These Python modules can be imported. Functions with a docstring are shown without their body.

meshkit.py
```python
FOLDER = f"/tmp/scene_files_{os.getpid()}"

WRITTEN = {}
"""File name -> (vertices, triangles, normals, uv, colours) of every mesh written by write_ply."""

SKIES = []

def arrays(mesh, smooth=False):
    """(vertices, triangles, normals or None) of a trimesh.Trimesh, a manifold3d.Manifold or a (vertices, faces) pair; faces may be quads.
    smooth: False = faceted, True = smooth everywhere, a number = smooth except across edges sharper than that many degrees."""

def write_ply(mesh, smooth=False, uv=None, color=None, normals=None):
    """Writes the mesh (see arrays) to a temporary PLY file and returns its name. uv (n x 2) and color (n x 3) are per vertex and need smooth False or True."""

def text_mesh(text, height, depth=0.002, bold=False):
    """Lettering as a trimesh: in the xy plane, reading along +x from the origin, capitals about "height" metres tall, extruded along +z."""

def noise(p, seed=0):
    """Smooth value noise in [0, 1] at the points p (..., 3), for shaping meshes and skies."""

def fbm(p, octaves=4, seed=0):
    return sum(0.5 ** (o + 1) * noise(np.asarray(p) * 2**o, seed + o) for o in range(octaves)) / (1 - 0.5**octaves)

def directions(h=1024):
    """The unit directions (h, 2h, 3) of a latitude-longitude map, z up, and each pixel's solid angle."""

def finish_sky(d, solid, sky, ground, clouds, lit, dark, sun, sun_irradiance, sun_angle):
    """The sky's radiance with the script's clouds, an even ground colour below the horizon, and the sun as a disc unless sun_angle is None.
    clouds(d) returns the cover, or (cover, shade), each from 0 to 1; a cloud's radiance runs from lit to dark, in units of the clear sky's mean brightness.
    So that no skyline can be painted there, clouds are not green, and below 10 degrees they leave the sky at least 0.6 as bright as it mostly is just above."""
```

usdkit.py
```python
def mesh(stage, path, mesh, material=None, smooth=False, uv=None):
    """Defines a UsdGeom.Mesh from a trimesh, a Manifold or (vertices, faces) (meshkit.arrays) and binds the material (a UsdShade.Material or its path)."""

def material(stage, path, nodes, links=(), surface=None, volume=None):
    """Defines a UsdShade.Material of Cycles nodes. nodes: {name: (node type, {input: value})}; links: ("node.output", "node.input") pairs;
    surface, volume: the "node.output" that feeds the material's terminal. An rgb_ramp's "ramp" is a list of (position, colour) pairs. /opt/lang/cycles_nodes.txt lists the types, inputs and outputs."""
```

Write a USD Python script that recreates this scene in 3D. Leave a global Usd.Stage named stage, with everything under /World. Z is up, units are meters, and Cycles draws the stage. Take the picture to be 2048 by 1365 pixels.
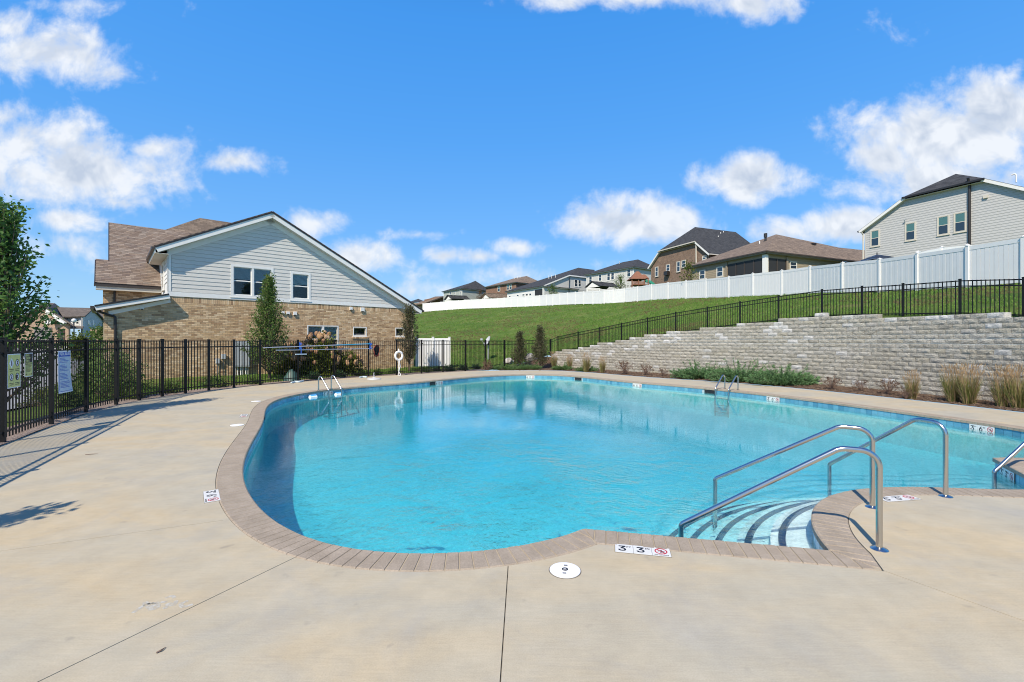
import math, random
import numpy as np
import trimesh
import meshkit, usdkit
from pxr import Usd, UsdGeom, UsdLux, UsdShade, Sdf, Gf, Vt
from scipy.interpolate import splprep, splev, RBFInterpolator
from scipy.spatial import Delaunay
import shapely
from shapely.geometry import Polygon, LineString, Point, box as sbox, MultiPolygon
from shapely import affinity

stage = Usd.Stage.CreateInMemory()
UsdGeom.SetStageUpAxis(stage, 'Z')
UsdGeom.Xform.Define(stage, '/World')
UsdGeom.Scope.Define(stage, '/World/Looks')
PI = math.pi
H = 1.8            # eye height
FP = 900.0         # focal length in photo pixels (2048 wide)

# ------------------------------------------------------------------ camera
cam = UsdGeom.Camera.Define(stage, '/World/camera')
cam.CreateHorizontalApertureAttr(36.0)
cam.CreateFocalLengthAttr(36.0 * FP / 2048)
cam.CreateVerticalApertureAttr(36.0 * 682 / 1024)
cam.CreateClippingRangeAttr((0.05, 5000.0))
cam.AddTranslateOp().Set((0, 0, H))
cam.AddRotateXOp().Set(90.0)
cam.CreateExposureAttr(0.45)

# ------------------------------------------------------------------ sun and sky
SUN_EL = math.radians(47.0)
sx, sy = -0.36, -0.93
SUN_ROT = math.atan2(sx, sy)
ln = math.hypot(sx, sy)
SUN = np.array([sx / ln * math.cos(SUN_EL), sy / ln * math.cos(SUN_EL), math.sin(SUN_EL)])
sun = UsdLux.DistantLight.Define(stage, '/World/sun')
sun.CreateIntensityAttr(1.15)
sun.CreateAngleAttr(0.5)
sun.CreateColorAttr((1.0, 0.90, 0.75))
sun.CreateNormalizeAttr(True)
zax = SUN
xax = np.cross([0, 0, 1.0], zax); xax /= np.linalg.norm(xax)
yax = np.cross(zax, xax)
sun.AddTransformOp().Set(Gf.Matrix4d(*[float(c) for c in (*xax, 0, *yax, 0, *zax, 0, 0, 0, 0, 1)]))

SKY_STRENGTH = 0.11
CLOUD = (6.0, 6.25, 6.6)
CLOUD_SHADE = (3.7, 4.25, 5.15)
# clouds, as patches of the forward half of the sky in gnomonic coordinates (photo pixels given for convenience)
clouds = [(80, 105, 130, 55, 1.0), (225, 148, 70, 28, .72), (10, 55, 60, 45, .9), (150, 12, 130, 20, .42),
          (170, 345, 200, 70, 1.1), (60, 285, 120, 65, 1.0), (300, 300, 70, 28, .9), (10, 235, 60, 35, .8),
          (468, 322, 66, 26, .85), (230, 405, 75, 20, .75), (140, 438, 75, 30, .9), (120, 495, 130, 45, .55),
          (630, 447, 62, 30, .8), (705, 512, 78, 34, .95), (830, 470, 80, 13, .55),
          (895, 512, 52, 20, .9), (957, 514, 36, 17, .9), (1040, 495, 54, 18, .85), (1000, 548, 220, 30, .5),
          (1280, 445, 150, 42, 1.15), (1290, 412, 80, 34, .85), (1502, 358, 96, 44, 1.25), (1530, 330, 50, 28, .9),
          (1900, 270, 200, 70, 1.2), (2010, 225, 130, 70, 1.2), (1880, 365, 180, 45, 1.0), (1770, 320, 80, 55, 1.1),
          (1700, 452, 95, 36, 1.0), (1560, 462, 66, 28, .9), (830, 580, 160, 28, .5),
          (1130, 2, 80, 22, .8), (1280, -8, 190, 26, .8), (1500, 8, 90, 36, 1.0), (1840, 60, 70, 25, .36)]
N = {"tc": ("texture_coordinate", {}), "sep": ("separate_xyz", {}),
     "ym": ("math", {"math_type": "maximum", "value2": 0.02}),
     "px": ("math", {"math_type": "divide"}), "pz": ("math", {"math_type": "divide"}), "P": ("combine_xyz", {"z": 0.0}),
     "sky": ("sky_texture", {"sky_type": "single_scattering", "sun_disc": False, "sun_elevation": SUN_EL, "sun_rotation": SUN_ROT,
                             "air_density": 1.05, "aerosol_density": 0.25, "ozone_density": 2.6, "altitude": 200.0}),
     "n1": ("noise_texture", {"scale": 9.0, "detail": 5.0, "roughness": 0.58, "distortion": 0.35}),
     "n2": ("noise_texture", {"scale": 30.0, "detail": 3.0, "roughness": 0.62}),
     }
L = [("tc.generated", "sep.vector"), ("sep.y", "ym.value1"), ("sep.x", "px.value1"), ("ym.value", "px.value2"),
     ("sep.z", "pz.value1"), ("ym.value", "pz.value2"), ("px.value", "P.x"), ("pz.value", "P.y")]
L += [("P.vector", "n1.vector"), ("P.vector", "n2.vector")]
prev = None
for i, (u, v, ru, rv, amp) in enumerate(clouds):
    cx, cz, rx, rz = (u - 1024) / FP, (682 - v) / FP, ru * .90 / FP, rv * .88 / FP
    N[f"m{i}"] = ("mapping", {"mapping_type": "point", "location": (-cx / rx, -cz / rz, 0), "scale": (1 / rx, 1 / rz, 0)})
    N[f"l{i}"] = ("vector_math", {"math_type": "length"})
    N[f"a{i}"] = ("math", {"math_type": "multiply_add", "value2": -amp * 0.55, "value3": amp})
    L += [("P.vector", f"m{i}.vector"), (f"m{i}.vector", f"l{i}.vector1"), (f"l{i}.value", f"a{i}.value1")]
    if prev is None:
        prev = f"a{i}.value"
    else:
        N[f"x{i}"] = ("math", {"math_type": "smoothmax", "value3": 0.12})
        L += [(prev, f"x{i}.value1"), (f"a{i}.value", f"x{i}.value2")]
        prev = f"x{i}.value"
# behind and overhead: the same scattered cloud, by direction alone
N.update({"g1": ("noise_texture", {"scale": 3.1, "detail": 6.0, "roughness": 0.55, "distortion": 0.3}),
          "g2": ("map_range", {"from_min": 0.50, "from_max": 0.72, "to_min": -0.6, "to_max": 1.1, "clamp": True}),
          "gm": ("map_range", {"from_min": 0.62, "from_max": 0.40, "to_min": 0.0, "to_max": 1.0, "clamp": True}),
          "gs": ("math", {"math_type": "multiply"}), "gl": ("map_range", {"from_min": 0.0, "from_max": 1.0, "to_min": -0.8, "to_max": 0.0}),
          "ga": ("math", {"math_type": "add"}), "fm": ("math", {"math_type": "maximum"})})
L += [("tc.generated", "g1.vector"), ("g1.fac", "g2.value"), ("sep.y", "gm.value"), ("gm.result", "gl.value"),
      ("g2.result", "ga.value1"), ("gl.result", "ga.value2"), (prev, "fm.value1"), ("ga.value", "fm.value2")]
N.update({"nn": ("math", {"math_type": "multiply_add", "value2": 1.5, "value3": -0.75}),
          "nn2": ("math", {"math_type": "multiply_add", "value2": 0.5, "value3": -0.25}),
          "s1": ("math", {"math_type": "add"}), "s2": ("math", {"math_type": "add"}),
          "cov": ("map_range", {"range_type": "smoothstep", "from_min": 0.14, "from_max": 0.84, "to_min": 0.0, "to_max": 0.96, "clamp": True}),
          "shn": ("map_range", {"from_min": 0.30, "from_max": 0.95, "to_min": 0.0, "to_max": 1.0, "clamp": True}),
          "shm": ("mix_color", {"a": CLOUD, "b": CLOUD_SHADE}),
          "mx": ("mix_color", {"use_clamp": True}), "bg": ("background_shader", {"strength": SKY_STRENGTH})})
# undersides: compare with the cover a little higher up
L += [("n1.fac", "nn.value1"), ("n2.fac", "nn2.value1"), ("fm.value", "s1.value1"), ("nn.value", "s1.value2"), ("s1.value", "s2.value1"), ("nn2.value", "s2.value2"),
      ("s2.value", "cov.value"), ("s2.value", "shn.value"), ("shn.result", "shm.fac")]
N["off"] = ("vector_math", {"math_type": "add", "vector2": (0.0, 0.045, 0.0)})
N["n3"] = ("noise_texture", {"scale": 9.0, "detail": 3.0, "roughness": 0.58, "distortion": 0.35})
N["df"] = ("math", {"math_type": "subtract"})
N["dm"] = ("map_range", {"from_min": -0.10, "from_max": 0.12, "to_min": 0.0, "to_max": 1.0, "clamp": True})
N["sm"] = ("math", {"math_type": "multiply"})
L += [("P.vector", "off.vector1"), ("off.vector", "n3.vector"), ("n3.fac", "df.value1"), ("n1.fac", "df.value2"), ("df.value", "dm.value")]
L = [l for l in L if l[1] != "shm.fac"] + [("shn.result", "sm.value1"), ("dm.result", "sm.value2"), ("sm.value", "shm.fac")]
N["hs"] = ("hsv", {"saturation": 1.15, "value": 1.25})
N["gr"] = ("rgb_ramp", {"ramp": [(0.0, (2.2, 3.9, 5.8)), (0.10, (1.75, 3.7, 6.2)), (0.22, (1.0, 3.05, 6.5)), (0.40, (0.58, 2.6, 6.5)), (0.58, (0.36, 2.25, 6.25)), (0.78, (0.16, 1.2, 4.3)), (1.0, (0.12, 0.85, 3.2))]})
N["gm2"] = ("mix_color", {"fac": 0.82, "use_clamp": False})
L += [("sky.color", "hs.color"), ("hs.color", "gm2.a"), ("sep.z", "gr.fac"), ("gr.color", "gm2.b"), ("gm2.result", "mx.a"), ("shm.result", "mx.b"), ("cov.result", "mx.fac"), ("mx.result", "bg.color")]
sky_mat = usdkit.material(stage, '/World/Looks/sky', N, L, surface="bg.background")
sky = UsdLux.DomeLight.Define(stage, '/World/sky')
UsdShade.MaterialBindingAPI.Apply(sky.GetPrim()).Bind(sky_mat)
sky.GetPrim().SetCustomDataByKey('kind', 'structure')
sky.GetPrim().SetCustomDataByKey('label', 'bright blue sky with scattered white clouds')
sky.GetPrim().SetCustomDataByKey('category', 'sky')

# ------------------------------------------------------------------ naming, tagging, meshes
_count = {}
LOC = {}
def numbered(parent, name):
    k = (parent, name); n = _count.get(k, 0); _count[k] = n + 1
    return f'{parent}/{name}' if n == 0 else f'{parent}/{name}_{n:03d}'
def tag(prim, label=None, cat=None, group=None, kind=None):
    p = prim.GetPrim() if hasattr(prim, 'GetPrim') else prim
    for k, x in (('label', label), ('category', cat), ('group', group), ('kind', kind)):
        if x: p.SetCustomDataByKey(k, x)
GROUPS = {'depth_marker': 'depth markers around the pool', 'skimmer_lid': 'round white lids in the deck', 'handrail': 'steel handrails at the corner steps', 'pool_ladder': 'steel pool ladders', 'rope_float': 'rope floats in the pool',
          'fence_sign': 'signs on the black fence', 'metal_fence': 'black metal fences', 'vinyl_fence': 'white vinyl fences', 'pole_hook': 'hooks holding the pool poles', 'columnar_tree': 'narrow trees by the brick house', 'tall_shrub': 'bronze shrubs at the wall end',
          'leafy_tree': 'leafy trees outside the left fence', 'small_tree': 'small trees in the distance', 'low_bush': 'bushes behind the black fence', 'hydrangea': 'hydrangeas by the brick house', 'spreading_juniper': 'spreading junipers along the wall', 'creeping_juniper': 'creeping junipers at the far end',
          'ornamental_grass': 'ornamental grasses along the wall', 'twiggy_shrub': 'twiggy shrubs along the wall', 'boulder': 'boulders behind the far fence', 'deck_strap': 'straps lying on the far deck', 'fallen_twig': 'twigs lying on the deck',
          'grey_house': 'houses on the hill', 'brown_brick_house': 'houses on the hill', 'tan_house': 'houses on the hill', 'pale_grey_house': 'houses on the hill', 'white_house': 'houses on the hill', 'red_brick_house': 'houses on the hill', 'green_grey_house': 'houses on the hill'}
def thing(name, label, cat, loc=(0, 0, 0), group=None, kind=None, rotz=0.0, scale=None):
    path = numbered('/World', name)
    x = UsdGeom.Xform.Define(stage, path)
    x.AddTranslateOp().Set(Gf.Vec3d(*map(float, loc)))
    if rotz: x.AddRotateZOp().Set(math.degrees(rotz))
    if scale is not None: x.AddScaleOp().Set(Gf.Vec3f(*([scale] * 3 if np.ndim(scale) == 0 else scale)))
    LOC[path] = np.array(loc, float)
    tag(x, label, cat, group or GROUPS.get(name), kind)
    return path
def copy_of(src, name, label, cat, loc, group=None, rotz=0.0, scale=None):
    path = thing(name, label, cat, loc, group, rotz=rotz, scale=scale)
    p = stage.GetPrimAtPath(path)
    p.GetReferences().AddInternalReference(PROTO[src])
    p.SetInstanceable(True)
    return path
PROTO = {}
def proto(name):
    """A class prim whose children are the parts of a repeated thing."""
    path = numbered('/World/Looks', name + '_class')
    stage.CreateClassPrim(path)
    LOC[path] = np.zeros(3)
    PROTO[name] = path
    return path

class MB:
    def __init__(s):
        s.V, s.F, s.U, s.n = [], [], [], 0
    def add(s, v, f, uv=None):
        v = np.asarray(v, float); f = np.asarray(f, int)
        if len(v) == 0: return s
        if f.ndim == 2 and f.shape[1] == 4: f = np.vstack([f[:, [0, 1, 2]], f[:, [0, 2, 3]]])
        s.V.append(v); s.F.append(f + s.n); s.U.append(np.zeros((len(v), 2)) if uv is None else np.asarray(uv, float)); s.n += len(v)
        return s
    def tm(s, m):
        return s.add(m.vertices, m.faces)
    def box(s, c, size, X=None, Y=None, Z=None):
        c = np.asarray(c, float); h = np.asarray(size, float) / 2
        X = np.array([1., 0, 0]) if X is None else np.asarray(X, float)
        Z = np.array([0, 0, 1.]) if Z is None else np.asarray(Z, float)
        Y = np.cross(Z, X) if Y is None else np.asarray(Y, float)
        q = np.array([[-1, -1, -1], [1, -1, -1], [1, 1, -1], [-1, 1, -1], [-1, -1, 1], [1, -1, 1], [1, 1, 1], [-1, 1, 1]]) * h
        v = c + q[:, :1] * X + q[:, 1:2] * Y + q[:, 2:] * Z
        return s.add(v, [[0, 3, 2, 1], [4, 5, 6, 7], [0, 1, 5, 4], [1, 2, 6, 5], [2, 3, 7, 6], [3, 0, 4, 7]])
    def beam(s, p, q, w, h, up=(0, 0, 1)):
        p = np.asarray(p, float); q = np.asarray(q, float); d = q - p; l = np.linalg.norm(d); d = d / l
        up = np.asarray(up, float); y = np.cross(up, d); y /= np.linalg.norm(y) + 1e-12; z = np.cross(d, y)
        return s.box((p + q) / 2, (l, w, h), d, y, z)
    def tube(s, pts, r, sides=8, cap=True):
        p = np.asarray(pts, float); n = len(p); r = np.broadcast_to(r, (n,))
        t = np.gradient(p, axis=0); t /= np.linalg.norm(t, axis=1, keepdims=True) + 1e-12
        a = np.cross(t[0], [0, 0, 1.0] if abs(t[0][2]) < .9 else [1.0, 0, 0]); a /= np.linalg.norm(a)
        vs = []
        ang = np.arange(sides) * 2 * PI / sides
        for i in range(n):
            a = a - t[i] * (a @ t[i]); a /= np.linalg.norm(a) + 1e-12
            b = np.cross(t[i], a)
            vs.append(p[i] + r[i] * (np.cos(ang)[:, None] * a + np.sin(ang)[:, None] * b))
        v = np.vstack(vs); f = []
        i, j = np.meshgrid(np.arange(n - 1), np.arange(sides), indexing='ij')
        f = np.stack([i * sides + j, i * sides + (j + 1) % sides, (i + 1) * sides + (j + 1) % sides, (i + 1) * sides + j], -1).reshape(-1, 4)
        f = np.vstack([f[:, [0, 1, 2]], f[:, [0, 2, 3]]])
        if cap:
            v = np.vstack([v, p[0], p[-1]]); m = n * sides
            c0 = [[m, (k + 1) % sides, k] for k in range(sides)]
            c1 = [[m + 1, (n - 1) * sides + k, (n - 1) * sides + (k + 1) % sides] for k in range(sides)]
            f = np.vstack([f, c0, c1])
        return s.add(v, f)
    def cyl(s, c, r, h, sides=24, r2=None):
        """Upright cylinder or cone frustum standing on c."""
        return s.tube([c, (c[0], c[1], c[2] + h)], [r, r if r2 is None else r2], sides)
    def prism(s, poly, z0, z1, chamfer=0.0):
        """Upright prism of a shapely polygon (holes allowed)."""
        for g in getattr(poly, 'geoms', [poly]):
            if g.is_empty or g.area < 1e-7: continue
            m = trimesh.creation.extrude_polygon(g, z1 - z0, engine='earcut')
            v = np.array(m.vertices); v[:, 2] += z0
            s.add(v, m.faces)
        return s
    def brick(s, poly, z0, z1, ch=0.006):
        """Convex polygon prism with a chamfered top edge."""
        p = np.array(poly.exterior.coords)[:-1]
        if Polygon(p).exterior.is_ccw is False: p = p[::-1]
        c = p.mean(0); d = c - p; l = np.linalg.norm(d, axis=1, keepdims=True)
        q = p + d / l * np.minimum(ch * 1.6, l * .4); n = len(p)
        v = np.vstack([np.c_[p, np.full(n, z0)], np.c_[p, np.full(n, z1 - ch)], np.c_[q, np.full(n, z1)], [[*c, z1]]])
        k = np.arange(n); k2 = (k + 1) % n
        f = np.vstack([np.c_[k, k2, n + k2], np.c_[k, n + k2, n + k], np.c_[n + k, n + k2, 2 * n + k2], np.c_[n + k, 2 * n + k2, 2 * n + k], np.c_[2 * n + k, 2 * n + k2, np.full(n, 3 * n)]])
        return s.add(v, f)
    def slab(s, pts, t, n=None, uvs=None):
        """Planar 3D polygon given thickness t behind its face; carries planar UVs in metres."""
        pts = np.asarray(pts, float)
        if n is None:
            n = np.zeros(3)
            for k in range(len(pts)): n += np.cross(pts[k], pts[(k + 1) % len(pts)])
        n = np.asarray(n, float); n /= np.linalg.norm(n)
        hx = np.cross([0, 0, 1.0], n)
        hx = hx / np.linalg.norm(hx) if np.linalg.norm(hx) > 1e-6 else np.array([1.0, 0, 0])
        hy = np.cross(n, hx); o = pts[0] * 0
        st = np.c_[(pts - o) @ hx, (pts - o) @ hy]
        poly = Polygon(st)
        if not poly.is_valid: poly = poly.buffer(0)
        if poly.is_empty: return s
        d0 = pts[0] @ n
        m = trimesh.creation.extrude_polygon(poly, t, engine='earcut')
        w = np.array(m.vertices)
        v3 = w[:, :1] * hx + w[:, 1:2] * hy + (w[:, 2:] - t + d0) * n
        # unshare so that uv of edges stay sane
        f = np.array(m.faces)
        return s.add(v3, f, w[:, :2])
    def arrays(s):
        return np.vstack(s.V), np.vstack(s.F), np.vstack(s.U)
    def build(s, name, mat, parent, smooth=False, label=None, kind=None, uv=False, local=False):
        if not s.V: return None
        v, f, u = s.arrays()
        p0 = parent
        while p0 and p0 not in LOC: p0 = p0.rpartition('/')[0]
        if not local and p0 in LOC: v = v - LOC[p0]
        path = numbered(parent, name)
        put(path, v, f, mat, smooth, u if uv else None)
        if label or kind: tag(stage.GetPrimAtPath(path), label, None, None, kind)
        return path
    def top(s, name, mat, label, cat, group=None, kind=None, smooth=False, uv=False):
        path = s.build(name, mat, '/World', smooth, uv=uv)
        tag(stage.GetPrimAtPath(path), label, cat, group or GROUPS.get(name), kind)
        return path

def put(path, v, f, mat, smooth=False, uv=None):
    if smooth is not False and uv is None:
        m = usdkit.mesh(stage, path, (v, f), mats[mat], smooth=smooth); return
    m = UsdGeom.Mesh.Define(stage, path)
    if uv is not None:                      # unshared corners
        uv = uv[f.ravel()]; v = v[f.ravel()]; f = np.arange(len(v)).reshape(-1, 3)
        UsdGeom.PrimvarsAPI(m).CreatePrimvar('st', Sdf.ValueTypeNames.TexCoord2fArray, 'vertex').Set(Vt.Vec2fArray.FromNumpy(uv.astype(np.float32)))
    m.CreatePointsAttr(Vt.Vec3fArray.FromNumpy(v.astype(np.float32)))
    m.CreateFaceVertexCountsAttr(Vt.IntArray.FromNumpy(np.full(len(f), 3, np.int32)))
    m.CreateFaceVertexIndicesAttr(Vt.IntArray.FromNumpy(f.astype(np.int32).ravel()))
    m.CreateSubdivisionSchemeAttr('none')
    if mat in TONED:                        # each loose piece (leaf, brick, tile) gets its own tone
        from scipy.sparse import coo_matrix
        from scipy.sparse.csgraph import connected_components
        n = len(v); e = np.vstack([f[:, [0, 1]], f[:, [1, 2]]])
        k, lab = connected_components(coo_matrix((np.ones(len(e)), (e[:, 0], e[:, 1])), (n, n)), False)
        tone = np.random.default_rng(len(path) * 131 + n).random(k)[lab].astype(np.float32)
        UsdGeom.PrimvarsAPI(m).CreatePrimvar('tone', Sdf.ValueTypeNames.FloatArray, 'vertex').Set(Vt.FloatArray.FromNumpy(tone))
    UsdShade.MaterialBindingAPI.Apply(m.GetPrim()).Bind(mats[mat])

# photo pixel -> point helpers
def W(u, v, z=0.0):
    Y = FP * (H - z) / (v - 682.0)
    return np.array([(u - 1024) * Y / FP, Y, z])
def at(u, v, Y):
    return np.array([(u - 1024) * Y / FP, Y, H + (682 - v) * Y / FP])
def proj(p):
    p = np.asarray(p, float)
    return 1024 + FP * p[..., 0] / p[..., 1], 682 - FP * (p[..., 2] - H) / p[..., 1]
def onplane(u, v, p0, n):
    d = np.array([(u - 1024) / FP, 1.0, (682 - v) / FP]); o = np.array([0, 0, H])
    return o + d * (((np.asarray(p0, float) - o) @ n) / (d @ n))

# ------------------------------------------------------------------ materials
mats = {}
TONED = set()
def M(name, col=(.5, .5, .5), rough=.6, metal=0.0, spec=.5, var=0.0, vs=3.0, tones=None, bump=0.0, bs=60.0, bd=.01, trans=0.0, var2=0.0, vs2=40.0, coat=0.0):
    n, l = {"p": ("principled_bsdf", {"roughness": rough, "metallic": metal, "specular_ior_level": spec, "coat_weight": coat})}, []
    if tones:
        TONED.add(name); n["oi"] = ("object_info", {}); n["ge"] = ("attribute", {"attribute": "tone"})
        n["ad"] = ("math", {"math_type": "add"}); n["fr"] = ("math", {"math_type": "fraction"})
        n["rp"] = ("rgb_ramp", {"ramp": [(i / max(1, len(tones) - 1), c) for i, c in enumerate(tones)]})
        l += [("oi.random", "ad.value1"), ("ge.fac", "ad.value2"), ("ad.value", "fr.value1"), ("fr.value", "rp.fac")]
        src = "rp.color"
    else:
        n["c"] = ("color", {"value": col}); src = "c.color"
    for k, (vv, sc) in enumerate(((var, vs), (var2, vs2))):
        if vv:
            n[f"g{k}"] = ("geometry", {})
            n[f"nz{k}"] = ("noise_texture", {"scale": sc, "detail": 4.0, "roughness": .6})
            n[f"mr{k}"] = ("map_range", {"from_min": .25, "from_max": .75, "to_min": 1 - vv, "to_max": 1 + vv})
            n[f"h{k}"] = ("hsv", {})
            l += [(f"g{k}.position", f"nz{k}.vector"), (f"nz{k}.fac", f"mr{k}.value"), (f"mr{k}.result", f"h{k}.value"), (src, f"h{k}.color")]
            src = f"h{k}.color"
    l.append((src, "p.base_color"))
    if bump:
        n["gb"] = ("geometry", {}); n["nb"] = ("noise_texture", {"scale": bs, "detail": 4.0, "roughness": .6}); n["b"] = ("bump", {"strength": bump, "distance": bd})
        l += [("gb.position", "nb.vector"), ("nb.fac", "b.height"), ("b.normal", "p.normal")]
    out = "p.BSDF"
    if trans:
        n["t"] = ("translucent_bsdf", {}); n["mc"] = ("mix_closure", {"fac": trans})
        l += [(src, "t.color"), ("p.BSDF", "mc.closure1"), ("t.BSDF", "mc.closure2")]
        out = "mc.closure"
    mats[name] = usdkit.material(stage, f'/World/Looks/{name}', n, l, surface=out)

def NM(name, nodes, links, surface=None, volume=None):
    mats[name] = usdkit.material(stage, f'/World/Looks/{name}', nodes, links, surface=surface, volume=volume)
WATER = -0.17
# ------------------------------------------------------------------ material library
def ramp_noise_mat(name, tones, scale, rough=.9, fine=None, bump=.3, bs=80, bd=.01, stretch=(1, 1, 1), detail=5.0, distortion=.2, spots=None, spec=.3, famp=.16):
    """tones: (pos, colour) stops driven by large noise, times fine grain."""
    n = {"g": ("geometry", {}), "mp": ("mapping", {"mapping_type": "point", "scale": stretch}),
         "n": ("noise_texture", {"scale": scale, "detail": detail, "roughness": .6, "distortion": distortion}),
         "r": ("rgb_ramp", {"ramp": tones}), "p": ("principled_bsdf", {"roughness": rough, "specular_ior_level": spec}),
         "nb": ("noise_texture", {"scale": bs, "detail": 5.0, "roughness": .65}), "b": ("bump", {"strength": bump, "distance": bd}),
         "f": ("noise_texture", {"scale": fine or 150.0, "detail": 3.0}), "fm": ("map_range", {"from_min": .3, "from_max": .7, "to_min": 1 - famp, "to_max": 1 + famp}), "h": ("hsv", {})}
    l = [("g.position", "mp.vector"), ("mp.vector", "n.vector"), ("n.fac", "r.fac"), ("g.position", "nb.vector"), ("nb.fac", "b.height"), ("b.normal", "p.normal"),
         ("g.position", "f.vector"), ("f.fac", "fm.value"), ("fm.result", "h.value"), ("r.color", "h.color")]
    src = "h.color"
    if spots:
        n["sp"] = ("noise_texture", {"scale": spots[0], "detail": 6.0, "roughness": .7, "distortion": .6})
        n["sr"] = ("map_range", {"from_min": spots[1], "from_max": spots[2], "to_min": 0, "to_max": spots[4], "clamp": True})
        n["sm"] = ("mix_color", {"b": spots[3]})
        l += [("g.position", "sp.vector"), ("sp.fac", "sr.value"), ("sr.result", "sm.fac"), (src, "sm.a")]
        src = "sm.result"
    l.append((src, "p.base_color"))
    NM(name, n, l, "p.BSDF")

_n = {"g": ("geometry", {}), "mp": ("mapping", {"mapping_type": "point", "scale": (.7, 1.4, 1)}), "n1": ("noise_texture", {"scale": .55, "detail": 6.0, "roughness": .62, "distortion": .4}),
      "r": ("rgb_ramp", {"ramp": [(.26, (.335, .315, .262)), (.40, (.385, .35, .270)), (.52, (.41, .357, .258)), (.64, (.44, .36, .235)), (.80, (.37, .34, .27))]}),
      "st": ("noise_texture", {"scale": 1.1, "detail": 7.0, "roughness": .7, "distortion": .8}), "sr": ("map_range", {"from_min": .50, "from_max": .74, "to_min": 0.0, "to_max": .45, "clamp": True}), "sm": ("mix_color", {"b": (.30, .295, .275)}),
      "wr": ("noise_texture", {"scale": 2.6, "detail": 7.0, "roughness": .72}), "wm": ("map_range", {"from_min": .3, "from_max": .7, "to_min": .90, "to_max": 1.09}), "h1": ("hsv", {}),
      "bm": ("mapping", {"mapping_type": "point", "rotation": (0, 0, .5), "scale": (5, 75, 1)}), "bn": ("noise_texture", {"scale": 1.0, "detail": 3.0}), "bw": ("map_range", {"from_min": .3, "from_max": .7, "to_min": .962, "to_max": 1.038}), "h2": ("hsv", {}),
      "sp": ("noise_texture", {"scale": 110.0, "detail": 4.0, "roughness": .7}), "sw": ("map_range", {"from_min": .3, "from_max": .7, "to_min": .90, "to_max": 1.10}), "h3": ("hsv", {}),
      "dk": ("noise_texture", {"scale": 5.0, "detail": 2.0}), "dr": ("map_range", {"from_min": .70, "from_max": .78, "to_min": 0.0, "to_max": .45, "clamp": True}), "dm": ("mix_color", {"b": (.20, .185, .155)}),
      "b": ("bump", {"strength": .06, "distance": .004}), "p": ("principled_bsdf", {"roughness": .85, "specular_ior_level": .3})}
_l = [("g.position", "mp.vector"), ("mp.vector", "n1.vector"), ("n1.fac", "r.fac"), ("g.position", "st.vector"), ("st.fac", "sr.value"), ("sr.result", "sm.fac"), ("r.color", "sm.a"),
      ("g.position", "wr.vector"), ("wr.fac", "wm.value"), ("wm.result", "h1.value"), ("sm.result", "h1.color"), ("g.position", "bm.vector"), ("bm.vector", "bn.vector"), ("bn.fac", "bw.value"), ("bw.result", "h2.value"), ("h1.color", "h2.color"),
      ("g.position", "sp.vector"), ("sp.fac", "sw.value"), ("sw.result", "h3.value"), ("h2.color", "h3.color"), ("g.position", "dk.vector"), ("dk.fac", "dr.value"), ("dr.result", "dm.fac"), ("h3.color", "dm.a"), ("dm.result", "p.base_color"),
      ("sp.fac", "b.height"), ("b.normal", "p.normal")]
NM('concrete', _n, _l, "p.BSDF")
ramp_noise_mat('coping_brick', [(.25, (.25, .205, .155)), (.5, (.30, .248, .19)), (.75, (.35, .292, .228))], 4.5, rough=.8, fine=90, bump=.25, bs=120, bd=.004)
M('coping_mortar', (.36, .30, .21), .9, var=.15, vs=12)
M('joint', (.13, .115, .09), .95)
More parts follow.
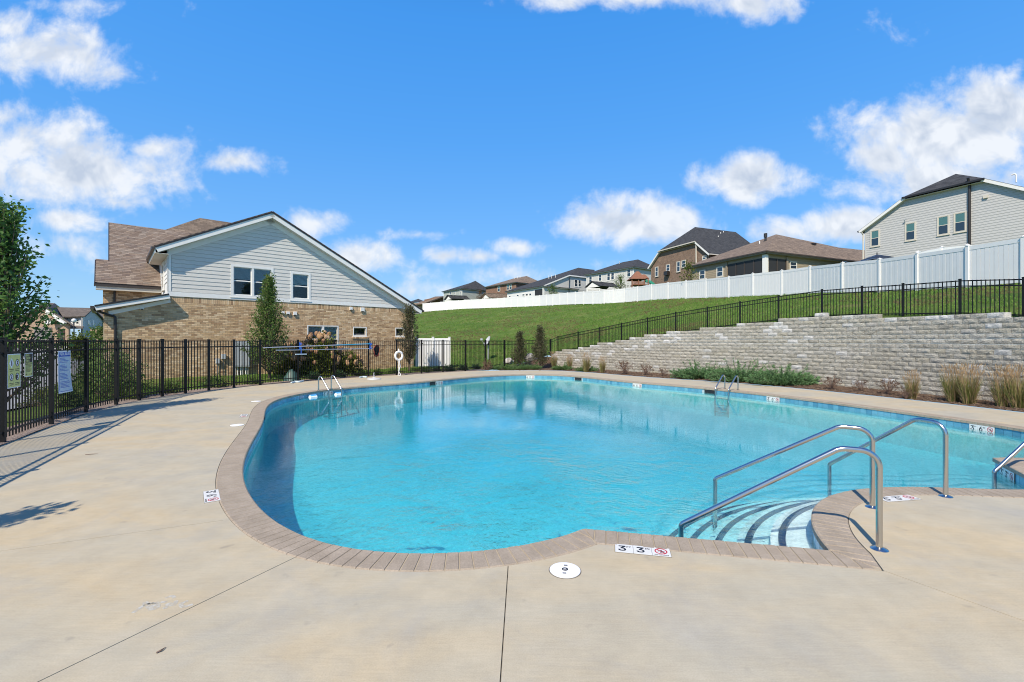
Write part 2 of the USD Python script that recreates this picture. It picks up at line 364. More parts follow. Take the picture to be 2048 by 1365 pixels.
ramp_noise_mat('mulch', [(.3, (.055, .034, .022)), (.5, (.11, .07, .047)), (.7, (.19, .125, .088))], 38, rough=.95, fine=60, bump=1.0, bs=45, bd=.05)
ramp_noise_mat('gravel', [(.3, (.14, .10, .08)), (.5, (.26, .20, .165)), (.7, (.40, .33, .28))], 30, rough=.95, fine=60, bump=1.0, bs=40, bd=.04)
ramp_noise_mat('lawn', [(.26, (.055, .10, .02)), (.43, (.078, .135, .026)), (.57, (.11, .16, .034)), (.72, (.17, .18, .06))], .35, rough=.95, fine=14, bump=.9, bs=26, bd=.08,
               spots=(1.2, .56, .76, (.21, .17, .075), .75), spec=.1)
ramp_noise_mat('asphalt', [(.3, (.20, .205, .21)), (.7, (.26, .262, .265))], 1.0, rough=.9, fine=140, bump=.3, bs=150, bd=.006)
ramp_noise_mat('pavement', [(.3, (.42, .39, .35)), (.7, (.50, .46, .40))], 1.0, rough=.9, fine=100, bump=.1)
ramp_noise_mat('plaster', [(.36, (.58, .66, .66)), (.5, (.70, .77, .76)), (.64, (.80, .86, .85))], 9.0, rough=.9, fine=40, famp=.10, bump=.1, distortion=1.6)  # mottled tones paint the dapple of caustic light into the plaster colour
NM('water', {"f": ("fresnel", {"IOR": 1.33}), "t": ("transparent_bsdf", {"color": (1, 1, 1)}), "gl": ("glossy_bsdf", {"roughness": .015, "color": (1, 1, 1), "distribution": "ggx"}),
             "mc": ("mix_closure", {}), "g": ("geometry", {}), "m1": ("mapping", {"mapping_type": "point", "scale": (1, 1, 1)}),
             "n1": ("noise_texture", {"scale": 1.6, "detail": 3.0, "roughness": .5, "distortion": .8}),
             "n2": ("noise_texture", {"scale": 8.0, "detail": 3.0, "roughness": .55, "distortion": 1.0}),
             "n3": ("noise_texture", {"scale": 28.0, "detail": 2.0, "roughness": .5, "distortion": .6}),
             "a1": ("math", {"math_type": "multiply_add", "value2": .34}), "a2": ("math", {"math_type": "multiply_add", "value2": .13}),
             "dj": ("vector_math", {"math_type": "distance", "vector2": (.1, 5.6, WATER)}), "dr": ("map_range", {"range_type": "smoothstep", "from_min": .8, "from_max": 5.2, "to_min": 1.5, "to_max": .055, "clamp": True}),
             "pn": ("noise_texture", {"scale": .8, "detail": 2.0}), "pm": ("map_range", {"from_min": .35, "from_max": .65, "to_min": .55, "to_max": 1.35}), "st": ("math", {"math_type": "multiply"}),
             "b": ("bump", {"strength": 1.0, "distance": .045}),
             "rf": ("refraction_bsdf", {"IOR": 1.33, "roughness": 0.0}), "tm": ("mix_closure", {"fac": .22}),
             "va": ("absorption_volume", {"color": (.02, .835, .915), "density": .78})},
   [("g.position", "m1.vector"), ("m1.vector", "n1.vector"), ("m1.vector", "n2.vector"), ("m1.vector", "n3.vector"),
    ("n2.fac", "a1.value1"), ("n1.fac", "a1.value3"), ("n3.fac", "a2.value1"), ("a1.value", "a2.value3"), ("a2.value", "b.height"), ("g.position", "dj.vector1"), ("dj.value", "dr.value"), ("g.position", "pn.vector"), ("pn.fac", "pm.value"), ("pm.result", "st.value1"), ("dr.result", "st.value2"), ("st.value", "b.strength"),
    ("b.normal", "gl.normal"), ("b.normal", "f.normal"), ("b.normal", "rf.normal"),
    ("f.fac", "mc.fac"), ("t.BSDF", "tm.closure1"), ("rf.BSDF", "tm.closure2"), ("tm.closure", "mc.closure1"), ("gl.BSDF", "mc.closure2")], "mc.closure", "va.volume")
M('tile_light', rough=.25, tones=[(.06, .20, .30), (.09, .27, .38), (.13, .33, .43), (.075, .23, .34)], var=.1, vs=9)
M('tile_grout', (.34, .42, .45), .8)
M('tile_navy', rough=.25, tones=[(.010, .016, .045), (.02, .03, .075), (.013, .02, .055)])
M('marker_white', (.62, .615, .59), .35, var=.05, vs=20)
M('marker_black', (.012, .012, .014), .5)
M('marker_red', (.42, .02, .035), .5)
M('lid_white', (.78, .79, .80), .4, var=.04, vs=15)
M('dark', (.01, .01, .012), .6)
M('steel', (.56, .55, .53), .2, metal=1.0, bump=.02, bs=200, bd=.001)
M('fence_black', (.006, .0063, .007), .5, spec=.3, var=.3, vs=6)
M('vinyl', (.74, .735, .715), .35, var=.03, vs=2)
M('sign_yellow', (.55, .56, .20), .4, var=.05, vs=9)
M('sign_white', (.72, .74, .74), .35)
M('sign_paleblue', (.46, .56, .60), .35, var=.05, vs=7)
M('sign_blue', (.02, .09, .36), .4)
M('sign_green', (.05, .25, .12), .5)
M('pole_grey', (.55, .57, .60), .35, metal=.6)
M('pole_blue', (.03, .30, .48), .4)
M('plastic_blue', (.02, .09, .40), .4)
M('float_blue', (.10, .38, .72), .4)
M('rope_white', (.75, .75, .73), .7)
M('net_dark', (.03, .03, .035), .8)
M('rubber_red', (.35, .06, .04), .6)
M('green_cover', (.035, .085, .075), .5, var=.2, vs=8)
M('stone_umbrella', (.50, .50, .50), .5, var=.08, vs=20)
M('hose_pale', (.45, .55, .60), .5)
M('block', rough=.95, tones=[(.32, .30, .25), (.37, .352, .302), (.28, .264, .22), (.39, .373, .328), (.335, .31, .248), (.355, .34, .305)], var=.2, vs=7, var2=.24, vs2=34, bump=.9, bs=26, bd=.045)
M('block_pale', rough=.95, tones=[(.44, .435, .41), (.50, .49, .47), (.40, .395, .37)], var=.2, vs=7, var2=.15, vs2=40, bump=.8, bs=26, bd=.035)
M('boulder', (.40, .38, .36), .95, var=.25, vs=5, bump=.8, bs=14, bd=.05)
M('bark', (.10, .075, .055), .9, var=.3, vs=20, bump=.6, bs=40, bd=.02)
M('twig', (.16, .105, .08), .9, var=.2, vs=20)
def leafmat(name, tones, trans=.38, rough=.5):
    M(name, rough=rough, tones=tones, trans=trans, spec=.35)
leafmat('leaf_dark', [(0.052, 0.118, 0.029), (0.087, 0.182, 0.042), (0.132, 0.247, 0.055), (0.064, 0.144, 0.038), (0.217, 0.310, 0.074)])
leafmat('leaf_mid', [(0.065, 0.121, 0.028), (0.097, 0.179, 0.037), (0.138, 0.227, 0.049), (0.082, 0.145, 0.031), (0.227, 0.244, 0.070)])
leafmat('leaf_bronze', [(0.068, 0.081, 0.034), (0.101, 0.115, 0.041), (0.081, 0.061, 0.041), (0.135, 0.128, 0.061), (0.061, 0.088, 0.030)])
leafmat('leaf_lime', [(.12, .16, .02), (.17, .20, .025), (.09, .13, .02), (.06, .09, .02), (.22, .22, .04)])
leafmat('leaf_evergreen', [(0.017, 0.048, 0.020), (0.028, 0.073, 0.028), (0.042, 0.098, 0.036)], trans=.15, rough=.4)
leafmat('leaf_juniper', [(0.074, 0.156, 0.058), (0.109, 0.220, 0.082), (0.146, 0.275, 0.107), (0.088, 0.179, 0.063), (0.051, 0.110, 0.044)], trans=.2, rough=.7)
leafmat('leaf_cover', [(0.069, 0.138, 0.040), (0.098, 0.178, 0.052), (0.127, 0.207, 0.069), (0.057, 0.103, 0.034)], trans=.25, rough=.6)
leafmat('leaf_rust', [(.10, .06, .035), (.14, .085, .05), (.17, .11, .07), (.09, .05, .03)], trans=.2, rough=.8)
leafmat('grass_blade', [(.10, .13, .03), (.15, .18, .045), (.22, .21, .075), (.28, .23, .11)], trans=.3, rough=.7)
leafmat('grass_plume', [(.36, .25, .135), (.44, .32, .18), (.30, .20, .11)], trans=.35, rough=.8)
leafmat('grass_dead', [(.26, .18, .10), (.34, .25, .15), (.20, .13, .08)], trans=.25, rough=.8)
leafmat('turf_dry', [(.20, .17, .07), (.26, .21, .10), (.16, .15, .055), (.22, .20, .08)], trans=.3, rough=.8)
leafmat('turf', [(0.084, 0.181, 0.028), (0.122, 0.252, 0.037), (0.168, 0.302, 0.051), (0.262, 0.322, 0.086), (0.103, 0.212, 0.034)], trans=.3, rough=.7)
M('flower_tan', rough=.9, tones=[(.34, .20, .10), (.42, .27, .14), (.28, .15, .08), (.38, .27, .17)], bump=.8, bs=60, bd=.02)
def brickmat(name, tones, mortar):
    M(name, rough=.9, tones=tones, var=.18, vs=14, bump=.3, bs=80, bd=.005)
    M(name + '_mortar', mortar, .95, var=.12, vs=10)
brickmat('house_brick', [(0.448, 0.293, 0.154), (0.538, 0.367, 0.203), (0.627, 0.458, 0.278), (0.314, 0.192, 0.104), (0.493, 0.335, 0.189), (0.672, 0.511, 0.328)], (.42, .355, .255))
def uvbrick(name, c1, c2, mortar, bw, rh, ms, rough=.9, bias=0.0, var=.25, vs=1.5):
    """Brick or shingle pattern in metres on planar UVs, for far-off surfaces."""
    NM(name, {"tc": ("texture_coordinate", {}), "b": ("brick_texture", {"scale": 1.0, "brick_width": bw, "row_height": rh, "mortar_size": ms, "mortar_smooth": .1, "color1": c1, "color2": c2, "mortar": mortar, "bias": bias}),
              "n": ("noise_texture", {"scale": vs, "detail": 5.0, "roughness": .65}), "m": ("map_range", {"from_min": .25, "from_max": .75, "to_min": 1 - var, "to_max": 1 + var}), "h": ("hsv", {}),
              "bp": ("bump", {"strength": .4, "distance": .01}), "p": ("principled_bsdf", {"roughness": rough, "specular_ior_level": .2})},
       [("tc.UV", "b.vector"), ("tc.UV", "n.vector"), ("n.fac", "m.value"), ("m.result", "h.value"), ("b.color", "h.color"), ("h.color", "p.base_color"), ("b.fac", "bp.height"), ("bp.normal", "p.normal")], "p.BSDF")
uvbrick('brick_brown', (.24, .145, .095), (.135, .08, .055), (.25, .20, .16), .21, .075, .010)
uvbrick('brick_red', (.23, .11, .065), (.15, .07, .045), (.26, .2, .16), .21, .075, .010)
uvbrick('brick_tan', (.38, .245, .165), (.28, .18, .12), (.40, .33, .26), .21, .075, .010)
uvbrick('shingle_dark', (.036, .038, .042), (.06, .062, .066), (.018, .018, .02), .33, .14, .006, var=.3)
uvbrick('shingle_tan', (.215, .165, .125), (.13, .10, .078), (.08, .06, .05), .33, .14, .006, var=.3)
uvbrick('shingle_grey', (.15, .125, .105), (.10, .085, .075), (.05, .045, .04), .33, .14, .006, var=.3)
M('shingle', rough=.95, tones=[(.235, .175, .13), (.165, .12, .09), (.20, .15, .115), (.27, .215, .17), (.145, .105, .085), (.22, .18, .145)], var=.2, vs=30, bump=.5, bs=120, bd=.006)
M('shingle_under', (.08, .06, .05), .95)
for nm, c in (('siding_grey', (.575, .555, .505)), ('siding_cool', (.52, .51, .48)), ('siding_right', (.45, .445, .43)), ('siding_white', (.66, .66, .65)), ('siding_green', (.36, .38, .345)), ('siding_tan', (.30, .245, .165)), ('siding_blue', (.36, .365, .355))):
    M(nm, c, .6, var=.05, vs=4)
M('siding_shadow', (.20, .195, .185), .8)  # shade under the gable boards, painted as a dark backing behind their gaps
M('trim_white', (.72, .71, .67), .5, var=.04, vs=5)
M('trim_cream', (.56, .52, .44), .55)
M('trim_tan', (.25, .205, .15), .6)
M('gutter_dark', (.022, .019, .018), .4)
M('gutter_brown', (.055, .042, .034), .4)
M('pane', (.018, .028, .038), .06, spec=.8, coat=.5)
M('pane_green', (.07, .16, .15), .12, spec=.7)
NM('glass', {"f": ("fresnel", {"IOR": 1.5}), "t": ("transparent_bsdf", {"color": (.82, .88, .9)}), "g": ("glossy_bsdf", {"roughness": .01}), "m": ("mix_closure", {})},
   [("f.fac", "m.fac"), ("t.BSDF", "m.closure1"), ("g.BSDF", "m.closure2")], "m.closure")
M('interior', (.035, .045, .055), .9)
M('blind', (.72, .74, .73), .7)
M('screen_mesh', (.022, .022, .022), .6)
M('metal_box', (.42, .45, .47), .5, var=.06, vs=5)
M('wood_play', (.20, .085, .045), .7, var=.25, vs=9)
M('slide_green', (.02, .22, .14), .4)
M('garage', (.22, .20, .19), .6)
M('door_dark', (.06, .03, .022), .5)
M('dish_grey', (.50, .51, .53), .45)
M('lamp_glass', (.7, .7, .68), .3)

# ------------------------------------------------------------------ plan of the pool and deck (metres, z up, camera above the origin)
CW = 0.305                                             # coping width
WATER = -0.17
front = [(.69, 4.32), (.396, 4.14), (.115, 3.99), (-.17, 3.866), (-.53, 3.82), (-.82, 3.84), (-1.22, 3.91), (-1.71, 4.10), (-2.14, 4.27), (-2.36, 4.45), (-2.60, 4.68), (-2.84, 4.95), (-3.1, 5.29),
         (-3.32, 5.60), (-3.58, 6.07), (-4.42, 7.72), (-5.68, 10.15), (-6.5, 11.85), (-7.05, 13.4), (-7.3, 14.6), (-7.22, 15.8), (-6.72, 16.85), (-6.1, 17.6), (-4.39, 19.5), (-1.94, 22.7),
         (-.2, 23.9), (1.3, 24.35), (2.5, 23.9), (3.74, 22.3), (5.1, 20.2), (6.5, 18.6), (7.26, 17.4), (7.87, 16.46), (8.84, 14.85), (9.6, 12.7), (10.1, 10.6), (10.36, 9.83), (10.46, 9.16), (10.3, 8.2), (9.75, 7.35), (9.0, 7.0), (8.2, 6.95), (7.42, 6.95)]
arc = [(6.62, 5.56), (6.15, 5.42), (5.67, 5.475), (5.115, 5.586), (4.5, 5.53), (4.08, 5.42), (3.77, 5.294), (3.454, 5.05), (3.17, 4.75), (3.0, 4.51), (2.85, 4.175), (2.73, 3.876)]
def spline(pts, n, s):
    p = np.array(pts, float); tck, u = splprep(p.T, s=s, k=3)
    q = np.array(splev(np.linspace(0, 1, n), tck)).T
    q[0], q[-1] = p[0], p[-1]
    return q
fr = spline(front, 700, .10)
ar = spline(arc, 160, .004)
def resample(p, step):
    d = np.r_[0, np.cumsum(np.linalg.norm(np.diff(p, axis=0), axis=1))]
    n = max(2, int(round(d[-1] / step)) + 1)
    s = np.linspace(0, d[-1], n)
    return np.c_[np.interp(s, d, p[:, 0]), np.interp(s, d, p[:, 1])]
fr, ar = resample(fr, .05), resample(ar, .05)
SEGS = [fr, np.array([fr[-1], ar[0]]), ar, np.array([ar[-1], fr[0]])]     # pool edge, four runs meeting at four corners
POOL = Polygon(np.vstack([s[:-1] for s in SEGS]))
if not POOL.is_valid: POOL = POOL.buffer(0)
COPE = POOL.buffer(CW, join_style='mitre', mitre_limit=8)
ring = COPE.difference(POOL)

fence_pts = [(-4.4, -1.0), (-5.55, 1.35), (-9.03, 7.98), (-9.95, 9.72), (-10.75, 11.35), (-11.17, 12.7), (-11.35, 13.7), (-11.35, 14.6), (-11.25, 15.5), (-11.05, 16.4), (-10.75, 17.4), (-10.3, 18.4), (-9.42, 19.8), (-8.45, 21.4), (-7.27, 22.8), (-6.1, 23.8), (-5.0, 24.85), (-3.97, 25.9), (-2.8, 27.0), (-1.67, 28.4), (-.5, 29.5), (.6, 30.3), (1.8, 31.0), (2.7, 31.6)]
right_edge = [(-.73, 27.25), (1.5, 27.5), (3.72, 26.6), (4.87, 24.9), (6.1, 23.0), (7.5, 21.5), (9.9, 18.8), (10.76, 17.1), (11.26, 15.9), (11.8, 14.6), (12.37, 12.8), (12.9, 11.3), (13.2, 9.0), (13.4, 6.0), (13.4, -5)]
wall_base = [(2.7, 31.3), (4.3, 29.4), (6.2, 26.9), (8.36, 23.9), (10.7, 20.9), (12.5, 18.2), (13.55, 15.6), (14.15, 12.6), (14.45, 9.5), (14.6, 6.0), (14.6, 1.0)]
FE = np.array(fence_pts)
RE = resample(spline(right_edge, 300, .05), .15)
WB = resample(spline(wall_base, 300, .02), .05)
fence_line = LineString(FE)
inner_fence = fence_line.parallel_offset(.10, 'right')
fi = [c for c in inner_fence.coords]
if Point(fi[0]).distance(Point(FE[0])) > 1: fi = fi[::-1]
fi = [c for c in fi if c[1] < 27.2 or c[0] < -2.4]
DECK = Polygon([(-2.6, -5)] + fi + [tuple(p) for p in RE]).buffer(0)
DECK = max(getattr(DECK, 'geoms', [DECK]), key=lambda g: g.area)

# ------------------------------------------------------------------ ground
def offset_out(path, d):
    t = np.gradient(path, axis=0); t /= np.linalg.norm(t, axis=1, keepdims=True)
    return path + np.c_[-t[:, 1], t[:, 0]] * d
# the retaining wall runs far-left to near-right: behind it is its left-hand side
WBACK = offset_out(WB, .38)
# height of the fence top over the wall, from its posts
fpost = [(1116, 673), (1156.5, 664), (1199.6, 655.5), (1243, 646.6), (1295, 636), (1351.5, 625), (1414.8, 614.6), (1480, 604), (1557, 592), (1644, 580), (1724, 573.5), (1806, 568.3), (1920, 560), (2048, 556.5)]
UF = offset_out(WB, .62)
uf_u, _ = proj(np.c_[UF, np.zeros(len(UF))])
def upper_point(u):
    ok = UF[:, 1] > 5
    k = np.interp(u, uf_u[ok], np.arange(len(UF))[ok]) if np.all(np.diff(uf_u[ok]) > 0) else np.argmin(np.abs(uf_u - u))
    return np.array([np.interp(k, np.arange(len(UF)), UF[:, 0]), np.interp(k, np.arange(len(UF)), UF[:, 1])])
upper_posts = []
for u, v in fpost:
    p = upper_point(u); upper_posts.append((p[0], p[1], H + (682 - v) * p[1] / FP))
UP = np.array(upper_posts)
FH2 = 1.16
vf = [(845, 624, 97), (925, 618, 92), (1000, 615.5, 85), (1079, 612.4, 76), (1140, 609, 68), (1208, 608, 60.5), (1260, 604.5, 57), (1304, 600.5, 52), (1352, 598, 47.5), (1412, 596.6, 42.5), (1457, 595.5, 39), (1506, 593, 35.8), (1563, 591, 33), (1620, 587, 30.4), (1686, 586, 27.3), (1761, 585, 24.6), (1835, 581.4, 22.3), (1936, 575.6, 19.8), (2048, 566, 17.9)]
VF = np.array([at(*q) for q in vf])
vy = np.array([q[2] for q in VF])
cp = []
cp += [(p[0] * 1.0, p[1], z - FH2) for p, z in zip(UP[:, :2], UP[:, 2])]
cp += [tuple(p) for p in VF]
cp += [(14.9, 9.5, 2.5), (15, 6, 2.4), (15, 1, 2.3), (20.6, 14, 3.8), (21, 6, 3.6)]
cp += [(x, y, -.02) for x, y in FE if y < 29]
cp += [(x, y, .06) for x, y in offset_out(FE, 1.2) if y < 27.5]
cp += [(-14.9, 19.5, .22), (-10.5, 23.4, .25), (-6.2, 27.3, .22), (-4.3, 30.2, .22), (-17.5, 18, .0), (-14, 12.5, -.12), (-17, 16.5, -.15), (-24, 18, -.15), (-13, 8, -.12), (-30, 24, -.1), (-12, 2, -.15), (-9, -4, -.1), (-40, 40, .4), (-60, 60, 1.1), (-75, 75, 1.4), (-30, 60, 1.0), (-90, 30, .6)]
cp += [(.6, 31.2, .3), (-1.6, 30.4, .12), (1.3, 33, .75), (-2, 34, .55), (3.4, 33, 1.25), (-6, 33.5, .4), (-10, 34, .4), (-16, 34, .4), (-14, 45, 1.2), (-16, 70, 4.5)]
cp += [(33, 42, 6.6), (21, 68, 7.8), (24, 43, 7.0), (23, 85, 10), (7, 95, 9.8), (1, 115, 11), (-14, 125, 11), (-24, 140, 11.2), (40, 38, 7.5), (45, 70, 10), (60, 20, 8), (60, 60, 11), (30, 120, 12), (0, 180, 12), (-40, 180, 9), (80, 150, 13), (30, 0, 5)]
cp += [(-60, 130, 5), (-120, 120, 2), (-150, 60, 1), (-150, -60, 0), (0, -80, -.2), (150, -80, 6), (150, 60, 12), (150, 200, 13), (-150, 250, 4), (0, 300, 11), (300, 300, 13), (-300, 300, 3), (-300, 0, 0), (300, -200, 8), (-300, -300, 0), (0, -300, -.5), (300, 0, 12)]
CP = np.array(cp)
_, keep = np.unique(np.round(CP[:, :2], 1), axis=0, return_index=True); CP = CP[np.sort(keep)]
_rbf = RBFInterpolator(CP[:, :2], CP[:, 2], kernel='linear', smoothing=.02)
def ground(x, y=None):
    p = np.atleast_2d(np.asarray(x, float)) if y is None else np.array([[x, y]], float)
    z = _rbf(p[:, :2])
    return z if y is None else float(z[0])
def sheet(poly, h, spacing, jitter=.25, seed=1):
    """Triangulated sheet over a polygon; h(points) gives heights; spacing(points)->target spacing, finest first."""
    rng = np.random.default_rng(seed)
    poly = poly if poly.geom_type == 'Polygon' else max(poly.geoms, key=lambda g: g.area)
    pts = []
    for r in [poly.exterior, *poly.interiors]:
        c = np.array(r.segmentize(spacing * 2.0).coords)[:-1]; pts.append(c)
    x0, y0, x1, y1 = poly.bounds
    levels = [(spacing, 48)] + ([(spacing * 4, 120), (spacing * 16, 1e9)] if max(x1 - x0, y1 - y0) > 120 else [])
    lo = 0
    for s, lim in levels:
        a0, a1 = max(x0, -lim), min(x1, lim); b0, b1 = max(y0, -lim), min(y1, lim)
        gx, gy = np.meshgrid(np.arange(a0, a1, s), np.arange(b0, b1, s)); g = np.c_[gx.ravel(), gy.ravel()]
        g = g + rng.uniform(-jitter, jitter, g.shape) * s
        if lo: g = g[np.max(np.abs(g), axis=1) > lo]
        g = g[shapely.contains_xy(poly.buffer(-s * .35), g[:, 0], g[:, 1])]
        pts.append(g); lo = lim
    p = np.vstack(pts); t = Delaunay(p).simplices
    c = p[t].mean(1); t = t[shapely.contains_xy(poly, c[:, 0], c[:, 1])]
    a, b, d = p[t[:, 0]], p[t[:, 1]], p[t[:, 2]]
    cr = (b[:, 0] - a[:, 0]) * (d[:, 1] - a[:, 1]) - (b[:, 1] - a[:, 1]) * (d[:, 0] - a[:, 0])
    t[cr < 0] = t[cr < 0][:, ::-1]; t = t[np.abs(cr) > 1e-9]
    return np.c_[p, h(p)], t

back_line = [tuple(p) for p in WBACK]
BEDR = Polygon([tuple(p) for p in RE if p[1] > -4.9] + [(14.6, -4.9)] + [tuple(p) for p in offset_out(WB, .30)][::-1] + [(2.2, 31.6), (.2, 29.8), (-1.2, 28.2)]).buffer(0)
BEDR = max(getattr(BEDR, 'geoms', [BEDR]), key=lambda g: g.area).difference(DECK)
BEDR = max(getattr(BEDR, 'geoms', [BEDR]), key=lambda g: g.area)
big = sbox(-320, -320, 320, 320)
GROUND = big.difference(DECK.buffer(.001)).difference(BEDR.buffer(.002)).difference(Polygon([tuple(p) for p in WB] + back_line[::-1]).buffer(.001))
_grounds = [g for g in getattr(GROUND, 'geoms', [GROUND]) if g.area > .004]
GROUND = max(_grounds, key=lambda g: g.area)
gm_ = MB()
for g in _grounds: gm_.add(*sheet(g, ground, .8))
gm_.top('grass_ground', 'lawn', 'mown green grass slope and lawn reaching out to the far houses', 'lawn', kind='structure', smooth=True)
_be = LineString([(2.75, 31.7), (2.2, 31.6), (.2, 29.8), (-1.2, 28.2)])
def bed_h(p):
    w = np.clip(_be.distance(shapely.points(p)) / .9, 0, 1); g = np.maximum(ground(p), .0)
    return w * (.015 + .05 * meshkit.fbm(np.c_[p * 1.3, np.zeros(len(p))]) * np.clip(DECK.boundary.distance(shapely.points(p)) * 1.5, 0, 1)) + (1 - w) * g
v, f = sheet(BEDR, bed_h, .35)
#v, f = sheet(BEDR, lambda p: .015 + .05 * meshkit.fbm(np.c_[p * 1.3, np.zeros(len(p))]) * np.clip(DECK.boundary.distance(shapely.points(p)) * 1.5, 0, 1), .35)
MB().add(v, f).top('mulch_bed', 'mulch', 'brown mulch bed between the pool deck and the block retaining wall', 'planting bed', kind='structure', smooth=True)
# gravel strip under the level fence, mulch bed along the brick house
strip = LineString([c for c in FE if c[1] < 29.2]).buffer(.55, cap_style='flat').difference(DECK.buffer(.003))
UNDER = sbox(-12, 26, 4, 33).difference(GROUND).difference(DECK).difference(BEDR)
strip = max(getattr(strip, 'geoms', [strip]), key=lambda g: g.area)
v, f = sheet(strip, lambda p: ground(p) + .02, .3)
MB().add(v, f).top('gravel_strip', 'gravel', 'strip of brown gravel under the black fence along the pool deck', 'gravel', kind='structure', smooth=True)

# ------------------------------------------------------------------ pool deck: concrete slabs parted by joints, a dark filler below
joints = [((-1.70, 3.95), (-2.9, 1.6)), ((-.03, 3.62), (-.25, -5)), ((2.86, 3.62), (4.6, .7)), ((-2.9, 4.52), (-8.3, 2.1)), ((4.6, .7), (5.2, -5)), ((-2.9, 1.6), (-4.2, -1)),
          ((-4.65, 7.0), (-9.0, 7.2)), ((-7.6, 13.0), (-11.5, 13.6)), ((-6.4, 18.4), (-8.6, 20.9)), ((-1.9, 23.2), (-3.6, 26.1)), ((4.1, 22.4), (6.0, 23.4)), ((8.4, 16.3), (10.9, 17.3)), ((9.9, 12.4), (12.6, 12.9)), ((10.6, 8.9), (13.4, 8.6))]
slabs = DECK.difference(COPE.buffer(.007, join_style='mitre'))
cuts = shapely.union_all([LineString(j).buffer(.0038, cap_style='flat') for j in joints])
slabs = slabs.difference(cuts)
deck = thing('pool_deck', 'pale tan broom finished concrete deck around the pool', 'pool deck', kind='structure')
for g in sorted(slabs.geoms, key=lambda g: -g.area):
    if g.area < .02: continue
    g = g.segmentize(.6)
    mb = MB().prism(g, -.12, 0.0)
    mb.build('slab', 'concrete', deck)
MB().prism(DECK.buffer(-.02).difference(COPE.buffer(-.05)), -.16, -.012).build('joint_filler', 'joint', deck)

# worn white chalk marks and small stains on the slab
# ------------------------------------------------------------------ swimming pool
pool = thing('swimming_pool', 'turquoise freeform swimming pool with brick coping and rounded corner steps', 'swimming pool', kind='structure')
FLOOR = -.98
mb = MB()
pp = np.array(POOL.buffer(.0).exterior.coords)[:-1]
def wall_strip(pts, z0, z1, closed=True):
    n = len(pts); k = np.arange(n if closed else n - 1); k2 = (k + 1) % n
    v = np.vstack([np.c_[pts, np.full(n, z0)], np.c_[pts, np.full(n, z1)]])
    return v, np.c_[k, k2, n + k2, n + k]
basin = POOL.buffer(.03, join_style='mitre')
bp = np.array(basin.exterior.coords)[:-1]
v, f = wall_strip(bp, FLOOR - .3, -.05); mb.add(v, f)
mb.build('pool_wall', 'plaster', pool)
def floor_h(p):
    d = POOL.exterior.distance(shapely.points(p))
    return FLOOR + .10 * np.exp(-(d / .16) ** 2) - .22 * np.clip((d - 1.0) / 4, 0, 1)
v, f = sheet(basin.simplify(.01), floor_h, .22, seed=4)
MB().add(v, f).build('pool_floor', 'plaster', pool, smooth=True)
# steps: concentric treads around the bulge of deck, each with a band of small navy tiles
bulge = Polygon(np.vstack([ar, [(2.95, 3.0), (6.6, 3.0)]])).buffer(0)
for k in range(1, 6):
    z = WATER - .07 - .112 * (k - 1)
    reg = bulge.buffer(.31 * k + .05).intersection(basin.buffer(-.001))
    reg = max(getattr(reg, 'geoms', [reg]), key=lambda g: g.area)
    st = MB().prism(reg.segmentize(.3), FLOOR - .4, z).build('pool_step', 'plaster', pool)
    line = np.array(bulge.buffer(.31 * k - .055).exterior.coords)
    line = resample(line, .029)
    mb = MB()
    for a, b in zip(line[:-1], line[1:]):
        m = (a + b) / 2
        if not reg.contains(Point(m).buffer(.03)): continue
        d = (b - a); l = np.linalg.norm(d); d = d / l
        mb.box((*m, z + .003), (l * .86, .066, .010), (*d, 0))
    mb.build('tile_band', 'tile_navy', st)
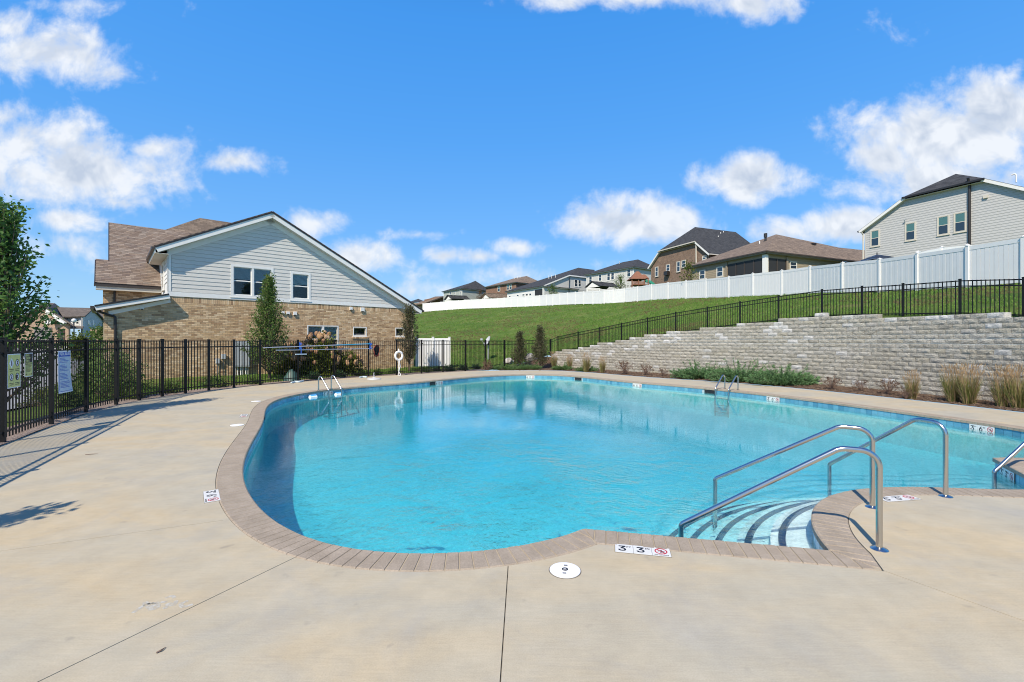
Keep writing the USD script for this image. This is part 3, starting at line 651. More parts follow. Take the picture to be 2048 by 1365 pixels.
# bricks of the coping
def halfplane(c, d, size=3.0):
    """Half plane through c whose interior is to the left of direction d."""
    c = np.array(c); d = np.array(d) / np.linalg.norm(d); nrm = np.array([-d[1], d[0]])
    return Polygon([c - d * size, c + d * size, c + d * size + nrm * size, c - d * size + nrm * size])
bricks = []
for si, seg in enumerate(SEGS):
    prv, nxt = SEGS[si - 1], SEGS[(si + 1) % 4]
    d = np.r_[0, np.cumsum(np.linalg.norm(np.diff(seg, axis=0), axis=1))]; Lg = d[-1]
    nb = int(round(Lg / .1045)); st = Lg / nb
    def pt(s):
        if s < 0: t = seg[1] - seg[0]; t = t / np.linalg.norm(t); return seg[0] + t * s, t
        if s > Lg: t = seg[-1] - seg[-2]; t = t / np.linalg.norm(t); return seg[-1] + t * (s - Lg), t
        q = np.array([np.interp(s, d, seg[:, 0]), np.interp(s, d, seg[:, 1])]); q2 = np.array([np.interp(min(s + .03, Lg), d, seg[:, 0]), np.interp(min(s + .03, Lg), d, seg[:, 1])]); q1 = np.array([np.interp(max(s - .03, 0), d, seg[:, 0]), np.interp(max(s - .03, 0), d, seg[:, 1])])
        t = q2 - q1; return q, t / np.linalg.norm(t)
    # bisectors at both ends
    ti0 = prv[-1] - prv[-2]; ti0 /= np.linalg.norm(ti0); to0 = seg[1] - seg[0]; to0 /= np.linalg.norm(to0)
    ti1 = seg[-1] - seg[-2]; ti1 /= np.linalg.norm(ti1); to1 = nxt[1] - nxt[0]; to1 /= np.linalg.norm(to1)
    sgn = 1.0 if POOL.exterior.is_ccw else -1.0
    h0 = halfplane(seg[0], ti0 - to0) if np.linalg.norm(ti0 - to0) > .05 else None
    h1 = halfplane(seg[-1], ti1 - to1) if np.linalg.norm(ti1 - to1) > .05 else None
    for hp_i, hp in enumerate((h0, h1)):
        if hp is None: continue
        probe = Point(pt(.3)[0]) if hp_i == 0 else Point(pt(Lg - .3)[0])
        if not hp.contains(probe):
            c = seg[0] if hp_i == 0 else seg[-1]; dd = (ti0 - to0) if hp_i == 0 else (ti1 - to1)
            hp = halfplane(c, -dd)
        if hp_i == 0: h0 = hp
        else: h1 = hp
    for i in range(-8, nb + 8):
        s0, s1 = i * st, (i + 1) * st
        a, ta = pt(s0); b, tb = pt(s1)
        na = np.array([ta[1], -ta[0]]) * sgn; nb_ = np.array([tb[1], -tb[0]]) * sgn
        q = Polygon([a - na * .006, b - nb_ * .006, b + nb_ * .9, a + na * .9])
        if not q.is_valid: continue
        q = q.intersection(ring.buffer(.004))
        if i < 10 and h0 is not None: q = q.intersection(h0)
        if i > nb - 10 and h1 is not None: q = q.intersection(h1)
        if (i < 0 or i >= nb) and not q.is_empty:
            q = q.difference(POOL)
        q = q.buffer(-.0028, join_style='mitre')
        q = max(getattr(q, 'geoms', [q]), key=lambda g: g.area) if not q.is_empty else q
        if q.is_empty or q.area < .001 or q.geom_type != 'Polygon': continue
        c = np.array(q.centroid.coords[0])
        if c[1] < -1: continue
        bricks.append((np.hypot(*c), q))
bricks.sort(key=lambda b: b[0])
rng = np.random.default_rng(5)
rest = MB()
for i, (dd, q) in enumerate(bricks):
    q = q.simplify(.002)
    m = (MB() if i < 300 else rest).brick(q, -.058, .004 + rng.uniform(-.0015, .0015), .009)
    if i < 300: m.build('coping_brick', 'coping_brick', pool)
rest.build('far_coping_bricks', 'coping_brick', pool, kind='stuff')
MB().prism(ring.buffer(-.006), -.062, -.003).build('coping_mortar', 'coping_mortar', pool)
# waterline tiles
bl = np.array(POOL.buffer(.022, join_style='mitre').exterior.coords)
bl = resample(bl, .152)
far_tiles, nt = MB(), 0
skim = [W(520, 822)[:2], W(925, 765)[:2], np.array([3.35, 22.95]), np.array([7.47, 17.1])]
skim = [np.array(POOL.exterior.interpolate(POOL.exterior.project(Point(*p))).coords[0]) for p in skim]
cand = []
for a, b in zip(bl[:-1], bl[1:]):
    m = (a + b) / 2; d = b - a; l = np.linalg.norm(d)
    if min(np.hypot(*(m - s)) for s in skim) < .26: continue
    cand.append((np.hypot(*m), m, d / l, l))
cand.sort(key=lambda c: c[0])
for dd, m, d, l in cand:
    vis = dd < 13.5 and nt < 130
    t = (MB() if vis else far_tiles).box((*m, -.137), (l - .006, .016, .150), (*d, 0))
    if vis: t.build('waterline_tile', 'tile_light', pool); nt += 1
far_tiles.build('far_waterline_tiles', 'tile_light', pool, kind='stuff')
v, f = wall_strip(np.array(POOL.buffer(.026, join_style='mitre').exterior.coords)[:-1], -.215, -.056)
MB().add(v, f).build('tile_grout', 'tile_grout', pool)
for s in skim:
    k = np.argmin([np.hypot(*(c[1] - s)) for c in cand]); d = cand[k][2]; nrm = np.array([-d[1], d[0]])
    if POOL.contains(Point(s + nrm * .1)): nrm = -nrm
    mb = MB().box((*(s + nrm * .012), -.14), (.44, .02, .15), (*d, 0))
    mb.build('skimmer_mouth', 'dark', pool)
# the water: a closed body whose top is the surface
wtop = basin.buffer(.004)
mb = MB()
m = trimesh.creation.extrude_polygon(wtop.segmentize(.8), WATER - (FLOOR - .62), engine='earcut')
vv = np.array(m.vertices); vv[:, 2] += FLOOR - .62
MB().add(vv, m.faces).top('pool_water', 'water', 'clear turquoise water filling the swimming pool', 'water', kind='structure')
# ------------------------------------------------------------------ block retaining wall
wall = thing('retaining_wall', 'long curved wall of pale split face concrete blocks stepping up the grass bank', 'retaining wall', (8.4, 23.9, 0))
TOPV = [(1090, 708), (1112, 705), (1125, 701), (1152, 697.4), (1178, 693.6), (1183, 690), (1212, 685), (1241, 681), (1261, 677), (1287, 672), (1331, 667), (1331.1, 664), (1384, 660), (1391, 658), (1460, 653), (1468, 649), (1548, 643), (1559, 638), (1621, 633), (1632, 628.5), (1751, 624), (1752, 630), (1765, 631), (1800, 629), (1931, 624), (2001, 622), (2002, 628), (2018, 632), (2048, 633), (2200, 630), (3000, 600)]
TU, TV = np.array(TOPV).T
CH, BL = .155, .412
dW = np.r_[0, np.cumsum(np.linalg.norm(np.diff(WB, axis=0), axis=1))]
tW = np.gradient(WB, axis=0); tW /= np.linalg.norm(tW, axis=1, keepdims=True)
def wpt(s):
    p = np.array([np.interp(s, dW, WB[:, 0]), np.interp(s, dW, WB[:, 1])]); t = np.array([np.interp(s, dW, tW[:, 0]), np.interp(s, dW, tW[:, 1])])
    return p, t / np.linalg.norm(t)
rng = np.random.default_rng(11)
def split_block(c, t, L, h, depth, z0):
    """One split-face block: c front bottom centre, t along the wall, rough front towards the pool."""
    nb = np.array([-t[1], t[0]])
    nx, nz = 6, 4
    gx, gz = np.meshgrid(np.linspace(-L / 2, L / 2, nx), np.linspace(0, h, nz))
    edge = np.minimum(np.minimum(gx + L / 2, L / 2 - gx) / .05, np.minimum(gz, h - gz) / .04).clip(0, 1)
    p3 = np.c_[c[0] + gx.ravel() * t[0], c[1] + gx.ravel() * t[1], z0 + gz.ravel()]
    rough = (meshkit.noise(p3 * 11, 3).reshape(gx.shape) * .026 + meshkit.noise(p3 * 30, 5).reshape(gx.shape) * .022) * (.55 + .45 * edge) - .006 * (1 - edge)
    off = -rough
    front = np.c_[c[0] + gx.ravel() * t[0] + off.ravel() * nb[0], c[1] + gx.ravel() * t[1] + off.ravel() * nb[1], z0 + gz.ravel()]
    k = np.arange(nx * nz).reshape(nz, nx)
    f = np.stack([k[:-1, :-1], k[:-1, 1:], k[1:, 1:], k[1:, :-1]], -1).reshape(-1, 4)
    q = [(-L / 2, 0), (L / 2, 0), (L / 2, h), (-L / 2, h)]
    back = np.array([[c[0] + a * t[0] + depth * nb[0], c[1] + a * t[1] + depth * nb[1], z0 + b] for a, b in q])
    v = np.vstack([front, back]); m = nx * nz; f = [*np.vstack([f[:, [0, 1, 2]], f[:, [0, 2, 3]]])]
    def fan(edge_idx, b0, b1):
        e = list(edge_idx)
        for i in range(len(e) - 1): f.append([e[i + 1], e[i], b0])
        f.append([e[-1], b0, b1])
    fan(k[0, :], m + 0, m + 1); fan(k[:, -1], m + 1, m + 2); fan(k[-1, ::-1], m + 2, m + 3); fan(k[::-1, 0], m + 3, m + 0)
    return v, np.array(f)
blocks = []
ncourse = 20
for i in range(ncourse):
    s = (i % 2) * BL / 2 + rng.uniform(-.03, .03)
    while s < dW[-1]:
        p, t = wpt(s + BL / 2); nb = np.array([-t[1], t[0]]); c = p + nb * .007 * i
        if c[1] > 3.5:
            u, vt = proj(np.array([*c, (i + 1) * CH]))
            if vt >= np.interp(u, TU, TV) - 2.5:
                blocks.append((np.linalg.norm([c[0], c[1]]), c, t, i, u))
        s += BL
blocks.sort(key=lambda b: (0 if b[4] < 2070 else 1, b[0]))
rest, rest2 = MB(), MB()
for k, (dd, c, t, i, u) in enumerate(blocks):
    v, f = split_block(c, t, BL - .010, CH - .006, .27, i * CH + .003)
    vt = proj(np.array([*c, (i + 1) * CH]))[1]
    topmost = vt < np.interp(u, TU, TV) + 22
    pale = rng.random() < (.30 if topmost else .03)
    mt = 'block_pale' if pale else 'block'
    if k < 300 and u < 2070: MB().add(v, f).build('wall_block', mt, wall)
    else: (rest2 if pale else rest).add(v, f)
rest.build('far_wall_blocks', 'block', wall, kind='stuff'); rest2.build('far_pale_wall_blocks', 'block_pale', wall, kind='stuff')
p = W(1187.5, 739)[:2]
k = np.argmin(np.hypot(*(WB - p).T)); q = WB[k]; nb = np.array([-tW[k][1], tW[k][0]])
MB().tube([(*(q - nb * .10), .16), (*(q + nb * .1), .16)], .055, 14).build('drain_pipe', 'dark', wall, smooth=50)

# ------------------------------------------------------------------ black metal fences
def metal_fence(path, posts, height, rails, spacing, limit=300, psize=.068, gap=.07, order=None):
    """posts: (x, y, ground z, top z). Posts, rails and pickets are parts."""
    posts = [np.array(p, float) for p in posts]
    pk = []
    for k, p in enumerate(posts):
        mb = MB().box((p[0], p[1], (p[2] - .05 + p[3] + .02) / 2), (psize, psize, p[3] + .02 - p[2] + .05), *_axes(posts, k))
        mb.box((p[0], p[1], p[3] + .028), (psize + .014, psize + .014, .016), *_axes(posts, k))
        mb.build('fence_post', 'fence_black', path)
    for a, b in zip(posts[:-1], posts[1:]):
        d = (b - a)[:2]; l = np.linalg.norm(d); d = d / l
        for zr, up in rails:
            za = a[3] - zr if up else a[2] + zr; zb = b[3] - zr if up else b[2] + zr
            MB().beam((*(a[:2] + d * psize / 2), za), (*(b[:2] - d * psize / 2), zb), .032, .034).build('fence_rail', 'fence_black', path)
        n = max(1, int(round(l / spacing)))
        for j in range(1, n):
            t = j / n; c = a + (b - a) * t
            pk.append((c, d))
    pk.sort(key=lambda q: (0 if q[0][1] > 5 and abs(q[0][0] / q[0][1]) < 1.16 else 1, np.hypot(*q[0][:2])))
    rest = MB()
    for k, (c, d) in enumerate(pk):
        mb = MB() if k < limit else rest
        zb, zt = c[2] + gap, c[3] - .005
        mb.box((c[0], c[1], (zb + zt) / 2), (.0185, .0185, zt - zb), (*d, 0))
        if k < limit: mb.build('picket', 'fence_black', path)
    rest.build('far_pickets', 'fence_black', path, kind='stuff')
def _axes(posts, k):
    a = posts[max(k - 1, 0)]; b = posts[min(k + 1, len(posts) - 1)]; d = (b - a)[:2]; d = d / np.linalg.norm(d)
    return (np.array([*d, 0]),)
lp = []
for a, b in zip(FE[:-1], FE[1:]):
    n = max(1, int(math.ceil(np.linalg.norm(b - a) / 2.25)))
    for j in range(n): lp.append(a + (b - a) * j / n)
lp.append(FE[-1])
fence1 = thing('metal_fence', 'black metal picket fence curving along the left and far edge of the pool deck', 'fence', (-9.03, 7.98, 0))
metal_fence(fence1, [(x, y, max(0.0, ground(x, y)) if y > 29 else 0.0, 1.83 if y < 31 else 1.9) for x, y in lp], 1.83, [(.03, True), (.245, True), (.18, False)], .113)
fence2 = thing('metal_fence', 'black metal picket fence climbing along the top of the block wall', 'fence', (*UP[5][:2], UP[5][2] - FH2))
ext = upper_point(1920); e2 = UF[np.argmin(np.abs(UF[:, 1] - 10.4))]; e3 = UF[np.argmin(np.abs(UF[:, 1] - 8.3))]
ups = [(2.75, 31.65, .75, 1.93)] + [(p[0], p[1], p[2] - FH2, p[2]) for p in UP] + [(e3[0], e3[1], UP[-1][2] - .08 - FH2, UP[-1][2] - .08)]
metal_fence(fence2, ups, FH2, [(.03, True), (.20, True), (.10, False)], .115, psize=.058, gap=.04)

# ------------------------------------------------------------------ signs on the fence
def frame_on(a, b, off):
    """Frame on the fence bay from post a to post b, facing the pool: origin on the plane, right, normal."""
    a, b = np.array([*a, 0.]), np.array([*b, 0.]); r = (b - a) / np.linalg.norm(b - a); n = np.array([r[1], -r[0], 0])
    return a + n * off, r, n
class Board:
    """Maps (x right, y up, depth) on a sign to the world; bend(x, y) pushes it off the fence."""
    def __init__(s, o, r, n, bend=None): s.o, s.r, s.n, s.bend = o, r, n, bend
    def pts(s, v):
        v = np.asarray(v, float); d = v[:, 2] + (s.bend(v[:, 0], v[:, 1]) if s.bend else 0)
        return s.o + v[:, :1] * s.r + v[:, 1:2] * np.array([0, 0, 1.]) + d[:, None] * s.n
    def rect(s, mb, x0, y0, x1, y1, d0, d1, n=(1, 1)):
        gx, gy = np.meshgrid(np.linspace(x0, x1, n[0] + 1), np.linspace(y0, y1, n[1] + 1)); m = gx.size
        k = np.arange(m).reshape(gx.shape); q = np.stack([k[:-1, :-1], k[:-1, 1:], k[1:, 1:], k[1:, :-1]], -1).reshape(-1, 4)
        top = np.c_[gx.ravel(), gy.ravel(), np.full(m, d1)]; bot = np.c_[gx.ravel(), gy.ravel(), np.full(m, d0)]
        per = np.r_[k[0, :], k[1:, -1], k[-1, -2::-1], k[-2:0:-1, 0]]; per2 = np.roll(per, -1)
        mb.add(s.pts(np.vstack([top, bot])), np.vstack([q, q[:, ::-1] + m, np.c_[per, per + m, per2 + m, per2]])); return mb
    def shape(s, mb, poly, d0, d1):
        m = MB().prism(poly, d0, d1); 
        if m.V: v, f, _ = m.arrays(); mb.add(s.pts(v), f)
        return mb
    def text(s, mb, txt, x, y, h, d0, d1, bold=True, width=None):
        m = meshkit.text_mesh(txt, h, d1 - d0, bold=bold); v = np.array(m.vertices)
        if width: v[:, 0] = (v[:, 0] - v[:, 0].min()) / np.ptp(v[:, 0]) * width
        v = v + [x, y, d0]; mb.add(s.pts(v), m.faces); return mb
def sign_corners(a, b, off, tl, br):
    o, r, n = frame_on(a, b, off)
    p = onplane(*tl, o, n); q = onplane(*br, o, n)
    w, h = (q - p) @ r, p[2] - q[2]
    return np.array([p[0], p[1], q[2]]), r, n, w, h
# safety sign with four round pictograms
o, r, n, w, h = sign_corners(FE[2], FE[3], .045, (15, 708.5), (41, 773))
sg = thing('fence_sign', 'yellow green sign with four round safety pictograms on the black fence', 'sign', o)
B = Board(o, r, n)
B.rect(MB(), 0, 0, w, h, -.002, .001).build('sign_plate', 'sign_white', sg)
B.rect(MB(), .015, .015, w - .015, h - .015, .001, .002).build('sign_face', 'sign_yellow', sg)
cap = MB()
for ix, cx in enumerate((.29 * w, .73 * w)):
    for iy, cy in enumerate((.73 * h, .32 * h)):
        rr = .145 * w
        if ix == 0 and iy == 0:
            dia = Polygon([(cx, cy - rr * 1.4), (cx + rr * 1.25, cy), (cx, cy + rr * 1.4), (cx - rr * 1.25, cy)])
            pm = B.shape(MB(), dia, .002, .003).build('pictogram', 'sign_white', sg)
            fig = shapely.union_all([Point(cx, cy + rr * .55).buffer(rr * .2), sbox(cx - rr * .22, cy - rr * .7, cx + rr * .22, cy + rr * .35)])
        else:
            pm = B.shape(MB(), Point(cx, cy).buffer(rr).difference(Point(cx, cy).buffer(rr * .8)), .002, .0035).build('pictogram', 'marker_black', sg)
            B.shape(MB(), Point(cx, cy).buffer(rr * .8), .002, .003).build('pictogram_disc', 'sign_white', pm)
            fig = shapely.union_all([Point(cx - rr * .1, cy + rr * .4).buffer(rr * .17), LineString([(cx - rr * .3, cy - rr * .5), (cx, cy), (cx + rr * .25, cy + rr * .3)]).buffer(rr * .13), LineString([(cx, cy), (cx + rr * .35, cy - rr * .45)]).buffer(rr * .1)])
            if iy == 1 and ix == 1: fig = shapely.union_all([fig, Point(cx, cy).buffer(rr * .8).intersection(sbox(cx - rr, cy - rr, cx - rr * .1, cy + rr * .5))])
        B.shape(MB(), fig, .003, .0045).build('pictogram_figure', 'marker_black', pm)
        for j in range(2):
            B.rect(cap, cx - (.17 - .03 * j) * w, cy - rr * 1.75 - .028 * j, cx + (.17 - .02 * j) * w, cy - rr * 1.75 - .028 * j + .011, .002, .003)
cap.build('caption_lines', 'marker_black', sg)
# thunder sign
o, r, n, w, h = sign_corners(FE[2], FE[3], .045, (49.5, 706.3), (65, 752))
sg = thing('fence_sign', 'small yellow and black thunder warning sign hanging on the black fence', 'sign', o)
B = Board(o, r, n)
B.rect(MB(), 0, 0, w, h, -.002, .001).build('sign_plate', 'sign_white', sg)
B.rect(MB(), .012, .012, w - .012, h * .51, .001, .002).build('sign_face', 'sign_yellow', sg)
hd = B.rect(MB(), .012, h * .51, w - .012, h - .012, .001, .002).build('sign_header', 'marker_black', sg)
tx = MB()
for j, (t, ww) in enumerate((('When', .46), ('Thunder', .60), ('Roars', .48), ('Go Indoors!', .86))):
    B.text(tx, t, .09 * w, h * (.885 - .108 * j) - .012, .045, .002, .003, True, ww * w)
tx.build('sign_lettering', 'sign_yellow', hd)
ln_ = MB()
for j in range(6): B.rect(ln_, .10 * w, h * (.45 - .05 * j), (.84 - .08 * (j % 3)) * w, h * (.45 - .05 * j) + .010, .002, .003)
for cx in (.17, .38, .55, .8): B.shape(ln_, Point(cx * w, h * .10).buffer(.018 if cx in (.17, .8) else .010), .002, .003)
ln_.build('caption_lines', 'marker_black', sg)
# pool rules
o, r, n, w, h = sign_corners(FE[3], FE[4], .05, (116, 702), (141, 782))
sg = thing('fence_sign', 'curled white pool rules sign with blue heading tied to the black fence', 'sign', o)
B = Board(o, r, n, bend=lambda x, y: .030 * np.clip(1 - y / (h * .6), 0, 1) ** 2 * (.4 + x / w) + .018 * np.sin(x / w * PI) * np.clip(1.2 - y / h, .1, 1))
NB = (6, 14)
B.rect(MB(), 0, 0, w, h, -.002, .001, NB).build('sign_plate', 'sign_white', sg)
B.rect(MB(), .03, .03, w - .03, h - .03, .001, .0025, NB).build('sign_border', 'sign_blue', sg)
B.rect(MB(), .042, .042, w - .042, h * .86, .0025, .0045, NB).build('sign_face', 'sign_paleblue', sg)
hd = B.rect(MB(), .042, h * .875, w - .042, h - .042, .0025, .0035, NB).build('sign_header', 'sign_blue', sg)
B.text(MB(), 'POOL RULES', .065, h * .895, .060, .004, .006, True, w - .13).build('sign_lettering', 'sign_white', hd)
ln_ = MB(); rng = np.random.default_rng(3)
for j in range(22):
    if j % 6 == 4: continue
    B.rect(ln_, .07, h * (.82 - .033 * j), .07 + (w - .14) * rng.uniform(.4, .98), h * (.82 - .033 * j) + .012, .0045, .006, (4, 1))
ln_.build('rule_lines', 'sign_blue', sg)

# ------------------------------------------------------------------ depth markers
def no_diving(B, tile_w, x0, y0, d, parent, small=True):
    c = (x0 + tile_w * .5, y0 + tile_w * .56); R = tile_w * .35
    ringp = Point(c).buffer(R).difference(Point(c).buffer(R * .80))
    bar = LineString([(c[0] - R * .62, c[1] + R * .62), (c[0] + R * .62, c[1] - R * .62)]).buffer(R * .09)
    B.shape(MB(), shapely.union_all([ringp, bar]), d, d + .0012).build('no_diving_ring', 'marker_red', parent)
    fig = shapely.union_all([Point(c[0] + R * .05, c[1] + R * .32).buffer(R * .13), LineString([(c[0] - R * .05, c[1] - R * .5), (c[0], c[1] + R * .1), (c[0] + R * .5, c[1] - R * .1)]).buffer(R * .09), LineString([(c[0], c[1]), (c[0] + R * .35, c[1] - R * .5)]).buffer(R * .08), LineString([(c[0], c[1] + R * .1), (c[0] - R * .5, c[1] + R * .0)]).buffer(R * .07)])
    B.shape(MB(), fig, d, d + .001).build('diver_figure', 'marker_black', parent)
    m = MB(); B.text(m, 'NO DIVING', x0 + tile_w * .12, y0 + tile_w * .06, tile_w * .085, d, d + .001, True, tile_w * .76); m.build('marker_lettering', 'marker_black', parent)
class Flat(Board):
    def __init__(s, o, r, up, n): s.o, s.r, s.up, s.n, s.bend = np.array(o, float), np.array(r, float), np.array(up, float), np.array(n, float), None
    def pts(s, v):
        v = np.asarray(v, float); return s.o + v[:, :1] * s.r + v[:, 1:2] * s.up + v[:, 2:] * s.n
def depth_marker(label, o, r, up, n, a, b, T=.150):
    """o: lower left corner; three tiles FT, IN, no diving, each a part with its print."""
    g = thing('depth_marker', label, 'depth marker', o)
    B = Flat(o, r, up, n)
    B.rect(MB(), -.004, -.004, 3 * T + .010, T + .004, -.006, .0012).build('tile_bed', 'joint', g)
    for k in range(3):
        x0 = k * (T + .003)
        t = B.rect(MB(), x0, 0, x0 + T, T, -.006, .004).build('marker_tile', 'marker_white', g)
        if k == 2: no_diving(B, T, x0, 0, .004, t); continue
        m = MB(); B.text(m, (a, b)[k], x0 + T * .12, T * .20, T * .60, .004, .0055, True); m.build('marker_number', 'marker_black', t)
        m = MB(); B.text(m, ('FT', 'IN')[k], x0 + T * .64, T * .62, T * .17, .004, .005, True, T * .26); m.build('marker_lettering', 'marker_black', t)
UPZ = np.array([0, 0, 1.0])
r = np.array([*(SEGS[3][1] - SEGS[3][0]), 0]); r = -r / np.linalg.norm(r); up = np.array([-r[1], r[0], 0])
depth_marker('white depth marker reading 3 FT 3 IN in the deck nearest the camera', W(1230.5, 1104) + [0, 0, .001], r, up, UPZ, '3', '3')
a, b = W(436.9, 979), W(442, 1002.6); r = (b - a) / np.linalg.norm(b - a); up = np.array([-r[1], r[0], 0])
depth_marker('white depth marker reading 3 FT 6 IN in the deck left of the curved coping', W(406.5, 984) + [0, 0, .001], r, up, UPZ, '3', '6')
r = np.array([.985, .17, 0]); up = np.array([-r[1], r[0], 0])
depth_marker('white depth marker reading 3 FT 3 IN in the deck between the two farther handrails', np.array([4.20, 5.03, .001]), r, up, UPZ, '3', '3')
r0 = W(483, 834); r = np.array([.45, -.89, 0]); up = np.array([-r[1], r[0], 0])
depth_marker('small far depth marker in the left deck beside the round lids', W(482, 829) + [0, 0, .001], r, up, UPZ, '3', '6')
def waterline_marker(label, xy, a, b):
    s = POOL.exterior.project(Point(*xy)); p = np.array(POOL.exterior.interpolate(s).coords[0]); q = np.array(POOL.exterior.interpolate(s + .05).coords[0])
    d = (q - p) / np.linalg.norm(q - p); n = np.array([-d[1], d[0]])
    if not POOL.contains(Point(p + n * .1)): n = -n
    r = np.array([-n[1], n[0], 0.0])          # reading direction as seen from the pool
    r = np.cross(UPZ, np.array([*n, 0]))
    o = np.array([*(p - n * .004), -.2125]) - r * .2295
    depth_marker(label, o, r, UPZ, np.array([*n, 0]), a, b)
for label, px, ab in (('white tile depth marker 3 FT 6 IN at the waterline near the right edge', (1951, 855), '36'), ('white waterline depth marker just right of the right hand ladder', (1534, 797), '36'),
                      ('white waterline depth marker below the row of ornamental grasses', (1264, 770), '46'), ('white waterline depth marker at the far rounded end of the pool', (1062, 754), '46'),
                      ('dim waterline depth marker left of the far rounded end', (905, 766), '40'), ('dim waterline depth marker behind the left ladder', (676, 786), '36'), ('shaded waterline depth marker under the deck corner by the last handrail', None, '33')):
    xy = W(*px, -.1)[:2] if px else np.array([7.18, 6.53])
    waterline_marker(label, xy, ab[0], ab[1])

# ------------------------------------------------------------------ round lids
def lid(label, c, R, plate=True):
    g = thing('skimmer_lid', label, 'lid', c)
    mb = MB()
    prof = [(0, .010), (R * .80, .010), (R * .86, .007), (R * .93, .0085), (R, .006), (R, -.01), (0, -.01)]
    m = trimesh.creation.revolve(np.array(prof)[::-1], sections=48); v = np.array(m.vertices) + c
    mb.add(v, m.faces).build('lid_disc', 'lid_white', g, smooth=35)
    MB().prism(Point(c[0], c[1]).buffer(R + .007, 32).difference(Point(c[0], c[1]).buffer(R - .002, 32)), -.004, .0015).build('lid_rim', 'joint', g)
    if plate:
        MB().cyl((c[0], c[1], c[2] + .010), R * .20, .003, 24).build('centre_badge', 'marker_black', g)
        m = MB(); B = Flat(np.array(c) + [-R * .14, -R * .03, .013], (1, 0, 0), (0, 1, 0), (0, 0, 1))
        for k in range(3): B.rect(m, 0 + .004 * k, k * .006 - .004, R * .24 - .003 * k, k * .006 - .0015, 0, .0006)
        m.build('badge_marks', 'lid_white', g)
        for sgn in (1, -1):
            MB().box((c[0] + .012 * sgn, c[1] + R * .5 * sgn, c[2] + .011), (R * .24, R * .09, .004), (1, -.1, 0)).build('finger_slot', 'marker_black', g)
lid('round white skimmer lid with black badge in the front deck', W(1130, 1141), .120)
lid('white round lid beside the left coping, nearer of the far pair', W(474, 850.5), .13, False)
lid('white round lid beside the left coping, farther of the pair', W(512, 803), .13, False)

# ------------------------------------------------------------------ handrails and ladders
def fillet(pts, radii, n=9):
    p = np.asarray(pts, float); out = [p[0]]
    for i in range(1, len(p) - 1):
        a, b = p[i - 1] - p[i], p[i + 1] - p[i]; la, lb = np.linalg.norm(a), np.linalg.norm(b); a /= la; b /= lb
        ang = np.arccos(np.clip(a @ b, -1, 1)); tl = min(radii[i - 1] / math.tan(ang / 2), la * .48, lb * .48); R = tl * math.tan(ang / 2)
        c = p[i] + (a + b) / np.linalg.norm(a + b) * (R / math.sin(ang / 2))
        s, e = p[i] + a * tl - c, p[i] + b * tl - c; th = np.arccos(np.clip((s @ e) / R / R, -1, 1))
        for t in np.linspace(0, 1, n): out.append(c + (s * math.sin((1 - t) * th) + e * math.sin(t * th)) / math.sin(th))
    out.append(p[-1]); return np.array(out)
def handrail(label, base, end, zb, ztop=.845, r=.0245):
    g = thing('handrail', label, 'handrail', base)
    base, end = np.array(base, float), np.array(end, float); d = end - base; d[2] = 0; d /= np.linalg.norm(d)
    p = [base, base + [0, 0, ztop], base + d * .29 + [0, 0, ztop + .005], np.array([end[0], end[1], zb]), np.array([end[0], end[1], -.62])]
    MB().tube(fillet(p, [.17, .16, .055], 12), r, 20).build('rail_tube', 'steel', g, smooth=True)
    m = trimesh.creation.revolve(np.array([(0, .022), (.028, .022), (.036, .018), (.06, .010), (.066, .003), (.066, -.002), (0, -.002)])[::-1], sections=32)
    MB().add(np.array(m.vertices) + base, m.faces).build('base_flange', 'steel', g, smooth=40)
handrail('steel handrail in front, running over the corner steps to the near coping', (3.175, 3.89, 0), (1.66, 4.42, 0), 0.0)
handrail('middle steel handrail over the corner steps, just behind the front one', (3.90, 4.87, 0), (2.54, 5.63, 0), .075)
handrail('steel handrail standing alone on the deck bulge right of the other two', (5.02, 5.21, 0), (4.55, 6.45, 0), .035)
handrail('steel handrail at the right edge of the photo by the deck corner', (7.62, 6.0, 0), (6.57, 6.13, 0), .02)
def ladder(label, f1, f2, inward):
    c = np.array([*((f1 + f2) / 2), 0]); g = thing('pool_ladder', label, 'pool ladder', c)
    d = np.array([*inward, 0.0])
    for f in (f1, f2):
        b = np.array([*f, 0.0])
        p = [b, b + [0, 0, .50], b + d * .14 + [0, 0, .52], b + d * .60 + [0, 0, .05], b + d * .62 + [0, 0, -1.0]]
        t = MB().tube(fillet(p, [.12, .10, .06], 7), .0225, 10).build('ladder_rail', 'steel', g, smooth=True)
        MB().cyl(b, .05, .018, 16).build('base_flange', 'steel', t)
    a, b = np.array([*f1, 0]) + d * .62, np.array([*f2, 0]) + d * .62
    for z in (-.30, -.55, -.80): MB().beam(a + [0, 0, z], b + [0, 0, z], .08, .025).build('ladder_step', 'steel', g)
ladder('steel pool ladder on the left far side of the pool', np.array([-7.03, 16.35]), np.array([-6.76, 16.82]), np.array([.84, -.54]))
ladder('steel pool ladder in front of the spreading juniper', np.array([8.02, 16.95]), np.array([8.30, 16.52]), np.array([-.84, -.54]))
def float_buoy(label, p, ax):
    g = thing('rope_float', label, 'float', p); ax = np.array([*ax, 0.0]); p = np.array(p)
    MB().tube([p - ax * .13 + [0, 0, .01], p - ax * .12, p + ax * .12, p + ax * .13], [.03, .075, .075, .03], 14).build('float_body', 'lid_white', g, smooth=40)
    MB().tube([p - ax * .105 + [0, 0, .035], p + ax * .105 + [0, 0, .035]], .058, 12).build('float_stripe', 'float_blue', g, smooth=40)
def on_water(u, v): return W(u, v, WATER)
float_buoy('blue and white rope float left of the left ladder', on_water(626, 794.5), (.6, .8))
float_buoy('blue and white rope float between the rails of the left ladder', on_water(677, 789.5), (.6, .8))
float_buoy('blue and white rope float by the right ladder', on_water(1464, 788.8), (.5, -.85))

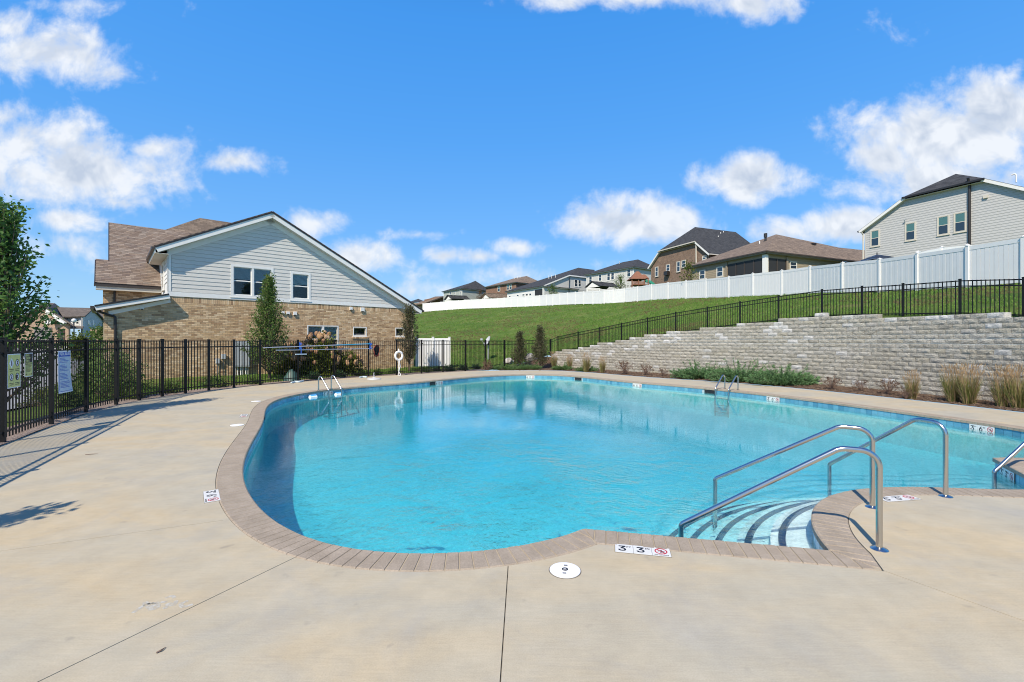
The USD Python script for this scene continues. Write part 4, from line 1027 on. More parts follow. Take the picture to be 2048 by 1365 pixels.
# ------------------------------------------------------------------ poles, net, brush and life ring hung on the fence
A0, A1 = np.array([-10.12, 18.35, 1.58]), np.array([-7.1, 22.72, 1.63])
sd = np.array([.84, -.54, 0]) * .12
g = thing('pool_pole', 'long grey telescopic pole with blue end hung high on the fence', 'pole', A0 + sd)
P0, P1 = at(523, 695.5, 18.4), at(741, 687.5, 22.9)
P0, P1 = P0 + sd, P1 + sd
md = P0 + (P1 - P0) * .62
MB().tube([P0, md], .021, 10).build('pole_tube', 'pole_grey', g, smooth=40)
MB().tube([md, P1], .025, 10).build('pole_grip', 'pole_blue', g, smooth=40)
g = thing('pool_net', 'grey pool pole below it carrying a dark leaf net at its right end', 'pool net', at(549, 700.5, 18.9) + sd)
P0, P1 = at(549, 700.5, 18.9) + sd, at(742, 697, 22.95) + sd
MB().tube([P0, P1], .021, 10).build('pole_tube', 'pole_grey', g, smooth=40)
d = (P1 - P0) / np.linalg.norm(P1 - P0)
ringc = P1 + d * .25 + [0, 0, -.12]
loop = [ringc + d * (.17 + .03 * math.sin(3 * t)) * math.cos(t) + np.array([0, 0, (.30 + .03 * math.cos(2 * t)) * math.sin(t)]) for t in np.linspace(0, 2 * PI, 25)]
MB().tube(loop, .018, 8, cap=False).build('net_frame', 'rubber_red', g, smooth=True)
mb = MB(); rng = np.random.default_rng(8); nrm = np.array([d[1], -d[0], 0])
th = np.linspace(0, 2 * PI, 25); rr = np.linspace(0.02, 1, 7)
vv = np.array([[ringc + d * .18 * q * math.cos(t) + np.array([0, 0, .31 * q * math.sin(t) - .24 * (1 - q)]) - nrm * (.18 * (1 - q * q)) + rng.normal(0, .012, 3) for t in th] for q in rr]).reshape(-1, 3)
k = np.arange(7 * 25).reshape(7, 25); f = np.stack([k[:-1, :-1], k[1:, :-1], k[1:, 1:], k[:-1, 1:]], -1).reshape(-1, 4)
mb.add(vv, f).build('net_bag', 'net_dark', g, smooth=True)
g = thing('pool_brush', 'pool brush with pale blue head hanging from the fence post left of the poles', 'brush', at(599, 700, 19.9) + sd)
b0 = at(599.5, 697, 19.75) + sd; b1 = at(599, 708.5, 19.7) + sd
MB().tube([b0, b1], .016, 8).build('brush_handle', 'plastic_blue', g)
dd = np.array([.54, .84, 0]); MB().beam(b1 - dd * .26, b1 + dd * .26, .05, .05).build('brush_head', 'hose_pale', g)
for j, u in enumerate((598.5, 739)):
    Y = (19.85, 22.75)[j]; hk = at(u, 692, Y) + sd * .5
    g = thing('pole_hook', ('blue hook holding the poles on the fence post by the brush', 'blue hook holding the poles at their net end')[j], 'hook', hk)
    for dz in (.07, -.10): MB().tube(fillet([hk + [0, 0, dz + .05], hk + sd * .7 + [0, 0, dz - .04], hk + sd * 1.1 + [0, 0, dz + .06]], [.03], 6), .018, 8).build('hook_arm', 'plastic_blue', g)
    MB().box(hk - sd * .1, (.06, .04, .34), dd).build('hook_plate', 'plastic_blue', g)
lr = at(796.5, 711.5, 23.45)
g = thing('life_ring', 'white life ring hung on the fence left of the white privacy screen', 'life ring', lr)
dd = np.array([.76, .65, 0]) ; n_ = np.array([.65, -.76, 0])
mb = MB(); mb.tube([lr + n_ * .06 + dd * .195 * math.cos(t) + np.array([0, 0, .215 * math.sin(t)]) for t in np.linspace(0, 2 * PI, 37)], .056, 12, cap=False)
mb.build('ring_body', 'rope_white', g, smooth=True)
for k in range(4):
    t = PI / 4 + k * PI / 2; c = lr + n_ * .06 + dd * .195 * math.cos(t) + np.array([0, 0, .215 * math.sin(t)]); tg = -dd * math.sin(t) + np.array([0, 0, math.cos(t)])
    MB().tube([c - tg * .03, c + tg * .03], .061, 12).build('ring_band', 'lid_white', g, smooth=40)
loop = [lr + n_ * .10 + np.array([0, 0, -.22]), lr + n_ * .12 + dd * .05 + np.array([0, 0, -.55]), lr + n_ * .10 + dd * -.02 + np.array([0, 0, -.82]), lr + n_ * .16 + dd * .09 + np.array([0, 0, -1.02]), lr + n_ * .2 - dd * .06 + [0, 0, -1.03]]
MB().tube(fillet(loop, [.1, .1, .05], 6), .022, 8).build('rope', 'rope_white', g, smooth=True)
loop = [lr + n_ * .08 + np.array([0, 0, .2]), lr + n_ * .03 + np.array([0, 0, .36])]
MB().tube(loop, .02, 8).build('hanger', 'rope_white', g)
MB().tube([lr + n_ * .10 - dd * .05 + np.array([0, 0, -.25]), lr + n_ * .11 - dd * .02 + np.array([0, 0, -.7]), lr + n_ * .15 - dd * .08 + np.array([0, 0, -1.03])], .018, 8).build('rope', 'rope_white', g, smooth=True)
# parasol base and small things on the far deck
p = W(748, 758.5)
g = thing('parasol_base', 'round grey parasol base with a short stem on the far deck', 'parasol base', p)
m = trimesh.creation.revolve(np.array([(0, .10), (.05, .10), (.09, .075), (.20, .06), (.30, .045), (.32, .02), (.32, 0), (0, 0)])[::-1], sections=36)
MB().add(np.array(m.vertices) + p, m.faces).build('base_plate', 'stone_umbrella', g, smooth=40)
MB().cyl(p + [0, 0, .09], .027, .22, 14).build('stem', 'pole_grey', g, smooth=40)
MB().cyl(p + [.03, -.02, .22], .022, .05, 10).build('clamp_knob', 'dark', g)
for lab, pts in (('flat pale blue strap lying on the far deck by the fence', [(583, 767), (590, 764.5), (597, 765.5), (606, 763)]), ('short pale hose piece lying near the parasol base', [(720, 756), (726, 754.5), (733, 755.5)])):
    q = [W(*s) + [0, 0, .03] for s in pts]
    MB().tube(fillet(q, [.1] * (len(q) - 2), 6) if len(q) > 2 else q, .045, 8).top('deck_strap', 'hose_pale', lab, 'strap', smooth=True)
p = np.array([*W(583, 762)[:2], .02])
while fence_line.distance(Point(p[:2])) < .5 or DECK.contains(Point(p[:2])): p = p * [1.01, 1.01, 1]
mb = MB(); m = trimesh.creation.icosphere(3, 1.0); v = np.array(m.vertices); v = v * [.34, .30, .5]; v[:, 2] += .02; v[:, :2] *= np.clip(1.05 - .9 * v[:, 2:3], .3, 1.2); v[:, 2] = np.maximum(v[:, 2], 0)
v += (meshkit.fbm(v * 6)[:, None] - .5) * .08
mb.add(v + p, m.faces).top('equipment_cover', 'green_cover', 'dark green domed cover standing on the lawn just behind the fence', 'cover', smooth=True)
# chalk smear on the slab
sm = MB()
def chalk(pts, wd):
    ls = LineString(fillet([W(*q) for q in pts], [.05] * (len(pts) - 2), 6)[:, :2] if len(pts) > 2 else [W(*q)[:2] for q in pts]).buffer(wd * 2.2, cap_style='round'); sm.prism(ls, -.002, .0012)
NM('chalk', {"g": ("geometry", {}), "n": ("noise_texture", {"scale": 38.0, "detail": 5.0, "roughness": .7}), "r": ("map_range", {"from_min": .38, "from_max": .58, "to_min": 0.0, "to_max": .9, "clamp": True}),
             "d": ("diffuse_bsdf", {"color": (.50, .485, .43)}), "t": ("transparent_bsdf", {}), "m": ("mix_closure", {})},
   [("g.position", "n.vector"), ("n.fac", "r.value"), ("r.result", "m.fac"), ("t.BSDF", "m.closure1"), ("d.BSDF", "m.closure2")], "m.closure")
chalk([(268, 1224), (292, 1208), (330, 1204)], .006); chalk([(290, 1206), (305, 1220), (318, 1212), (304, 1208)], .008); chalk([(330, 1216), (338, 1204), (345, 1214), (352, 1203)], .006); chalk([(372, 1203), (360, 1208), (366, 1215), (382, 1210)], .006); chalk([(334, 1195), (345, 1191), (349, 1196)], .005)
sm.top('chalk_scrawl', 'chalk', 'faint white chalk scrawl on the concrete at the lower left', 'chalk drawing')

for lab, px, ln_, an in (('thin brown twig lying on the concrete left of the pool', (183, 909), .16, .35), ('short dark twig lying on the front slab near the chalk scrawl', (322, 1302), .05, 1.2)):
    p = W(*px); q = np.array([math.cos(an), math.sin(an), 0]) * ln_ / 2
    MB().tube([p - q + [0, 0, .006], p + [.005, -.008, .009], p + q + [0, 0, .006]], [.004, .005, .002], 6).top('fallen_twig', 'twig', lab, 'twig')
# ------------------------------------------------------------------ facades
class Face:
    """A vertical facade: s metres along d, z up, off metres out along n."""
    def __init__(self, o, d, n):
        self.o = np.array([o[0], o[1], 0.0]); self.d = np.array([d[0], d[1], 0.0]); self.d /= np.linalg.norm(self.d)
        self.n = np.array([n[0], n[1], 0.0]); self.n /= np.linalg.norm(self.n)
    def P(self, s, z, off=0.0): return self.o + self.d * s + self.n * off + np.array([0, 0, z])
    def pts(self, v): v = np.asarray(v, float); return self.o + v[:, :1] * self.d + v[:, 1:2] * [0, 0, 1.0] + v[:, 2:] * self.n
    def px(self, u, v):
        p = onplane(u, v, self.o, self.n); return np.array([(p - self.o) @ self.d, p[2]])
    def poly(self, mb, shp, o0, o1, tilt=None):
        for g in getattr(shp, 'geoms', [shp]):
            if g.is_empty or g.geom_type != 'Polygon' or g.area < 1e-5: continue
            m = trimesh.creation.extrude_polygon(g, o1 - o0, engine='earcut'); v = np.array(m.vertices); v[:, 2] += o0
            if tilt: zb, step, amt = tilt; v[:, 2] += np.where(v[:, 2] > (o0 + o1) / 2, amt * (1 - (v[:, 1] - zb) / step), 0)
            mb.add(self.pts(v), m.faces, v[:, :2])
        return mb
    def box(self, mb, s0, s1, z0, z1, o0, o1): return self.poly(mb, sbox(min(s0, s1), min(z0, z1), max(s0, s1), max(z0, z1)), o0, o1)
def siding(face, poly, step, mat, parent, off=0.0, z0=None):
    zb, zt = (poly.bounds[1] if z0 is None else z0), poly.bounds[3]
    k = zb
    while k < zt:
        st = poly.intersection(sbox(-500, k, 500, k + step - (.006 if step < .18 else .004)))
        for g in getattr(st, 'geoms', [st]):
            if g.geom_type != 'Polygon' or g.area < .004: continue
            face.poly(MB(), g, off, off + .008, (k, step, .016)).build('siding_board', mat, parent)
        k += step
def window(face, s0, s1, z0, z1, parent, cols=1, hung=True, trim=.09, frame='trim_white', deep=False, blind=0.0, off=.0, pane='pane', upper=None, sash='trim_white', label=None):
    """A window as one part: casing, with sash bars, panes and blinds as its own pieces."""
    o = off
    mb = MB()
    outer = sbox(s0, z0, s1, z1); inner = outer.buffer(-trim, join_style='mitre')
    face.poly(mb, outer.difference(inner), o - .02, o + .035)
    face.box(mb, s0 - .03, s1 + .03, z0 - .035, z0, o - .02, o + .055)
    w = mb.build('window', frame, parent, label=label)
    a0, b0, a1, b1 = inner.bounds
    cw = (a1 - a0) / cols
    depth = -.05 if deep else .008
    for c in range(cols):
        x0, x1 = a0 + c * cw, a0 + (c + 1) * cw
        if c: face.box(MB(), x0 - .045, x0 + .045, b0, b1, o - .05 if deep else o, o + .030).build('mullion', frame, w)
        e0, e1 = x0 + (.045 if c else 0), x1 - (.045 if c < cols - 1 else 0)
        zm = (b0 + b1) / 2
        sb = MB()
        for (lo, hi, dd) in (((zm, b1, 0.0), (b0, zm + .02, .018)) if hung else ((b0, b1, 0),)):
            r = sbox(e0, lo, e1, hi); face.poly(sb, r.difference(r.buffer(-.035, join_style='mitre')), o + depth - .01 + dd, o + depth + .014 + dd)
        sb.build('sash', sash, w)
        if hung:
            face.box(MB(), e0 + .03, e1 - .03, zm + .01, b1 - .03, o + depth - .003, o + depth + .001).build('pane', 'glass' if deep else (upper or pane), w)
            face.box(MB(), e0 + .03, e1 - .03, b0 + .03, zm - .01, o + depth + .012, o + depth + .016).build('pane', 'glass' if deep else pane, w)
        else:
            face.box(MB(), e0 + .03, e1 - .03, b0 + .03, b1 - .03, o + depth - .003, o + depth + .001).build('pane', 'glass' if deep else pane, w)
        if deep:
            face.box(MB(), e0 - .04, e1 + .04, b0 - .04, b1 + .04, o - .45, o - .44).build('dark_interior', 'interior', w)
            if blind:
                bb = MB(); z = b1
                while z > b1 - blind * (b1 - b0):
                    face.box(bb, e0 + .02, e1 - .02, z - .028, z, o - .075, o - .070); z -= .045
                bb.build('blind', 'blind', w)
    return w
def gutter(p, q, parent, mat='gutter_dark', r=.06):
    MB().beam(p, q, r * 2, r * 1.9).build('gutter', mat, parent)

# ------------------------------------------------------------------ the brick and siding house
HG = .10
HL = np.array([-14.9, 19.5]); hd = np.array([.745, .666]); hd /= np.linalg.norm(hd); hn = np.array([hd[1], -hd[0]])
F = Face(HL, hd, hn)
house = thing('brick_house', 'house with tan brick ground floor, grey siding gable and brown shingle roof', 'house', (*HL, HG))
LEN, ZJ, RS, RZ = 11.92, 3.75, 4.02, 7.92
SL, SR = (RZ - 5.86) / RS, (RZ - ZJ) / (LEN - RS)
def pxbox(tl, right_u, bottom_v=None, h=None):
    a = F.px(*tl); s1 = F.px(right_u, tl[1])[0]; z0 = F.px(tl[0], bottom_v)[1] if bottom_v else a[1] - h
    return a[0], s1, z0, a[1]
wins = [(pxbox((461.4, 527.7), 547, 593.5), dict(cols=2, blind=.42)), (pxbox((580.5, 542.5), 621, 600.3), dict(cols=1, blind=.40)),
        (pxbox((614.3, 650.2), 677, h=1.45), dict(cols=2, blind=.45)), (pxbox((706, 653.4), 733.4, 672.5), dict(cols=1, hung=False)), (pxbox((790.4, 655.3), 809, 673.4), dict(cols=1, hung=False))]
holes = shapely.union_all([sbox(w[0], w[2], w[1], w[3]).buffer(-.07, join_style='mitre') for w, _ in wins])
full = shapely.union_all([sbox(w[0], w[2], w[1], w[3]) for w, _ in wins])
gable = Polygon([(0, ZJ), (LEN, ZJ), (RS, RZ), (0, 5.86)])
# core walls behind the cladding
F.poly(MB(), Polygon([(-2.05, HG - .4), (LEN, HG - .4), (LEN, ZJ), (0, ZJ), (0, 3.70), (-2.05, 3.16)]).difference(holes), -.22, -.014).build('brick_backing', 'house_brick_mortar', house)
F.poly(MB(), gable.difference(holes), -.22, -.012).build('gable_backing', 'siding_shadow', house)
siding(F, Polygon([(.11, ZJ + .21), (LEN - .42, ZJ + .21), (RS, RZ - .15), (.11, 5.86)]).difference(full.buffer(.0)), .178, 'siding_grey', house)
F.box(MB(), -.03, LEN - .1, ZJ, ZJ + .20, -.01, .03).build('band_board', 'trim_white', house)
F.box(MB(), -.035, .10, ZJ + .20, 5.75, -.01, .034).build('corner_board', 'trim_white', house)
for (w, kw), lab in zip(wins, ('wide upper double window in the siding gable', 'narrow upper window in the siding gable', 'low double window above the hydrangeas', 'small square window with brick sill', 'small window by the right corner')):
    low = w[3] < ZJ
    window(F, *w, house, trim=.05 if low else .11, deep=True, off=.0 if not low else -.02, label=lab, **kw)
# bricks, laid course by course round the openings
BC, BLn = .0772, .2135
tones_rng = np.random.default_rng(21)
allb = []
pent = lambda s: 3.16 + (s + 2.05) * (3.70 - 3.16) / 2.05
z = HG; row = 0
opens = [w for w, _ in wins if w[3] < ZJ]
while z + BC < ZJ + .001:
    last = z + 2 * BC > ZJ - .11
    hgt = .0665 if not last else ZJ - z - .008
    step = BLn if not last else BC
    s = -2.05 + (0 if row % 2 == 0 else -step / 2)
    while s < LEN:
        a, b = max(s, -2.05), min(s + step - .0105, LEN)
        segs = [(a, b)]
        for o in opens:
            if z + hgt > o[2] and z < o[3]:
                segs = [q for x, y in segs for q in ((x, min(y, o[0] - .004)), (max(x, o[1] + .004), y)) if q[1] - q[0] > .015]
        for x, y in segs:
            if y - x < .015: continue
            top = z + hgt
            if x < 0 and top > pent(x): continue
            allb.append((x, y, z, top))
        s += step
    if last: break
    z += BC; row += 1
allb.sort(key=lambda q: (0 if 1.85 < q[2] < 3.2 else 1, q[0]))
rest = MB()
for i, (a, b, z0, z1) in enumerate(allb):
    j = tones_rng.uniform(-.003, .004)
    m = F.box(MB() if i < 300 else rest, a, b, z0, z1, -.045, j)
    if i < 300: m.build('brick', 'house_brick', house)
rest.build('far_bricks', 'house_brick', house, kind='stuff')
for w in opens:                       # soldier course and sill
    m = MB(); s = w[0] - .12
    while s < w[1] + .05:
        F.box(m, s, s + .066, w[3] + .012, w[3] + .205, -.03, .006); s += BC
    m.build('soldier_course', 'house_brick', house)
    m = MB(); s = w[0] - .06
    while s < w[1] + .02:
        F.box(m, s, s + .066, w[2] - .12, w[2] - .03, -.03, .05); s += BC
    m.build('brick_sill', 'house_brick', house)
# side and back walls
FS = Face(HL, -hn, -hd)                                  # left side wall, running back from the corner
sidew = window
FS.box(MB(), 0.02, 11, ZJ - 1.5, 5.80, -.2, 0).build('side_wall', 'siding_white', house)
siding(FS, sbox(.12, 4.4, 3.55, 5.7), .178, 'siding_white', house, z0=4.4)
window(FS, 1.5, 2.45, 4.15, 5.45, house, trim=.09, off=.03)
FS.box(MB(), -.034, .10, ZJ, 5.75, -.01, .03).build('corner_board', 'trim_white', house)
FR = Face(HL + hd * LEN, -hn, hd)
FR.box(MB(), 0, 11, HG - .4, ZJ, -.2, -.02).build('side_wall', 'house_brick_mortar', house)
bk = Face(HL - hn * 11, hd, -hn)
bk.poly(MB(), Polygon([(0, 0), (LEN, 0), (LEN, ZJ), (RS, RZ), (0, 5.86)]), -.2, 0).build('back_wall', 'siding_grey', house)
# main roof
OH, EL, ER = .38, .48, .42
def rp(s, a, z): return F.P(s, z, -a)
zl, zr = RZ + .16 - SL * (RS + EL), RZ + .16 - SR * (LEN - RS + ER)
mbr = MB().slab([rp(-EL, -OH, zl), rp(RS, -OH, RZ + .16), rp(RS, 11.3, RZ + .16), rp(-EL, 11.3, zl)][::-1], .05)
mbr.slab([rp(RS, -OH, RZ + .16), rp(LEN + ER, -OH, zr), rp(LEN + ER, 11.3, zr), rp(RS, 11.3, RZ + .16)][::-1], .05)
main_roof = mbr.build('roof', 'shingle_tan', house, uv=True)
for (sa, za, sb_, zb) in ((-EL, zl, RS, RZ + .16), (RS, RZ + .16, LEN + ER, zr)):
    MB().beam(rp(sa, -OH + .005, za - .17), rp(sb_, -OH + .005, zb - .17), .035, .21, up=F.n).build('rake_board', 'trim_white', house) if False else None
    dv = np.array([sb_ - sa, zb - za]); dv /= np.linalg.norm(dv); pv = np.array([-dv[1], dv[0]])
    A, B_ = np.array([sa, za]), np.array([sb_, zb])
    F.poly(MB(), Polygon([A - pv * .05, B_ - pv * .05, B_ - pv * .25, A - pv * .25]), OH - .035, OH).build('rake_board', 'trim_white', house)
    F.poly(MB(), Polygon([A + pv * .012, B_ + pv * .012, B_ - pv * .052, A - pv * .052]), OH - .01, OH + .025).build('drip_edge', 'gutter_dark', house)
    F.poly(MB(), Polygon([A - pv * .235, B_ - pv * .235, B_ - pv * .25, A - pv * .25]), 0.0, OH - .035).build('rake_soffit', 'trim_cream', house)
    F.poly(MB(), Polygon([A - pv * .25, B_ - pv * .25, B_ - pv * .47, A - pv * .47]).intersection(sbox(0, 0, LEN, 20)), 0.0, .032).build('frieze_board', 'trim_white', house)
gutter(rp(-EL - .05, -OH, zl - .06), rp(-EL - .05, 3.3, zl - .06), house, 'gutter_brown')
gutter(rp(LEN + ER + .05, -OH, zr - .06), rp(LEN + ER + .05, 11, zr - .06), house, 'gutter_brown')
F.box(MB(), -EL, 0, zl - .27, zl - .25, -3.4, OH - .03).build('eave_soffit', 'trim_cream', house)
F.box(MB(), -EL, -EL + .03, zl - .25, zl - .03, -3.4, OH - .03).build('eave_fascia', 'trim_white', house)
F.box(MB(), LEN, LEN + ER, zr - .22, zr - .20, -10, OH - .03).build('eave_soffit', 'trim_cream', house)
# front wing behind the gable: brick wall, shingled slope towards us, stepped left rake
WA, WP = 3.6, .8
wing = Face(HL - hn * WA, hd, hn)
wing.poly(MB(), sbox(-2.12, HG - .4, 0, 4.32), -.2, -.04).build('wing_backing', 'house_brick_mortar', house)
mb = MB(); z = 3.0; row = 0
while z < 4.25:
    s = -2.12 + (0 if row % 2 else -BLn / 2)
    while s < -.01:
        a, b = max(s, -2.12), min(s + BLn - .0105, -.01)
        if b - a > .02: wing.box(mb, a, b, z, z + .0665, -.04, tones_rng.uniform(-.003, .004))
        s += BLn
    z += BC; row += 1
mb.build('wing_bricks', 'house_brick', house)
def wp(s, r, dz=0.0): return F.P(s, 4.45 + WP * r + dz, -(WA - .32) - r)
RL = 4.63
MB().slab([wp(-2.39, 0), wp(2.2, 0), wp(2.2, 1.55), wp(-2.39, 1.55)], .06).slab([wp(-1.92, 1.55), wp(2.2, 1.55), wp(2.2, RL), wp(-1.92, RL)], .06).build('wing_roof', 'shingle_under', house)
MB().slab([wp(-1.92, RL), wp(2.2, RL), F.P(2.2, 4.45, -(WA - .32) - 2 * RL), F.P(-1.92, 4.45, -(WA - .32) - 2 * RL)], .06).build('wing_roof', 'shingle_tan', house, uv=True)
sh = []; ex = .145; sl = math.hypot(1, WP); r = 0.0; row = 0
while r < RL:
    s0 = -2.39 if r < 1.53 else -1.92
    s = s0 - (.0 if row % 2 else .16)
    while s < 1.6:
        wdt = tones_rng.uniform(.22, .38)
        a, b = max(s, s0), min(s + wdt - .004, 1.6)
        if b - a > .03: sh.append((a, b, r, tones_rng.uniform(.008, .016)))
        s += wdt
    r += ex / sl; row += 1
sh.sort(key=lambda q: q[0])
rest = MB(); nw = np.cross(wp(1, 0) - wp(0, 0), wp(0, 1) - wp(0, 0)); nw /= np.linalg.norm(nw)
for i, (a, b, r, t) in enumerate(sh):
    r1 = min(r + ex / sl * 1.12, RL)
    q = np.array([wp(a, r), wp(b, r), wp(b, r1), wp(a, r1)]); up = np.array([nw * (t + .010), nw * (t + .010), nw * (t * .3 + .004), nw * (t * .3 + .004)])
    m = (MB() if i < 300 else rest).add(np.vstack([q, q + up]), [[4, 5, 6, 7], [0, 1, 5, 4], [1, 2, 6, 5], [3, 0, 4, 7], [2, 3, 7, 6]])
    if i < 300: m.build('shingle', 'shingle', house)
rest.build('far_shingles', 'shingle', house, kind='stuff')
MB().beam(wp(-2.42, 0, -.10), wp(.2, 0, -.10), .12, .10).build('gutter', 'gutter_brown', house)
e0 = F.P(-2.36, 4.24, -(WA - .32)); e1 = F.P(-.02, 4.24, -(WA - .32))
MB().beam(e0, e1, .03, .2).build('eave_fascia', 'trim_cream', house)
wing.box(MB(), -2.36, -.02, 4.14, 4.16, 0, .32).build('eave_soffit', 'trim_cream', house)
for a_, b_, x in ((0, 1.55, -2.40), (1.55, RL, -1.93)):
    MB().beam(wp(x, a_, -.09), wp(x, b_, -.09), .03, .2, up=nw).build('rake_board', 'gutter_brown', house)
# taller hip behind
A_, E_, B2 = rp(2.25, 9.0, 9.38), rp(8.0, 9.0, 9.38), rp(.47, 7.93, 8.16)
dn = (B2 - A_) ; dn2 = dn / (7.93 - 9.0)
C2, D2 = rp(.47, 4.2, 8.16 - 1.14 * 3.73), rp(8.0, 4.2, 9.38 - 1.14 * 4.8)
MB().slab([C2, D2, E_, A_, B2], .06).build('hip_roof', 'shingle_tan', house, uv=True)
MB().slab([A_, E_, rp(9.5, 13, 5.5), rp(-1, 13, 5.5)], .06).slab([E_, D2, rp(10, 9, 6)][::1], .06).build('hip_roof', 'shingle_tan', house, uv=True)
# pent roof over the left end, downspouts
p0, p1 = F.P(-2.3, 3.17, .30), F.P(.0, 3.79, .30)
MB().slab([F.P(-2.34, 3.20, .36), F.P(.0, 3.82, .36), F.P(.0, 3.82, -3.5), F.P(-2.34, 3.20, -3.5)], .05).build('pent_roof', 'shingle_tan', house, uv=True)
pd = np.array([2.34, .62]); pd /= np.linalg.norm(pd); pn = np.array([-pd[1], pd[0]]); A, B_ = np.array([-2.34, 3.20]), np.array([0.0, 3.82])
F.poly(MB(), Polygon([A - pn * .05, B_ - pn * .05, B_ - pn * .20, A - pn * .20]), .31, .345).build('rake_board', 'trim_white', house)
F.poly(MB(), Polygon([A + pn * .014, B_ + pn * .014, B_ - pn * .05, A - pn * .05]), .33, .372).build('drip_edge', 'gutter_dark', house)
F.poly(MB(), Polygon([A - pn * .19, B_ - pn * .19, B_ - pn * .205, A - pn * .205]), 0.0, .31).build('rake_soffit', 'trim_cream', house)
F.poly(MB(), Polygon([A + [.35, 0] - pn * .205, B_ - pn * .205, B_ - pn * .36, A + [.35, 0] - pn * .36]), 0.005, .03).build('frieze_board', 'trim_white', house)
gutter(F.P(-2.40, 3.12, .34), F.P(-2.40, 3.12, -3.5), house, 'gutter_brown')
ds = fillet([F.P(-2.36, 3.05, .12), F.P(-1.95, 2.86, .07), F.P(-1.72, 2.80, .06), F.P(-1.72, .1, .06)], [.1, .1], 5)
MB().tube(ds, .048, 8).build('downspout', 'gutter_dark', house)
MB().tube(fillet([wing.P(-1.72, 4.25, .28), wing.P(-1.72, 4.1, .06), wing.P(-1.72, 3.2, .06)], [.1], 5), .045, 8).build('downspout', 'gutter_dark', house)
# vents, meters and cabinets on the brick
for (u0, v0, u1, v1) in ((280, 612, 288, 619), (562, 622.3, 568.4, 627.3), (572.3, 623, 579, 629), (586, 623.2, 593, 630.5), (699, 614, 704.2, 620.2), (720.8, 615, 728, 623.2)):
    a, b = F.px(u0, v0), F.px(u1, v1)
    vt = F.box(MB(), a[0], b[0], b[1], a[1], -.01, .075).build('vent_cover', 'trim_white', house)
    F.box(MB(), a[0] + .03, b[0] - .03, b[1] - .012, b[1] + .02, .0, .08).build('vent_mouth', 'dark', vt)
for (u0, v0, u1, v1, dd) in ((431, 717, 438, 726.5, .12), (442, 708, 450.5, 717.5, .14)):
    a, b = F.px(u0, v0), F.px(u1, v1)
    bx_ = F.box(MB(), a[0], b[0], b[1], a[1], 0, dd).build('meter_box', 'metal_box', house)
    MB().tube([F.P((a[0] + b[0]) / 2, b[1], .05), F.P((a[0] + b[0]) / 2, HG, .05)], .02, 8).build('conduit', 'metal_box', bx_)
for k, (u0, u1) in enumerate(((466.8, 477.5), (478, 487), (487.5, 498))):
    a, b = F.px(u0, 681.5), F.px(u1, 733)
    c = F.box(MB(), a[0], b[0] - .01, b[1], a[1], 0, .2).build('utility_cabinet', 'metal_box', house)
    F.box(MB(), a[0] + .03, b[0] - .04, b[1] + .05, a[1] - .05, .2, .212).build('cabinet_door', 'metal_box', c)
    for q in (.3, .7):
        x = a[0] + (b[0] - a[0]) * q; MB().tube([F.P(x, b[1], .1), F.P(x, HG, .1)], .028, 8).build('conduit', 'trim_white', c)
MB().tube(fillet([F.P(5.0, 1.05, .05), F.P(4.85, .8, .10), F.P(4.5, .3, .25), F.P(4.2, .12, .4)], [.1, .1], 6), .018, 6).build('garden_hose', 'gutter_dark', house)
F.box(MB(), 4.95, 5.05, 1.0, 1.1, 0, .08).build('hose_tap', 'gutter_brown', house)
# white privacy screen right of the house
pa, pb = np.array([-5.95, 27.95]), np.array([-3.97, 28.5])
scr = thing('privacy_screen', 'short white vinyl privacy screen beside the right corner of the brick house', 'screen', (*pa, .2))
S = Face(pa, pb - pa, [(pb - pa)[1], -(pb - pa)[0]]); Ls = np.linalg.norm(pb - pa)
for x in (0, Ls * .5, Ls):
    ps = S.box(MB(), x - .06, x + .06, .1, 2.02, -.06, .06).build('screen_post', 'vinyl', scr)
    S.box(MB(), x - .075, x + .075, 2.02, 2.06, -.075, .075).build('post_cap', 'vinyl', ps)
for x0 in (.06, Ls * .5 + .06):
    for zz in (.22, 1.86): S.box(MB(), x0, x0 + Ls * .5 - .12, zz, zz + .12, -.025, .025).build('screen_rail', 'vinyl', scr)
    n = 6; w = (Ls * .5 - .12) / n
    for k in range(n): S.box(MB(), x0 + k * w + .002, x0 + (k + 1) * w - .002, .34, 1.86, -.012, .012).build('screen_board', 'vinyl', scr)
# satellite dish on a pole behind the fence
g0 = at(976.6, 719, 33.0)
dish = thing('satellite_dish', 'grey satellite dish on a pole on the grass behind the far fence', 'satellite dish', g0)
pt_ = at(976.6, 689, 33.0)
MB().tube([g0 - [0, 0, .3], pt_], .045, 10).build('dish_pole', 'dish_grey', dish, smooth=True)
ax = np.array([-.80, -.40, .45]); ax /= np.linalg.norm(ax); ux = np.cross(ax, [0, 0, 1.0]); ux /= np.linalg.norm(ux); uy = np.cross(ux, ax)
rr = np.linspace(0, 1, 6); th = np.linspace(0, 2 * PI, 25)[:-1]
c0 = pt_ + [.0, 0, .22]
vv = np.array([[c0 + ux * .34 * q * math.cos(t) + uy * .40 * q * math.sin(t) + ax * .10 * q * q for t in th] for q in rr]); k = np.arange(6 * 24).reshape(6, 24)
f = np.stack([k[:-1], k[1:], np.roll(k, -1, 1)[1:], np.roll(k, -1, 1)[:-1]], -1).reshape(-1, 4)
MB().add(vv.reshape(-1, 3), f).add(vv.reshape(-1, 3) - ax * .02, f[:, ::-1]).build('dish_bowl', 'dish_grey', dish, smooth=True)
MB().tube([c0 - uy * .40 + ax * .08, c0 + ax * .52 - uy * .12], .018, 6).build('feed_arm', 'dish_grey', dish)
MB().box(c0 + ax * .56 - uy * .10, (.12, .12, .14), ux).build('feed_horn', 'dish_grey', dish)
